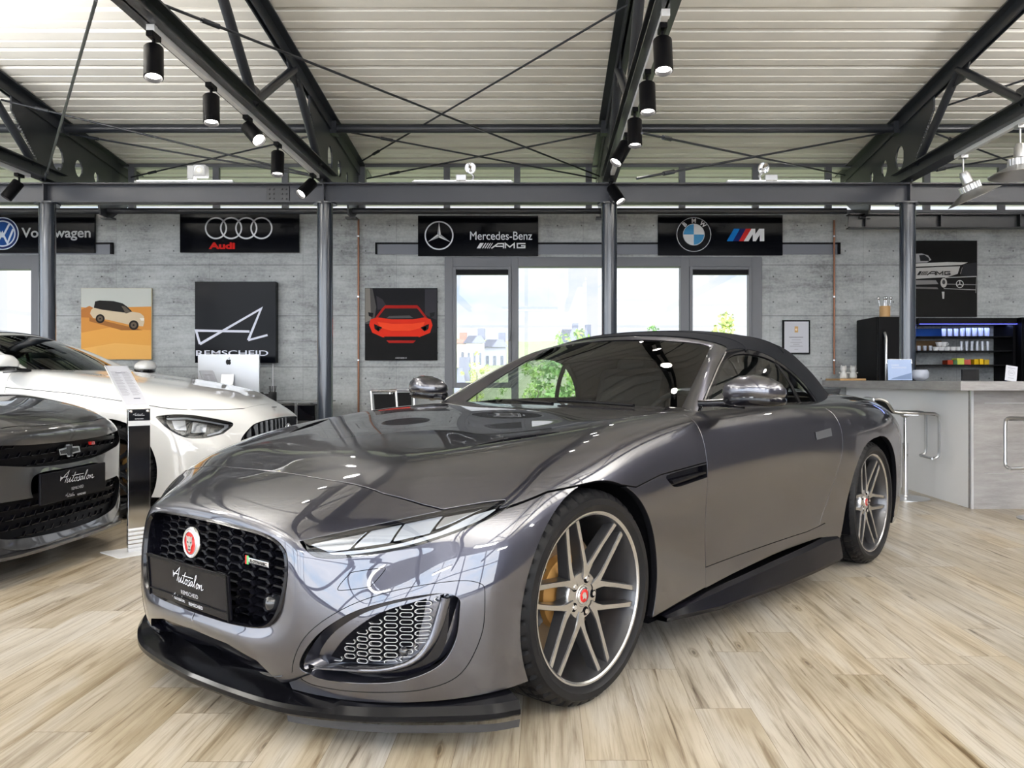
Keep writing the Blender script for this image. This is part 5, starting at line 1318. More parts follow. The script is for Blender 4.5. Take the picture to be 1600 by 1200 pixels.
# bonnet seam: just above the lamps, over the nose at x = -.80
def w_hood(P): return P[:, 2] - np.interp(P[:, 0], [-1.1, -.86, -.80, -.66, -.44, -.2, .3, .9], [1.2, .86, .80, .798, .815, .86, .93, .98])
w_cab = lambda P: -np.minimum.reduce([P[:, 0] - np.interp(np.abs(P[:, 1]), [0, .4, .8], [.62, .68, .90]), 2.9 - P[:, 0], .80 - np.abs(P[:, 1]), (P[:, 2] - 1.0) * 5])
surf_obj('bonnet', [panel_mesh(WN, [lambda P: w_hood(P) - .003, lambda P: .80 - P[:, 0], w_cab] + w_ar, 90, 70, (2, 12), (1.5, 9))], M['white_paint_car'], wc)
surf_obj('front_bumper', [panel_mesh(WN, [lambda P: -w_hood(P) - .003, lambda P: .80 - P[:, 0], lamp_out, front_out(WG, 0, -.5), front_out([(-.62,.10),(.62,.10),(.72,.34),(.60,.36),(-.60,.36),(-.72,.34)], 0, -.5)] + w_ar, 110, 90, (.3, 12), (0, 9))], M['white_paint_car'], wc)
surf_obj('rear_body', [panel_mesh(WN, [lambda P: P[:, 0] - .804, w_cab] + w_ar, 90, 60, (8, 19), (0, 9))], M['white_paint_car'], wc)
surf_obj('grille_back', [panel_mesh(WN, [front_in(WG, -.01, -.5)], 50, 50, (0, 5), (0, 9), off=-.05, rim=0)], M['liner'], wc)
surf_obj('lower_grille', [panel_mesh(WN, [front_in([(-.62,.10),(.62,.10),(.72,.34),(.60,.36),(-.60,.36),(-.72,.34)], -.01, -.5)], 50, 50, (0, 5), (0, 9), off=-.04, rim=0)], M['liner'], wc)
for k in range(-9, 10):
    y = k * .062; top_z = np.interp(abs(y), [0, .3, .455, .53, .60], [.710, .702, .684, .640, .560])
    xx_ = np.interp(abs(y), [0, .25, .45, .60], [-.995, -.975, -.92, -.84])
    MB().prism([(xx_ - .002 + .03, y - .007, .41), (xx_ - .006, y, .41), (xx_ + .028, y + .007, .41)], (.012, 0, top_z - .41)).build('grille_bar', M['lamp_dark'], wc)
MB().lathe([(.075, 0), (.078, -.008), (.066, -.008), (.066, 0)], 40, 'x', (-1.0, 0, .585)).tube([(-1.006, 0, .585), (-1.006, 0, .655)], [.012, .003], 6).tube([(-1.006, 0, .585), (-1.006, .06, .55)], [.012, .003], 6).tube([(-1.006, 0, .585), (-1.006, -.06, .55)], [.012, .003], 6).build('star_emblem', M['chrome'], wc)
MB().lathe([(0, 0), (.022, 0), (.022, .004), (0, .005)], 20, 'z', (-.885, 0, .795)).build('bonnet_badge', M['lamp_dark'], wc)
for s in (-1, 1):
    lb = surf_obj('headlamp', [flip_s(panel_mesh(WN, [lamp_in()], 120, 90, (2, 8), (3, 8), mirror=False, off=-.04, rim=0), s)], M['lamp_dark'], wc)
    surf_obj('lamp_surround', [flip_s(panel_mesh(WN, [lamp_in(.001), lambda P: .012 - poly_in(WH, P[:, [0, 2]])], 160, 120, (2, 8), (3, 8), mirror=False, off=-.003, rim=.03), s)], M['gloss_black'], lb)
    for pg, mt in (([(-.43,.755),(-.56,.758),(-.68,.735),(-.78,.700),(-.785,.672),(-.755,.630),(-.69,.612),(-.69,.622),(-.745,.640),(-.768,.672),(-.764,.690),(-.67,.722),(-.56,.744),(-.44,.742)], 'lamp_white'), ([(-.47,.735),(-.55,.735),(-.57,.66),(-.50,.665)], 'lamp_silver'), ([(-.60,.72),(-.68,.70),(-.68,.64),(-.60,.64)], 'lamp_silver')):
        surf_obj('reflector', [flip_s(panel_mesh(WN, [lambda P, pg=pg: np.where(np.abs(P[:, 1]) > .45, poly_in(pg, P[:, [0, 2]]), -1)], 150, 110, (2, 8), (3, 8), mirror=False, off=-.02, rim=.01), s)], M[mt], lb)
    surf_obj('lamp_cover', [flip_s(panel_mesh(WN, [lamp_in(.001)], 90, 70, (2, 8), (3, 8), mirror=False, rim=0), s)], M['clear_glass'], lb)
T_wc = lambda p: (p[0] * 1.13 - .37, p[1] * 1.02, 1.068 + (p[2] - .905) * 1.0)
M['dark_glass'] = glassy('dark_car_glass', (.16, .19, .18), 1.2)
cabin_top(wc, T_wc, M['white_paint_car'], M['gloss_black'], 'roof', M['dark_glass']); cockpit(wc, lambda p: (p[0] * 1.13 - .37, p[1] * 1.02, p[2] + .13))
for s in (-1, 1): mirror(wc, s, T_wc, M['white_paint_car'])
for x in (0, wWB):
    for s in (-1, 1):
        arch_liner(wc, x, wAZ, wAR + .012, s * .94, s * .55)
        wo = make_wheel(wc, R=.355, rim=.27, side=1, style='dark5', face=M['lamp_dark'], dark=M['lamp_dark']); wo.location = (x, s * .955, .352); wo.rotation_euler = (0, 0, 0 if s > 0 else PI)
MB().span((-.5, -.72, .13), (3.6, .72, .17)).build('floor_pan', M['liner'], wc)

# anthracite coupe at the left edge
cc = empty('coupe_car', (0, 0, 0), 0, 'anthracite muscle car at the left edge, only its blunt nose in view', 'car'); place_car(cc, (-3.6, 4.66), -PI / 2)
CN = Net(R_CAM); c_ar = [outside_circle(0, .345, .375), outside_circle(2.8, .345, .375)]
BAND = [tuple(p) for p in crom([(0,.690),(.30,.694),(.52,.706),(.70,.72),(.70,.72),(.72,.66),(.60,.612),(.60,.612),(.3,.575),(0,.565),(-.3,.575),(-.60,.612),(-.60,.612),(-.72,.66),(-.70,.72),(-.70,.72),(-.52,.706),(-.30,.694)], 4, True)]
LOW = [tuple(p) for p in crom([(0,.415),(.40,.42),(.60,.425),(.60,.425),(.70,.37),(.60,.27),(.45,.225),(0,.205),(-.45,.225),(-.60,.27),(-.70,.37),(-.60,.425),(-.60,.425),(-.40,.42)], 4, True)]
c_hood = lambda P: np.minimum(P[:, 0] - np.interp(np.abs(P[:, 1]), [0, .3, .5, .6, .68, .8], [-.93, -.915, -.88, -.80, -.60, .3]), P[:, 2] - .70)
c_cab = lambda P: -np.minimum.reduce([P[:, 0] - np.interp(np.abs(P[:, 1]), [0, .4, .8], [.80, .84, 1.05]), 2.9 - P[:, 0], .80 - np.abs(P[:, 1]), (P[:, 2] - .93) * 5])
surf_obj('bonnet', [panel_mesh(CN, [lambda P: c_hood(P) - .003, lambda P: .9 - P[:, 0], c_cab], 100, 90, (2, 11), (4, 9))], M['camaro_paint'], cc)
surf_obj('front_bumper', [panel_mesh(CN, [lambda P: -c_hood(P) - .003, lambda P: .9 - P[:, 0], front_out(BAND, 0, -.5), front_out(LOW, 0, -.5), c_cab] + c_ar, 130, 110, (.3, 11), (0, 9))], M['camaro_paint'], cc)
surf_obj('rear_body', [panel_mesh(CN, [lambda P: P[:, 0] - .904, c_cab] + c_ar, 80, 60, (8, 18), (0, 9))], M['camaro_paint'], cc)
surf_obj('upper_grille', [panel_mesh(CN, [front_in(BAND, -.01, -.5)], 80, 80, (0, 6), (0, 9), off=-.03, rim=0)], M['black'], cc)
surf_obj('lower_grille', [panel_mesh(CN, [front_in(LOW, -.01, -.5)], 80, 80, (0, 6), (0, 9), off=-.035, rim=0)], M['black'], cc)
def cx_of(y, z): return float(np.interp(abs(y), [0, .3, .5, .6, .7, .8], [-.945, -.938, -.918, -.89, -.84, -.77]))
for poly, r0, r1, nm in ((LOW, .225, .43, 5), (BAND, .585, .69, 3)):
    slat = MB()
    for r in range(nm):
        for q in range(-9, 9):
            y0 = q * .075 + (.0375 if r % 2 else 0); z0_ = r0 + (r1 - r0) * r / (nm - 1) * .95
            if poly_in(poly, np.array([(y0, z0_), (y0 + .055, z0_ + .012)])).min() < .004: continue
            slat.prism([(cx_of(y0, z0_) + .012, y0, z0_), (cx_of(y0 + .055, z0_) + .012, y0 + .055, z0_), (cx_of(y0 + .055, z0_) + .012, y0 + .055, z0_ + .004), (cx_of(y0, z0_) + .012, y0, z0_ + .004)], (.02, 0, 0))
            slat.prism([(cx_of(y0, z0_) + .014, y0, z0_), (cx_of(y0, z0_) + .014, y0 - .02, z0_ + .02), (cx_of(y0, z0_) + .014, y0 - .02, z0_ + .024), (cx_of(y0, z0_) + .014, y0, z0_ + .004)], (.02, 0, 0))
    slat.build('grille_mesh', M['gloss_black'], cc)
# bow tie badge, SS badge; local y is mirrored in view (the far side of the nose is negative y)
bt = MB(); bx_ = cx_of(0, .63) - .004; yc, zc = .02, .636
bt.use(M['chrome']).prism([(bx_, yc + y, zc + z) for y, z in ((-.10, .018), (-.034, .022), (-.028, .036), (.034, .036), (.030, .020), (.10, .016), (.088, -.018), (.026, -.020), (.020, -.034), (-.040, -.034), (-.034, -.020), (-.112, -.016))], (.014, 0, 0))
bt.use(M['lamp_dark']).prism([(bx_ - .002, yc + y, zc + z) for y, z in ((-.086, .010), (-.026, .013), (-.020, .028), (.026, .028), (.022, .012), (.086, .008), (.076, -.011), (.018, -.013), (.012, -.026), (-.032, -.026), (-.026, -.012), (-.094, -.008))], (.006, 0, 0))
bt.build('bow_tie_badge', None, cc)
ss = MB(); x_ = cx_of(.24, .66) - .002; ss.use(M['red']).prism([(x_, -.262, .650), (x_, -.215, .650), (x_, -.207, .668), (x_, -.254, .668)], (.012, 0, 0)); ss.use(M['chrome']); put_text(ss, 'SS', (x_ - .003, -.236, .659), (0, -1, 0), (0, 0, 1), .015, .038, offset=.02, shear=.3); ss.build('sport_badge', None, cc)
pm = MB(); pm.box((-.965, 0, .455), (.014, .64, .165), None, .004); cpl = pm.build('number_plate', M['plate_black'], cc)
t = MB(); t.use(M['white_print']); autosalon_art(t, (-.9735, -.03, .466), (0, -1, 0), (0, 0, .72), .19)
t.use(M['silver_print']); put_text(t, 'REMSCHEID', (-.9735, -.02, .427), (0, -1, 0), (0, 0, 1), .016, .12)
t.use(M['white_print']); autosalon_art(t, (-.9735, .05, .386), (0, -1, 0), (0, 0, 1), .05); put_text(t, 'REMSCHEID', (-.9735, -.06, .386), (0, -1, 0), (0, 0, 1), .010, .085); t.build('plate_lettering', None, cpl)
# chin lip
lp = MB(); pts = [(-1.0, 0), (-.99, .3), (-.965, .5), (-.90, .66), (-.80, .78), (-.66, .87), (-.46, .925)]; o_ = crom(pts, 5); full = [(p[0], -p[1]) for p in o_[::-1]] + [(p[0], p[1]) for p in o_[1:]]; n = len(full)
rw = [[(x + .05, y * .95, .165) for x, y in full], [(x, y, .155) for x, y in full], [(x, y, .14) for x, y in full], [(x + .06, y * .95, .13) for x, y in full]]
for A, B in zip(rw, rw[1:]): lp.add(A + B, [(i, i + 1, n + i + 1, n + i) for i in range(n - 1)], True)
lp.build('chin_lip', M['camaro_paint'], cc, auto=40)
T_cc = lambda p: (p[0] * 1.06, p[1], 1.02 + (p[2] - .905) * 1.0)
cabin_top(cc, T_cc, M['camaro_paint'], M['camaro_paint'], 'roof', M['dark_glass']); cockpit(cc, lambda p: (p[0] * 1.06, p[1], p[2] + .1))
for x in (0, 2.8):
    for s in (-1, 1):
        arch_liner(cc, x, .345, .387, s * .93, s * .55)
        wo = make_wheel(cc, R=.345, rim=.262, style='dark5', face=M['lamp_dark'], dark=M['lamp_dark']); wo.location = (x, s * .94, .342); wo.rotation_euler = (0, 0, 0 if s > 0 else PI)
MB().span((-.5, -.70, .13), (3.4, .70, .17)).build('floor_pan', M['liner'], cc)
# ---------------------------------------------------------------- banners and posters on the concrete wall
YP = YW - .035
def board(name, px0, py0, px1, py1, m, lab, cat, depth=.025, group=None, Y=YP):
    a, b_ = W(px0, py0, Y), W(px1, py1, Y)
    o = MB().span((a.x, Y, b_.z), (b_.x, Y + depth, a.z), .003).build(name, m)
    return tag(o, lab, cat, group)
class Art:
    """flat print in picture-plane units of the frame, laid on a board"""
    def __init__(s, Y): s.mb = MB(); s.Y = Y; s.k = 0
    def P(s, p, d=None): v = W(p[0], p[1], YP); v.y = s.Y - .0006 * s.k; return v
    def poly(s, m, pts, up=True):
        if up: s.k += 1
        s.mb.use(m).poly([s.P(p) for p in pts]); return s
    def ring(s, m, c, r0, r1, n=48, ry=1.0, a0=0, a1=2 * PI):
        s.k += 1; s.mb.use(m); A = circle(c, r0, n, r0 * ry, a0, a1); B = circle(c, r1, n, r1 * ry, a0, a1); k = len(A); full = abs(a1 - a0 - 2 * PI) < 1e-6
        s.mb.add([s.P(p) for p in A + B], [(i, (i + 1) % k, k + (i + 1) % k, k + i) for i in range(k if full else k - 1)]); return s
    def disc(s, m, c, r, ry=1.0): return s.poly(m, circle(c, r, 44, r * ry))
    def text(s, m, body, c, h, w=None, **k):
        s.k += 1; s.mb.use(m); sc = YP / F
        put_text(s.mb, body, s.P(c), (1, 0, 0), (0, 0, 1), h * sc, w * sc if w else None, **k); return s
    def line(s, m, pts, w, k=1, closed=False):
        s.k += 1; s.mb.use(m); q = [tuple(p) for p in (crom(pts, k) if k > 1 else pts)]
        stroke(s.mb, [(p[0], -p[1]) for p in q], w, s.P((0, 0)), Vector((YP / F, 0, 0)), Vector((0, 0, YP / F)), closed); return s
    def build(s, name, parent): return s.mb.build(name, None, parent, fix=False)
pm_ = {}
def C(*c):
    c = tuple(c)
    if c not in pm_: pm_[c] = mat('print_%02d' % len(pm_), tuple(((x / 255) ** 2.2) for x in c), .6, spec=.2)
    return pm_[c]
# round blue emblem banner
b = board('brand_banner', -95, 334, 148, 395, M['banner'], 'black banner at the left edge with a round blue emblem and grey lettering', 'banner')
a = Art(YP - .001); a.disc(C(200, 212, 228), (4, 365), 25.5); a.disc(C(12, 34, 84), (4, 365), 24); a.ring(C(200, 210, 228), (4, 365), 18.4, 20.6); a.disc(C(20, 66, 130), (4, 365), 18.4)
a.line(C(205, 214, 228), [(-7, 350), (3.2, 369.5), (4.8, 369.5), (15, 350)], 3.0); a.line(C(205, 214, 228), [(-13, 358), (-4, 380), (4, 364), (12, 380), (21, 358)], 3.2)
a.text(C(168, 170, 174), 'Volkswagen', (88, 366), 20, 108, offset=.018); a.build('print', b)
# four rings banner
b = board('brand_banner', 281, 333, 467, 394.5, M['banner'], 'black banner with four interlocking silver rings and red lettering', 'banner')
a = Art(YP - .001)
for k in range(4): a.ring(M['silver_print'], (337.5 + k * 23.7, 356.5), 15.0, 17.3)
a.text(C(190, 28, 22), 'Audi', (347, 384), 10.5, 41, offset=.045); a.build('print', b)
# star banner
b = board('brand_banner', 653, 337, 841, 400, M['banner'], 'black banner with a silver three pointed star in a ring above the window', 'banner')
a = Art(YP - .001); a.ring(M['silver_print'], (686, 368), 20.6, 22.6)
for k in range(3):
    an = -PI / 2 + k * 2 * PI / 3; t_ = (686 + 20.5 * math.cos(an), 368 + 20.5 * math.sin(an)); l_ = (686 + 3.2 * math.cos(an + PI / 3), 368 + 3.2 * math.sin(an + PI / 3)); r_ = (686 + 3.2 * math.cos(an - PI / 3), 368 + 3.2 * math.sin(an - PI / 3))
    a.poly(C(215, 217, 222), [(686, 368), l_, t_]); a.poly(C(150, 152, 158), [(686, 368), t_, r_])
a.text(M['silver_print'], 'Mercedes-Benz', (783, 368.5), 13, 97, offset=.004)
def amg(a, m, x, y, h, w):
    u = w / 78.0
    for k, ww in enumerate((6, 1.9, 1.7, 1.5, 1.3)):
        x0 = x + (0, 8.3, 12.3, 16.0, 19.3)[k] * u; a.poly(m, [(x0, y + h / 2), (x0 + ww * u, y + h / 2), (x0 + ww * u + h * .62, y - h / 2), (x0 + h * .62, y - h / 2)], k == 0)
    a.line(m, [(x + 23.5 * u, y + h / 2), (x + 34 * u, y - h * .38), (x + 43 * u, y - h * .38), (x + 43 * u, y + h / 2)], h * .24)
    a.line(m, [(x + 30 * u, y + h * .12), (x + 43 * u, y + h * .12)], h * .2)
    a.line(m, [(x + 46 * u, y + h / 2), (x + 46 * u, y - h * .40), (x + 53 * u, y + h * .25), (x + 60 * u, y - h * .40), (x + 60 * u, y + h / 2)], h * .24)
    a.line(m, [(x + 78 * u, y - h * .38), (x + 65 * u, y - h * .38), (x + 65 * u, y + h * .38), (x + 77 * u, y + h * .38), (x + 77 * u, y + h * .04), (x + 71 * u, y + h * .04)], h * .24)
amg(a, C(225, 226, 230), 745, 384, 8.4, 76); a.build('print', b)
# roundel and tricolour banner
b = board('brand_banner', 1028, 336, 1223, 399, M['banner'], 'black banner with a blue and white roundel and a slanted tricolour M', 'banner')
a = Art(YP - .001); c = (1084, 366.5); a.disc(C(190, 194, 200), c, 27); a.disc(C(14, 15, 20), c, 26); a.disc(C(190, 194, 200), c, 17); 
a.k += 1
for k in range(4): a.poly(C(70, 140, 190) if k % 2 == 0 else C(215, 217, 220), [c] + circle(c, 16, 12, 16, PI / 2 * k, PI / 2 * (k + 1)), False)
for ch, an in (('B', -132), ('M', -90), ('W', -48)):
    t = math.radians(an); vs, fs = text_geo(ch, 7.0, offset=.03); rt = t + PI / 2; a.k += 0; o = a.P((c[0] + 21.4 * math.cos(t), c[1] + 21.4 * math.sin(t))); o.y -= .001; s_ = YP / F
    a.mb.use(C(225, 226, 230)).add([o + Vector(((v[0] * math.cos(-rt) - v[1] * math.sin(-rt)) * s_, 0, (v[0] * math.sin(-rt) + v[1] * math.cos(-rt)) * s_)) for v in vs], fs)
for k, cc_ in enumerate(((0, 112, 190), (20, 34, 96), (190, 40, 40))): x0 = 1135.5 + k * 9.3; a.poly(C(*cc_), [(x0, 377), (x0 + 9.3, 377), (x0 + 20.5, 357.5), (x0 + 11.2, 357.5)], k == 0)
a.poly(C(226, 228, 232), [(1162, 377), (1174, 357.5), (1180, 357.5), (1180, 366), (1186, 357.5), (1194, 357.5), (1194, 377), (1187, 377), (1187, 367), (1181, 377), (1176, 377), (1176, 366), (1169.5, 377)]); a.build('print', b)

# desert poster
b = board('wall_poster', 126.5, 450, 237, 562, C(196, 186, 160), 'square poster of a pale off-road car driving through orange desert sand', 'poster')
a = Art(YP - .001); a.poly(C(193, 196, 190), [(127, 450.5), (236.5, 450.5), (236.5, 482), (127, 482)])
a.poly(C(205, 140, 70), [(127, 480), (150, 482), (190, 480), (236.5, 479), (236.5, 561.5), (127, 561.5)])
a.poly(C(222, 160, 80), [(127, 520), (170, 512), (236.5, 516), (236.5, 561.5), (127, 561.5)]); a.poly(C(232, 176, 98), [(127, 545), (180, 536), (236.5, 540), (236.5, 561.5), (127, 561.5)])
a.poly(C(176, 112, 58), [(127, 484), (140, 478), (152, 484), (150, 497), (127, 496)]); a.poly(C(150, 98, 52), [(140, 496), (200, 510), (224, 516), (190, 516), (140, 502)])
a.poly(C(206, 188, 160), [(143, 484), (150, 478), (190, 482), (206, 487), (219, 489), (225, 494), (226, 503), (224, 510), (205, 508), (170, 500), (146, 497), (141, 490)])
a.poly(C(28, 26, 26), [(147, 481), (149, 471), (156, 469.5), (178, 470.5), (192, 474), (199, 479), (207, 487), (198, 489), (160, 484)]); a.poly(C(92, 84, 74), [(190, 478), (196, 479), (205, 487.5), (197, 490)])
for x, y, r in ((157, 498, 7), (209.5, 508, 7.5)): a.disc(C(30, 24, 22), (x, y), r); a.disc(C(96, 84, 72), (x, y), r * .62); a.disc(C(30, 24, 22), (x, y), r * .2)
a.poly(C(232, 226, 214), [(219, 497), (226, 497), (226, 501), (221, 501)]); a.build('print', b)
# the dealer's panel
b = board('wall_panel', 304.5, 440, 431, 567, M['banner'], 'thick glossy black wall panel with a large white line-drawn letter A', 'wall panel', .09, Y=YP - .06)
a = Art(YP - .0625); wht = C(222, 224, 238)
a.line(wht, [(316, 538), (310, 517), (393, 518.5)], 3.6); a.line(wht, [(316, 538), (411, 483), (391, 532)], 4.0); a.line(wht, [(391, 532), (421, 524)], 3.2)
a.text(wht, 'REMSCHEID', (366, 552), 8.6, 112, offset=.01)
a.build('lettering', b)
# red sports car poster
b = board('wall_poster', 570, 450, 683, 563, C(22, 22, 27), 'square poster of a red supercar seen from the front in a dark garage', 'poster')
a = Art(YP - .001); a.poly(C(74, 72, 72), [(570.5, 450.5), (582, 450.5), (588, 480), (584, 506), (570.5, 506)]); a.poly(C(120, 116, 110), [(570.5, 450.5), (578, 450.5), (580, 500), (570.5, 504)]); a.poly(C(48, 46, 52), [(588, 462), (598, 468), (606, 482), (590, 484)])
a.poly(C(50, 50, 56), [(664, 452), (682.5, 452), (682.5, 500), (664, 492)]); a.poly(C(10, 10, 13), [(570.5, 520), (682.5, 520), (682.5, 562.5), (570.5, 562.5)])
a.poly(C(150, 24, 16), [(598, 481), (602, 477), (652, 477), (656, 481), (668, 497), (586, 497)]); a.poly(C(28, 26, 28), [(602, 482), (652, 482), (664, 497), (590, 497)]); a.poly(C(76, 74, 76), [(608, 494), (640, 493), (646, 497), (604, 497.5)])
a.poly(C(212, 46, 24), [(579, 499), (590, 496), (612, 499), (645, 499), (664, 496), (673, 499), (676, 508), (672, 520), (655, 527), (628, 529), (598, 527), (582, 520), (577, 508)])
a.poly(C(232, 70, 36), [(590, 503), (612, 506), (645, 506), (664, 503), (660, 512), (640, 517), (612, 517), (594, 512)])
for s in (-1, 1):
    X = lambda v, s=s: 627.5 + s * v
    a.poly(C(20, 18, 20), [(X(30), 512), (X(43), 506), (X(42), 514), (X(36), 518)]); a.poly(C(214, 214, 220), [(X(33), 513), (X(38), 510), (X(39), 514), (X(36), 517)], False)
    a.poly(C(20, 20, 24), [(X(44), 489), (X(52), 488), (X(51), 494), (X(45), 496)]); a.poly(C(14, 13, 15), [(X(49), 520), (X(30), 527), (X(22), 535), (X(40), 540), (X(50), 533)])
a.poly(C(150, 26, 16), [(604, 532), (650, 532), (646, 536), (608, 536)]); a.poly(C(14, 13, 15), [(600, 526), (655, 526), (650, 531), (605, 531)]); a.text(C(200, 200, 204), 'AVENTADOR SV', (627, 559.5), 2.6, 18); a.build('print', b)
# black and white poster
b = board('wall_poster', 1425, 376, 1527, 495, C(7, 7, 9), 'dark poster of a classic car nose beside the right column above the bar', 'poster')
a = Art(YP - .001); a.poly(C(150, 150, 152), [(1425.5, 397), (1440, 396), (1450, 399), (1455, 406), (1448, 410), (1425.5, 411)]); a.poly(C(32, 32, 36), [(1436, 399), (1444, 398), (1451, 403), (1452, 408), (1438, 408)])
a.poly(C(190, 188, 186), [(1425.5, 412), (1480, 409.5), (1512, 410), (1502, 414), (1425.5, 417)]); a.poly(C(176, 174, 172), [(1425.5, 419), (1500, 416), (1496, 428), (1480, 433), (1425.5, 436)])
a.poly(C(150, 148, 146), [(1503, 418), (1510, 417), (1511, 424), (1500, 428)]); a.poly(C(38, 38, 42), [(1505, 413), (1526, 410), (1526, 432), (1500, 430)])
a.poly(C(120, 118, 118), [(1425.5, 438), (1462, 438), (1466, 444), (1425.5, 445)]); a.poly(C(96, 94, 94), [(1425.5, 448), (1464, 449), (1466, 452), (1425.5, 451)]); a.line(C(150, 150, 150), [(1476, 434), (1526, 432)], 1.4); a.line(C(120, 120, 122), [(1476, 444), (1526, 445)], 1.0); a.line(C(140, 140, 140), [(1474, 451), (1524, 453)], 1.2); a.line(C(130, 130, 130), [(1525.5, 432), (1524, 458)], 1.0)
a.disc(C(170, 168, 166), (1474, 442), 5, 1.5); a.disc(C(60, 60, 62), (1474, 441), 2.5, 1.4); a.poly(C(180, 178, 176), [(1471, 456), (1475, 456), (1474.5, 467), (1472, 467)]); a.ring(C(190, 190, 190), (1499, 444), 5.0, 6.0)
for k in range(3): an = -PI / 2 + k * 2 * PI / 3; a.line(C(190, 190, 190), [(1499, 444), (1499 + 5.2 * math.cos(an), 444 + 5.2 * math.sin(an))], 1.0)
amg(a, C(16, 16, 18), 1432, 427, 6.2, 52); a.build('print', b)
# certificate
b = tag(MB().span((W(1223, 0, YP).x, YP, W(0, 553.5, YP).z), (W(1266, 0, YP).x, YP + .03, W(0, 500, YP).z), .003).build('certificate', M['black']), 'black framed certificate with a small gold seal on the concrete wall', 'picture frame')
a = Art(YP - .001); a.poly(M['paper'], [(1225.5, 502.5), (1263.5, 502.5), (1263.5, 551), (1225.5, 551)]); a.poly(C(196, 160, 110), [(1241.5, 510), (1247, 510), (1247, 519.5), (1241.5, 519.5)]); a.disc(C(230, 205, 170), (1244, 515), 1.8)
for y, w in ((527, 22), (531, 14), (535, 18), (538, 10), (541, 20), (546, 6)): a.line(C(150, 150, 158) if y > 528 else C(90, 90, 98), [(1244 - w / 2, y), (1244 + w / 2, y)], .8)
a.build('print', b)

# ---------------------------------------------------------------- bar
M['counter'] = mat('counter_laminate', (.42, .42, .43), .45); n_, l_, b_ = nodes_of(M['counter'])
tc = n_.new('ShaderNodeTexCoord'); mp = n_.new('ShaderNodeMapping'); mp.inputs['Scale'].default_value = (1.5, 1.5, 9); l_.new(tc.outputs['Object'], mp.inputs[0]); nt = n_.new('ShaderNodeTexNoise'); nt.inputs['Scale'].default_value = 3; nt.inputs['Detail'].default_value = 7; nt.inputs['Roughness'].default_value = .7; l_.new(mp.outputs[0], nt.inputs['Vector'])
cr = n_.new('ShaderNodeValToRGB'); cr.color_ramp.elements[0].position = .3; cr.color_ramp.elements[0].color = (.22, .21, .21, 1); cr.color_ramp.elements[1].position = .72; cr.color_ramp.elements[1].color = (.36, .35, .35, 1); l_.new(nt.outputs[0], cr.inputs[0]); l_.new(cr.outputs[0], b_.inputs['Base Color'])
M['pale_counter'] = mat('pale_counter', (.88, .89, .91), .4)
XC_, YC_ = 3.40, 6.62
cb = MB(); cb.span((XC_ + .002, YC_, 0), (6.6, YC_ + .06, .945))
bar = tag(cb.build('bar_counter', M['counter']), 'grey concrete-look bar counter with a corner, at the right by the wall', 'bar counter')
MB().span((XC_, YC_ + .061, .0), (XC_ + .06, YW - .02, .945)).build('pale_side_panel', M['pale_counter'], bar)
MB().span((XC_ - .012, YC_ - .012, 0), (XC_ + .008, YC_ + .008, .945)).build('corner_trim', M['alu'], bar)
for z in (.28, .84): MB().span((XC_ + .1, YC_ - .002, z), (6.6, YC_ + .002, z + .004)).build('panel_joint', M['alu'], bar)
wt = MB(); wt.prism([(XC_ - .18, YC_ - .18, .945), (6.7, YC_ - .18, .945), (6.7, YC_ + .55, .945), (XC_ + .09, YC_ + .55, .945), (XC_ + .09, YW - .02, .945), (XC_ - .27, YW - .02, .945)], (0, 0, .07)); wt.build('worktop', M['counter'], bar)
# fridge
fx0, fy0, fy1 = 3.50, 8.72, 9.34
fr_o = empty('fridge', ((fx0 + .2), 9.03, 0), 0, 'tall black fridge with a long silver handle behind the bar counter', 'fridge')
def rel(o, mb_): mb_.v = [tuple(np.array(v) - np.array(o.location)) for v in mb_.v]; return mb_
rel(fr_o, MB().span((fx0, fy0 + .05, 0), (fx0 + .40, fy1, 1.69), .01)).build('fridge_body', M['black'], fr_o)
fd = rel(fr_o, MB().span((fx0 + .003, fy0, .1), (fx0 + .397, fy0 + .045, 1.685), .008)).build('fridge_door', M['black'], fr_o)
rel(fr_o, MB().tube([(fx0 + .06, fy0 - .01, 1.52), (fx0 + .06, fy0 - .05, 1.46), (fx0 + .06, fy0 - .05, .98), (fx0 + .06, fy0 - .01, .92)], .014, 10)).build('handle', M['brushed'], fd)
# cutlery holder on the fridge
h = MB(); c0 = (fx0 + .16, 8.95, 1.69); h.lathe([(0, 0), (.055, 0), (.055, .125), (.047, .125), (.047, .02), (0, .02)], 28, c=c0); ho = tag(h.build('cutlery_holder', M['wood'], auto=40), 'round wooden cutlery holder standing on the black fridge', 'holder')
for k, (dx, dy, t) in enumerate([(-.02, 0, .12), (.015, .01, -.1), (.03, -.01, .2), (-.035, .01, -.2), (0, -.02, .05)]):
    s = MB(); p0 = Vector((c0[0] + dx, c0[1] + dy, c0[2] + .03)); p1 = p0 + Vector((t * .15, 0, .17)); s.tube([p0, p1], .005, 8); s.lathe([(0, 0), (.012, .008), (.016, .022), (.012, .036), (0, .042)], 12, c=tuple(p1 - Vector((0, 0, .01)))); tag(s.build('spoon', M['chrome']), 'silver spoon standing in the wooden holder on the fridge', 'spoon', 'spoons in the wooden holder')
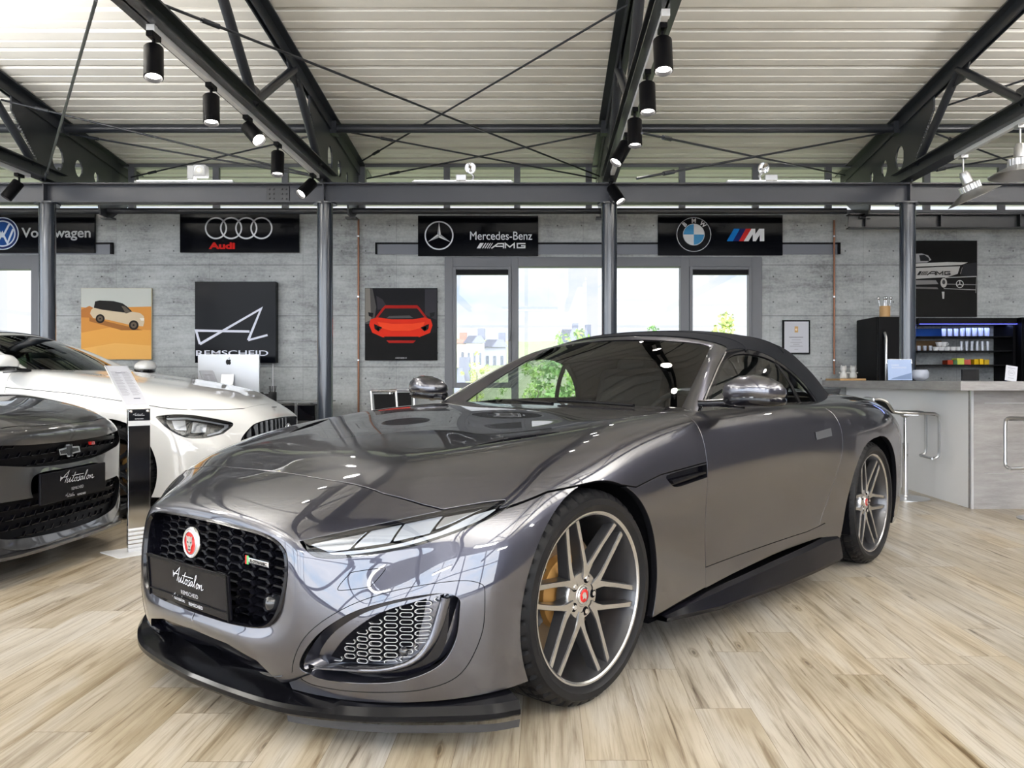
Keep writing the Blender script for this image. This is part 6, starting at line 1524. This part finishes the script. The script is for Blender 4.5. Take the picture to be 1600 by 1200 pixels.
# wall shelves behind the bar
sx0, sx1 = W(1424, 0, 9.2).x, W(1567, 0, 9.2).x
sh = empty('wall_shelf', ((sx0 + sx1) / 2, 9.2, 0), 0, 'dark open wall shelf with glasses behind the bar, under the black and white poster', 'shelf')
def z92(py): return CH + (CY - py) * 9.2 / F
sb_ = MB(); sb_.span((sx0 - .02, 8.98, z92(508)), (sx1 + .03, 9.39, z92(499))); rel(sh, sb_).build('top_board', M['black'], sh)
sb_ = MB(); sb_.span((sx1, 9.0, .9), (sx1 + .03, 9.39, z92(508))); rel(sh, sb_).build('side_board', M['black'], sh)
SHZ = [z92(526.5), z92(548.5), z92(570)]
for z in SHZ: rel(sh, MB().span((sx0, 9.02, z - .012), (sx1, 9.38, z))).build('shelf_board', M['black'], sh)
M['blue_led'] = mat('blue_led', (.1, .1, .8), .5, emit=(.10, .12, 1), estr=2.5)
rel(sh, MB().span((sx0, 8.985, z92(508.6)), (sx1 + 1, 9.0, z92(507.6)))).build('led_strip', M['blue_led'], sh)
bl_ = bpy.data.lights.new('led_light', 'AREA'); bl_.energy = 2; bl_.color = (.35, .45, 1); bl_.size = 1.2; bl_.size_y = .05; bl_.shape = 'RECTANGLE'
bo = bpy.data.objects.new('led_light', bl_); link(bo); bo.location = ((sx0 + sx1) / 2, 9.1, z92(508) - .012)
ap = Art(9.36); M['glassware'] = mat('glassware', (.75, .80, .92), .06, 0, 0, alpha=.45, spec=1.0)
tag(MB().span((sx0 + .02, 9.34, SHZ[0] + .002), (sx0 + .42, 9.355, SHZ[0] + .10)).build('picture_card', C(30, 70, 120)), 'blue picture leaning at the back of the top shelf', 'picture')
tag(MB().span((sx0 + .02, 9.34, SHZ[1] + .002), (sx0 + .40, 9.355, SHZ[1] + .12)).build('picture_card', C(120, 96, 70)), 'brown picture leaning at the back of the middle shelf', 'picture')
def glass_obj(x, y, z, r, h_, lab, grp, name='drinking_glass', first={}):
    key = (r, h_)
    if key in first: o = first[key].copy(); COL.objects.link(o)
    else:
        o = MB().lathe([(0, 0), (r * .8, 0), (r, h_), (r * .93, h_), (r * .74, .008), (0, .008)], 18).build(name, M['glassware'], auto=50); first[key] = o
    o.location = (x, y, z); tag(o, lab, 'glass', grp)
for i in range(16): glass_obj(W(1472 + i * 4.8, 0, 9.15).x, 9.12 + .05 * (i % 2), SHZ[0], .019 if i < 7 else .024, .085 if i < 7 else .095, 'drinking glass in the row on the top bar shelf under the blue light', 'glasses on the top shelf')
for i in range(11): glass_obj(W(1500 + i * 4.1, 0, 9.15).x, 9.12 + .06 * (i % 2), SHZ[1], .016, .105, 'tall slim glass in the row on the middle bar shelf', 'glasses on the middle shelf')
for i in range(6): glass_obj(W(1434 + i * 4.5, 0, 9.15).x, 9.13 + .05 * (i % 2), SHZ[1], .017, .055, 'short glass in the row at the left end of the middle bar shelf', 'short glasses on the middle shelf')
cup0 = None
for i, (px, lv) in enumerate([(1462, 0), (1471, 0), (1480, 0), (1489, 0), (1498, 0), (1467, 1), (1475, 1)]):
    if cup0 is None: cup0 = MB().lathe([(0, 0), (.022, 0), (.038, .045), (.036, .045), (.020, .006), (0, .006)], 20).tube([(.034, 0, .038), (.05, 0, .034), (.048, 0, .018), (.028, 0, .012)], .003, 6).build('cup', M['white'], auto=50); o = cup0
    else: o = cup0.copy(); COL.objects.link(o)
    o.location = (W(px, 0, 9.15).x, 9.15, SHZ[1] + lv * .050); tag(o, 'white cup stacked between the glasses on the middle bar shelf', 'cup', 'cups on the middle shelf')
for i, (px, cl, w, hh) in enumerate([(1482, (150, 60, 40), .06, .05), (1490, (60, 90, 60), .05, .05), (1498, (190, 200, 90), .08, .07), (1509, (170, 80, 70), .07, .055), (1523, (200, 160, 20), .05, .06), (1531, (210, 170, 30), .04, .062), (1539, (180, 150, 40), .05, .055)]):
    x = W(px, 0, 9.12).x; o = MB().span((x - w / 2, 9.08, SHZ[2]), (x + w / 2, 9.2, SHZ[2] + hh), .002).build('tea_box', C(*cl)); tag(o, 'small %s tea box on the lowest bar shelf' % ('red-brown', 'dark green', 'large pale green', 'pink-brown', 'amber', 'narrow yellow', 'olive yellow')[i], 'box', 'tea boxes on the lowest shelf')
# tall black unit at the right edge
cbx = W(1568, 0, 9.2).x + .03
co = empty('tall_cabinet', (cbx + .7, 9.1, 0), 0, 'tall black cabinet at the right edge next to the glass shelf', 'cabinet')
rel(co, MB().span((cbx, 8.9, 0), (cbx + 1.4, 9.38, z92(499)))).build('cabinet_body', M['black'], co)
for k in range(2): rel(co, MB().span((cbx + .01 + k * .7, 8.88, .1), (cbx + .69 + k * .7, 8.9, z92(502)))).build('cabinet_door', M['black'], co)
o = MB().span((W(1504, 0, 8.7).x, 8.7, 1.015), (W(1530, 0, 8.7).x, 8.73, 1.015 + .118)).build('chalk_board', M['matt_black']); tag(o, 'small black chalk board on the bar below the tea boxes', 'sign')
# things on the counter
tz = 1.015
o = MB().span((3.16, 8.9, tz), (3.44, 9.36, tz + .022), .004).build('wooden_tray', M['wood']); tag(o, 'flat light wooden tray at the far end of the bar counter', 'tray')
M['porcelain'] = mat('white_porcelain', (.72, .72, .70), .3)
for i, (x, y) in enumerate(((3.27, 9.1), (3.375, 9.1))):
    f_ = MB(); f_.lathe([(0, 0), (.036, 0), (.042, .02), (.036, .05), (.022, .07), (.030, .085), (.036, .105), (.028, .128), (.012, .138), (0, .14)], 22, c=(x, y, tz + .022))
    for s in (-1, 1): f_.lathe([(0, 0), (.012, 0), (.009, .018), (0, .028)], 10, c=(x + s * .024, y, tz + .022 + .12)); f_.box((x + s * .04, y, tz + .022 + .062), (.022, .016, .014), None, .004)
    tag(f_.build('porcelain_figure', M['porcelain']), '%s of the two white porcelain figures on the wooden tray' % ('left', 'right')[i], 'figurine')
st = empty('acrylic_sign', (W(1407, 0, 7.6).x, 7.6, tz), 0, 'clear acrylic sign with a pale blue sheet standing on the bar counter', 'sign')
w2, hh2 = .115, .20
MB().box((0, .02, hh2 / 2 + .002), (2 * w2, .004, hh2), Matrix.Rotation(math.radians(-6), 3, 'X')).span((-w2, -.03, 0), (w2, .03, .004)).build('stand', M['clear_glass'], st)
a = MB(); a.use(C(170, 188, 222)).box((0, .016, hh2 / 2 + .002), (2 * w2 - .01, .001, hh2 - .01), Matrix.Rotation(math.radians(-6), 3, 'X')); a.use(C(120, 138, 172)).poly([(-w2 + .01, .006, .01), (w2 - .01, .006, .01), (w2 - .01, .010, .075), (-w2 + .06, .007, .03)])
a.use(M['white_print']); put_text(a, 'UNSERE', (-.045, .012, .145), (1, 0, 0), (0, .1, 1), .014, .07); put_text(a, 'INZAHLUNG', (-.01, .010, .122), (1, 0, 0), (0, .1, 1), .014, .13); a.build('sheet', None, st)
o = MB().lathe([(0, 0), (.04, 0), (.075, .03), (.08, .08), (.065, .105), (.06, .105), (.073, .08), (.068, .034), (0, .008)], 30, c=(W(1438, 0, 7.9).x, 7.9, tz)).build('glass_bowl', M['glassware'], auto=50); tag(o, 'round clear glass jar beside the acrylic sign on the bar', 'jar')
for k in range(5): tag(MB().lathe([(0, 0), (.018, .004), (.02, .012), (.012, .022), (0, .024)], 12, c=(W(1438, 0, 7.9).x + .028 * math.cos(k * 1.3), 7.9 + .028 * math.sin(k * 1.3), tz + .009)).build('wrapped_sweet', C(60, 60, 64) if k % 2 else C(190, 190, 196)), 'wrapped sweet in the clear glass jar on the bar', 'sweet', 'sweets in the glass jar')
c1 = empty('table_card', (W(1580, 0, 6.75).x, 6.75, tz), -.15, 'small white card with a round mark leaning at the right end of the bar', 'card')
R_c = Matrix.Rotation(math.radians(-14), 3, 'X') @ Matrix.Rotation(math.radians(10), 3, 'Y')
MB().box((0, .0, .064), (.088, .003, .128), R_c).build('sheet', M['paper'], c1)
a = MB(); a.use(C(110, 112, 124)); 
def pc_(x, z): return R_c @ Vector((x, -.0022, z)) + Vector((0, 0, .064))
A = [pc_(*p) for p in circle((0, .005), .024, 30)]; B = [pc_(*p) for p in circle((0, .005), .0255, 30)]; a.add(A + B, [(i, (i + 1) % 30, 30 + (i + 1) % 30, 30 + i) for i in range(30)])
a.poly([pc_(-.02, .012), pc_(.02, .012), pc_(.02, .010), pc_(-.02, .010)]); a.poly([pc_(-.016, .002), pc_(.016, .002), pc_(.016, -.001), pc_(-.016, -.001)]); a.poly([pc_(-.028, .045), pc_(.028, .045), pc_(.028, .042), pc_(-.028, .042)]); a.poly([pc_(-.022, -.04), pc_(.022, -.04), pc_(.022, -.042), pc_(-.022, -.042)]); a.build('print', None, c1)
MB().box((0, .03, .03), (.05, .06, .003), Matrix.Rotation(math.radians(60), 3, 'X')).build('stand', M['black'], c1)
# bar stools: local +x is the direction one faces
def stool(loc, rz, lab):
    r = empty('bar_stool', loc, rz, lab, 'bar stool', 'lift bar stools')
    MB().lathe([(0, 0), (.20, 0), (.20, .006), (.17, .012), (.035, .018), (.03, .03), (0, .03)], 48).build('base', M['brushed'], r, auto=40)
    MB().cyl((0, 0, .02), (0, 0, .48), .024, 24).cyl((0, 0, .48), (0, 0, .72), .015, 20).build('gas_column', M['chrome'], r, auto=40)
    fm = MB(); path = [(-.30, .86), (-.26, .862), (-.20, .84), (-.155, .775), (-.12, .752), (.0, .745), (.17, .742), (.205, .730), (.222, .70), (.224, .5), (.222, .40), (.205, .372), (.175, .362)]
    pth = [tuple(p) for p in crom(path, 5)]
    for s in (-1, 1): fm.tube([(x, s * .165, z) for x, z in pth], .0125, 8)
    fm.tube([(.175, y, .362) for y in np.linspace(-.165, .165, 7)], .0125, 8).tube([(-.30, y, .86) for y in np.linspace(-.165, .165, 7)], .0125, 8)
    fm.span((-.06, -.165, .725), (.06, .165, .737)).lathe([(.016, .70), (.04, .715), (.045, .73)], 20); fm.build('seat_frame', M['brushed'], r, auto=45)
    sp_ = [p for p in pth if p[1] > .735]; sm_ = MB(); n = len(sp_)
    v = [(x, -.155, z - .003) for x, z in sp_] + [(x, .155, z - .003) for x, z in sp_]; sm_.add(v + [(a, b, c - .012) for a, b, c in v], [(i, i + 1, n + i + 1, n + i) for i in range(n - 1)] + [(2 * n + i, 2 * n + i + 1, 3 * n + i + 1, 3 * n + i) for i in range(n - 1)] + [(i, i + 1, 2 * n + i + 1, 2 * n + i) for i in range(n - 1)] + [(n + i, n + i + 1, 3 * n + i + 1, 3 * n + i) for i in range(n - 1)], True)
    sm_.build('seat', M['leather'], r, auto=40)
stool((3.12, 7.20, 0), -.12, 'silver bar stool with black seat between grey car and bar')
stool((3.70, 6.12, 0), PI / 2 + .25, 'silver bar stool cut by the right edge of the picture')

# ---------------------------------------------------------------- price stands, desk corner
def price_stand(loc, rz, lab, sc=1.0, text=True):
    r = empty('price_stand', loc, rz, lab, 'price stand')
    MB().span((-.17, -.13, 0), (.17, .13, .006), .002).build('base_plate', M['white'], r)
    g = MB(); 
    for k in range(6): g.prism([(-.066, -.012, .006 + k * .024), (.066, -.012, .006 + k * .024), (.066, -.018, .014 + k * .024), (-.066, -.018, .014 + k * .024)], (0, .008, .010))
    g.build('ribbed_foot', M['white'], r)
    MB().span((-.066, -.009, .006), (.066, .009, .855), .002).build('post', M['chrome'] if text else M['brushed'], r)
    R1 = Matrix.Rotation(math.radians(-50), 3, 'X')
    c = Vector((0, .155, .985)); p = MB(); p.box(c, (.142, .008, .41), R1, .002); panel = p.build('panel', M['alu'], r)
    a = MB()
    def q(x, z, d=.0052): return R1 @ Vector((x, -d, z)) + c
    a.use(M['paper']).poly([q(-.066, -.17), q(.066, -.17), q(.066, .20), q(-.066, .20)])
    a.use(M['grey_ink'])
    for k in range(22):
        z = .14 - k * .0105
        for x0 in (-.056, .006):
            w = .038 + .010 * ((k * 7) % 3) / 2
            a.poly([q(x0, z, .006), q(x0 + w, z, .006), q(x0 + w, z + .003, .006), q(x0, z + .003, .006)])
    a.use(M['ink']).poly([q(-.03, .128, .006), q(.03, .128, .006), q(.03, .133, .006), q(-.03, .133, .006)]).poly([q(.0, -.115, .006), q(.04, -.115, .006), q(.04, -.108, .006), q(.0, -.108, .006)])
    a.build('price_sheet', None, panel)
    if text:
        t = MB(); t.use(M['white_print']); autosalon_art(t, (0, -.0095, .815), (1, 0, 0), (0, 0, 1), .038); put_text(t, 'REMSCHEID', (0, -.0095, .797), (1, 0, 0), (0, 0, 1), .006, .05); t.use(M['white']).poly([(-.066, -.0095, .755), (.066, -.0095, .755), (.066, -.0095, .785), (-.066, -.0095, .785)]); t.build('post_lettering', None, r)
    for x in (-.05, .05): MB().lathe([(0, -.016), (.007, -.012), (.008, 0)], 12, 'y', (x, -.009, .842)).build('clamp_screw', M['chrome'], r)
    return r
price_stand((-2.44, 5.0, 0), math.radians(50), 'slim mirrored price stand with a printed sheet between the grey convertible and the left cars')
price_stand((W(338, 0, 8.28).x, 8.28, 0), math.radians(40), 'second price stand behind the white car, in front of the computer', text=False)

ds = empty('desk', (W(430, 0, 8.9).x, 8.9, 0), 0, 'glass topped desk with chrome frame under the black A panel', 'desk')
dx0, dx1 = W(290, 0, 8.6).x - ds.location.x, W(500, 0, 8.6).x - ds.location.x
MB().span((dx0, -.32, .785), (dx1, .35, .80), .003).build('desk_top', mat('desk_grey', (.25, .26, .27), .2), ds)
for x in (dx0 + .03, dx1 - .25):
    for y in (-.29, .29): MB().cyl((x, y, 0), (x, y, .785), .018, 14).build('leg', M['chrome'], ds)
MB().span((dx1 - .45, -.3, .60), (dx1 - .05, .25, .77), .01).build('drawer_box', M['gloss_black'], ds)
im = empty('desktop_computer', (W(357, 0, 8.85).x, 8.85, .80), 0, 'white all-in-one computer seen from the back with a black apple mark', 'computer')
bw = .325; MB().prism([(-bw, .0, .08), (bw, .0, .08), (bw, .0, .495), (-bw, .0, .495)], (0, .03, 0)).build('screen_back', mat('computer_white', (.62, .64, .68), .3, .3), im)
MB().span((-.09, -.10, 0), (.09, .10, .006)).prism([(-.065, -.02, .28), (.065, -.02, .28), (.065, -.10, .006), (-.065, -.10, .006)], (0, .012, 0)).build('stand', M['alu'], im)
a = MB(); ac = (0, .415)
ap_ = [tuple(p) for p in crom([(0, .022), (.014, .026), (.026, .016), (.021, .002), (.027, -.014), (.014, -.032), (0, -.028), (-.014, -.032), (-.027, -.012), (-.026, .012), (-.014, .026)], 4, True)]
a.poly([(x, -.001, .415 + z) for x, z in ap_]); a.poly([(x, -.001, .415 + z) for x, z in ((.0, .030), (.004, .042), (.013, .048), (.012, .036))]); a.build('logo', M['matt_black'], im, fix=False)
ph = MB(); x = W(411, 0, 8.66).x; ph.box((x, 8.66, .832), (.14, .16, .05), Matrix.Rotation(.3, 3, 'X'), .01).tube([(x - .03, 8.60, .86), (x - .03, 8.66, .875), (x - .03, 8.72, .88)], .016, 8); tag(ph.build('telephone', M['matt_black']), 'black telephone on the desk beside the white computer', 'telephone')
x = W(425, 0, 8.5).x; ph = MB(); ph.lathe([(0, 0), (.04, 0), (.04, .10), (.034, .10), (.034, .01), (0, .01)], 20, c=(x, 8.52, .80)); 
for k in range(5): ph.tube([(x + .012 * math.cos(k * 1.25), 8.52 + .012 * math.sin(k * 1.25), .81), (x + .035 * math.cos(k * 1.25), 8.52 + .03 * math.sin(k * 1.25), .96)], .004, 6)
tag(ph.build('pen_pot', M['matt_black']), 'black pen pot with pens on the desk, right of the white computer', 'pen pot')
cb_ = MB(); x = W(427, 0, YW).x; cb_.tube([(x, YW - .01, zz(568)), (x, YW - .012, zz(600)), (x + .01, YW - .01, zz(660))], .008, 6); tag(cb_.build('cable_duct', M['white']), 'thin white cable running down the wall below the black A panel', 'cable')
# low table with two chrome chairs behind the bonnet
for i, px in enumerate((614, 634)):
    Y = 8.15 + .75 * i; c = W(px, 660, Y); r = empty('cantilever_chair', (c.x, Y, 0), .5 - .2 * i, ('left' if i == 0 else 'right') + ' of two chrome framed black chairs behind the convertible bonnet', 'chair', 'chrome chairs')
    k = MB()
    for s in (-1, 1): k.tube([(s * .04 - .20 * 0 + (.13 if s > 0 else -.13) - s * .04, y, z) for y, z in ((.28, .02), (-.2, .02), (-.24, .05), (-.22, .44), (.18, .44), (.26, .72), (.30, .91))], .013, 8)
    k.tube([(x, .30, .91) for x in (-.13, 0, .13)], .013, 8).tube([(x, .28, .02) for x in (-.13, 0, .13)], .013, 8); k.build('chair_frame', M['chrome'], r)
    MB().prism([(-.10, .22, .60), (.10, .22, .60), (.10, .295, .88), (-.10, .295, .88)], (0, .02, 0)).build('backrest', M['leather'], r); MB().span((-.12, -.2, .44), (.12, .18, .47), .006).build('seat', M['leather'], r)

# ---------------------------------------------------------------- the view outside
def ground_mat():
    m = mat('meadow', (.10, .16, .04), .9); n, l, b = nodes_of(m); t = n.new('ShaderNodeTexNoise'); t.inputs['Scale'].default_value = .8; t.inputs['Detail'].default_value = 6
    r = n.new('ShaderNodeValToRGB'); r.color_ramp.elements[0].color = (.12, .15, .07, 1); r.color_ramp.elements[1].color = (.34, .36, .22, 1); tc_ = n.new('ShaderNodeTexCoord'); l.new(tc_.outputs['Object'], t.inputs['Vector']); l.new(t.outputs[0], r.inputs[0]); l.new(r.outputs[0], b.inputs['Base Color']); return m
g = MB(); xs = np.linspace(-150, 150, 31); ys = [YW + .25, 12, 16, 22, 30, 42, 60, 80, 110, 150, 200]; zf = [-.4, -.5, -1.2, -2.2, -2.6, -2.2, -.5, 1.5, 4.0, 7.0, 10]
v = [(x, y, z + .8 * math.sin(x * .07 + y * .05)) if y > 20 else (x, y, z) for y, z in zip(ys, zf) for x in xs]; nx = len(xs)
g.add(v, [(j * nx + i, j * nx + i + 1, (j + 1) * nx + i + 1, (j + 1) * nx + i) for j in range(len(ys) - 1) for i in range(nx - 1)], True)
hill = g.build('hillside', ground_mat(), fix=False); hill['kind'] = 'structure'
pv = MB().span((-30, -40, -.5), (30, Y0 - .13, -.12)).span((-30, -40, -.5), (XL - .3, YW, -.12)).span((XR + .3, -40, -.5), (30, YW, -.12)).build('forecourt', mat('pale_paving', (.50, .49, .47), .9)); pv['kind'] = 'structure'
def leaf_mat(name, c0, c1):
    m = mat(name, c0, .7); n, l, b = nodes_of(m); t = n.new('ShaderNodeTexNoise'); t.inputs['Scale'].default_value = 2.2; t.inputs['Detail'].default_value = 5; tc_ = n.new('ShaderNodeTexCoord'); l.new(tc_.outputs['Object'], t.inputs['Vector'])
    r = n.new('ShaderNodeValToRGB'); r.color_ramp.elements[0].position = .35; r.color_ramp.elements[0].color = (*c0, 1); r.color_ramp.elements[1].position = .65; r.color_ramp.elements[1].color = (*c1, 1); l.new(t.outputs[0], r.inputs[0]); l.new(r.outputs[0], b.inputs['Base Color']); return m
LM = [leaf_mat('leaves_fresh', (.12, .24, .04), (.34, .50, .12)), leaf_mat('leaves_mid', (.08, .20, .04), (.24, .42, .12)), leaf_mat('leaves_yellow', (.26, .36, .05), (.54, .60, .14))]
BARK = mat('bark', (.08, .06, .045), .9)
rng = np.random.default_rng(5)
def tree(px, ytop, Y, wpx, m, lab, base_z=None):
    X = (px - CX) * Y / F; top = CH + (CY - ytop) * Y / F; wd = wpx * Y / F / 2; bz = base_z if base_z is not None else np.interp(Y, ys, zf) - .3
    h_ = max(top - bz, wd * 1.4); r = empty('tree', (X, Y, bz), 0, lab, 'tree', 'trees outside the windows')
    MB().tube([(0, 0, 0), (.02 * wd, 0, h_ * .4), (0, 0, h_ * .8)], [wd * .12, wd * .08, wd * .03], 8).build('trunk', BARK, r)
    c = MB(); nl = 1500; ch = h_ * .78
    # clumps
    cl = [(rng.normal(0, .42) * wd, rng.normal(0, .42) * wd, h_ - ch * rng.uniform(.12, .85), rng.uniform(.26, .5) * wd) for _ in range(20)] + [(0, 0, h_ - wd * .3, wd * .32)]
    vs = []; fs = []
    for _ in range(nl):
        q = cl[rng.integers(len(cl))]; d = rng.normal(size=3); d /= np.linalg.norm(d); p = np.array(q[:3]) + d * q[3] * rng.uniform(.6, 1.0)
        if p[2] > h_: p[2] = h_ - rng.uniform(0, .1) * wd
        t1 = rng.normal(size=3); t1 /= np.linalg.norm(t1); t2 = np.cross(d, t1); t2 /= np.linalg.norm(t2) + 1e-9; s = wd * rng.uniform(.05, .10)
        k = len(vs); vs += [p + t1 * s, p + t2 * s * .7, p - t1 * s, p - t2 * s * .7]; fs.append((k, k + 1, k + 2, k + 3))
    c.add(vs, fs); c.build('crown', m, r, fix=False)
T_ = [(1135, 487, 34, 88, 2, 'bright yellow-green tree seen in the right window pane'), (1020, 508, 40, 60, 1, 'green tree top above the soft top roof, right of the middle column'), (905, 512, 46, 70, 0, 'light green tree behind the windscreen top in the wide pane'), (840, 548, 30, 60, 0, 'green tree low in the wide pane just left of the convertible windscreen'),
      (745, 548, 38, 30, 2, 'small yellow-green tree in front of the far houses'), (722, 580, 30, 26, 2, 'small bush-like tree low in the left window pane'), (865, 560, 19, 120, 1, 'leafy tree seen through the convertible windscreen'), (1000, 560, 21, 120, 1, 'leafy tree seen through the middle of the convertible cabin'), (1150, 540, 24, 90, 0, 'leafy tree behind the convertible soft top'), (775, 585, 26, 40, 0, 'low green tree beside the grey roofs in the left pane'),
      (30, 560, 30, 70, 1, 'green tree outside the far left window'), (-60, 540, 34, 90, 0, 'tree outside the far left window beyond the picture edge')]
for t in T_: tree(t[0], t[1], t[2], t[3], LM[t[4]], t[5])
def house(px0, px1, ytop, Y, wall, roofc, lab, roof_h=.25, floors=4, cols=3):
    x0, x1 = (px0 - CX) * Y / F, (px1 - CX) * Y / F; top = CH + (CY - ytop) * Y / F; bz = float(np.interp(Y, ys, zf)) - 1.5; w = x1 - x0; d = w * .9; H = top - bz; rh = H * roof_h if roof_h < 1 else roof_h
    r = empty('house', ((x0 + x1) / 2, Y, bz), 0, lab, 'house', 'houses on the hill outside')
    MB().span((-w / 2, 0, 0), (w / 2, d, H - rh)).build('house_walls', wall, r)
    MB().prism([(-w / 2 - .3, -.4, H - rh), (w / 2 + .3, -.4, H - rh), (w * .38, d * .35, H), (-w * .38, d * .35, H)], (0, .2, 0)).prism([(-w / 2 - .3, -.4, H - rh), (-w * .38, d * .35, H), (-w * .38, d * .65, H), (-w / 2 - .3, d + .4, H - rh)], (w * .5, 0, 0)).build('roof', roofc, r)
    for fl_ in range(floors):
        for cI in range(cols):
            xw = -w / 2 + w * (cI + .5) / cols; zw = (H - rh) - (fl_ + .6) * 2.9
            if zw < 1: continue
            MB().span((xw - w * .10 / cols * 2, -.06, zw - .7), (xw + w * .10 / cols * 2, .02, zw + .7)).build('house_window', HWIN, r)
    MB().span((w * .15, d * .35, H - rh * .5), (w * .15 + .8, d * .35 + .8, H + .8)).build('chimney', roofc, r)
HWIN = mat('house_window', (.10, .12, .15), .2)
H1, H2, H3, H4 = mat('render_pink', (.62, .50, .46), .8), mat('render_white', (.72, .72, .72), .8), mat('slate_wall', (.34, .36, .42), .8), mat('roof_slate', (.16, .17, .21), .8)
house(696, 728, 530, 95, H1, mat('roof_red', (.36, .16, .12), .8), 'pinkish house at the left of the left window pane', .10)
house(728, 755, 524, 92, H2, H4, 'white apartment house with dark roof in the left window pane', .18)
house(756, 790, 530, 98, H3, H4, 'grey slate-clad apartment house in the left window pane', .22)
house(875, 905, 514, 110, H2, H4, 'far white house on the hill behind the trees in the wide pane', .35)
house(905, 920, 516, 115, H3, H4, 'far grey house on the hill left of the middle column', .35)
house(700, 725, 575, 60, H3, H4, 'low dark roofed house at the foot of the left window pane', .5, 1)
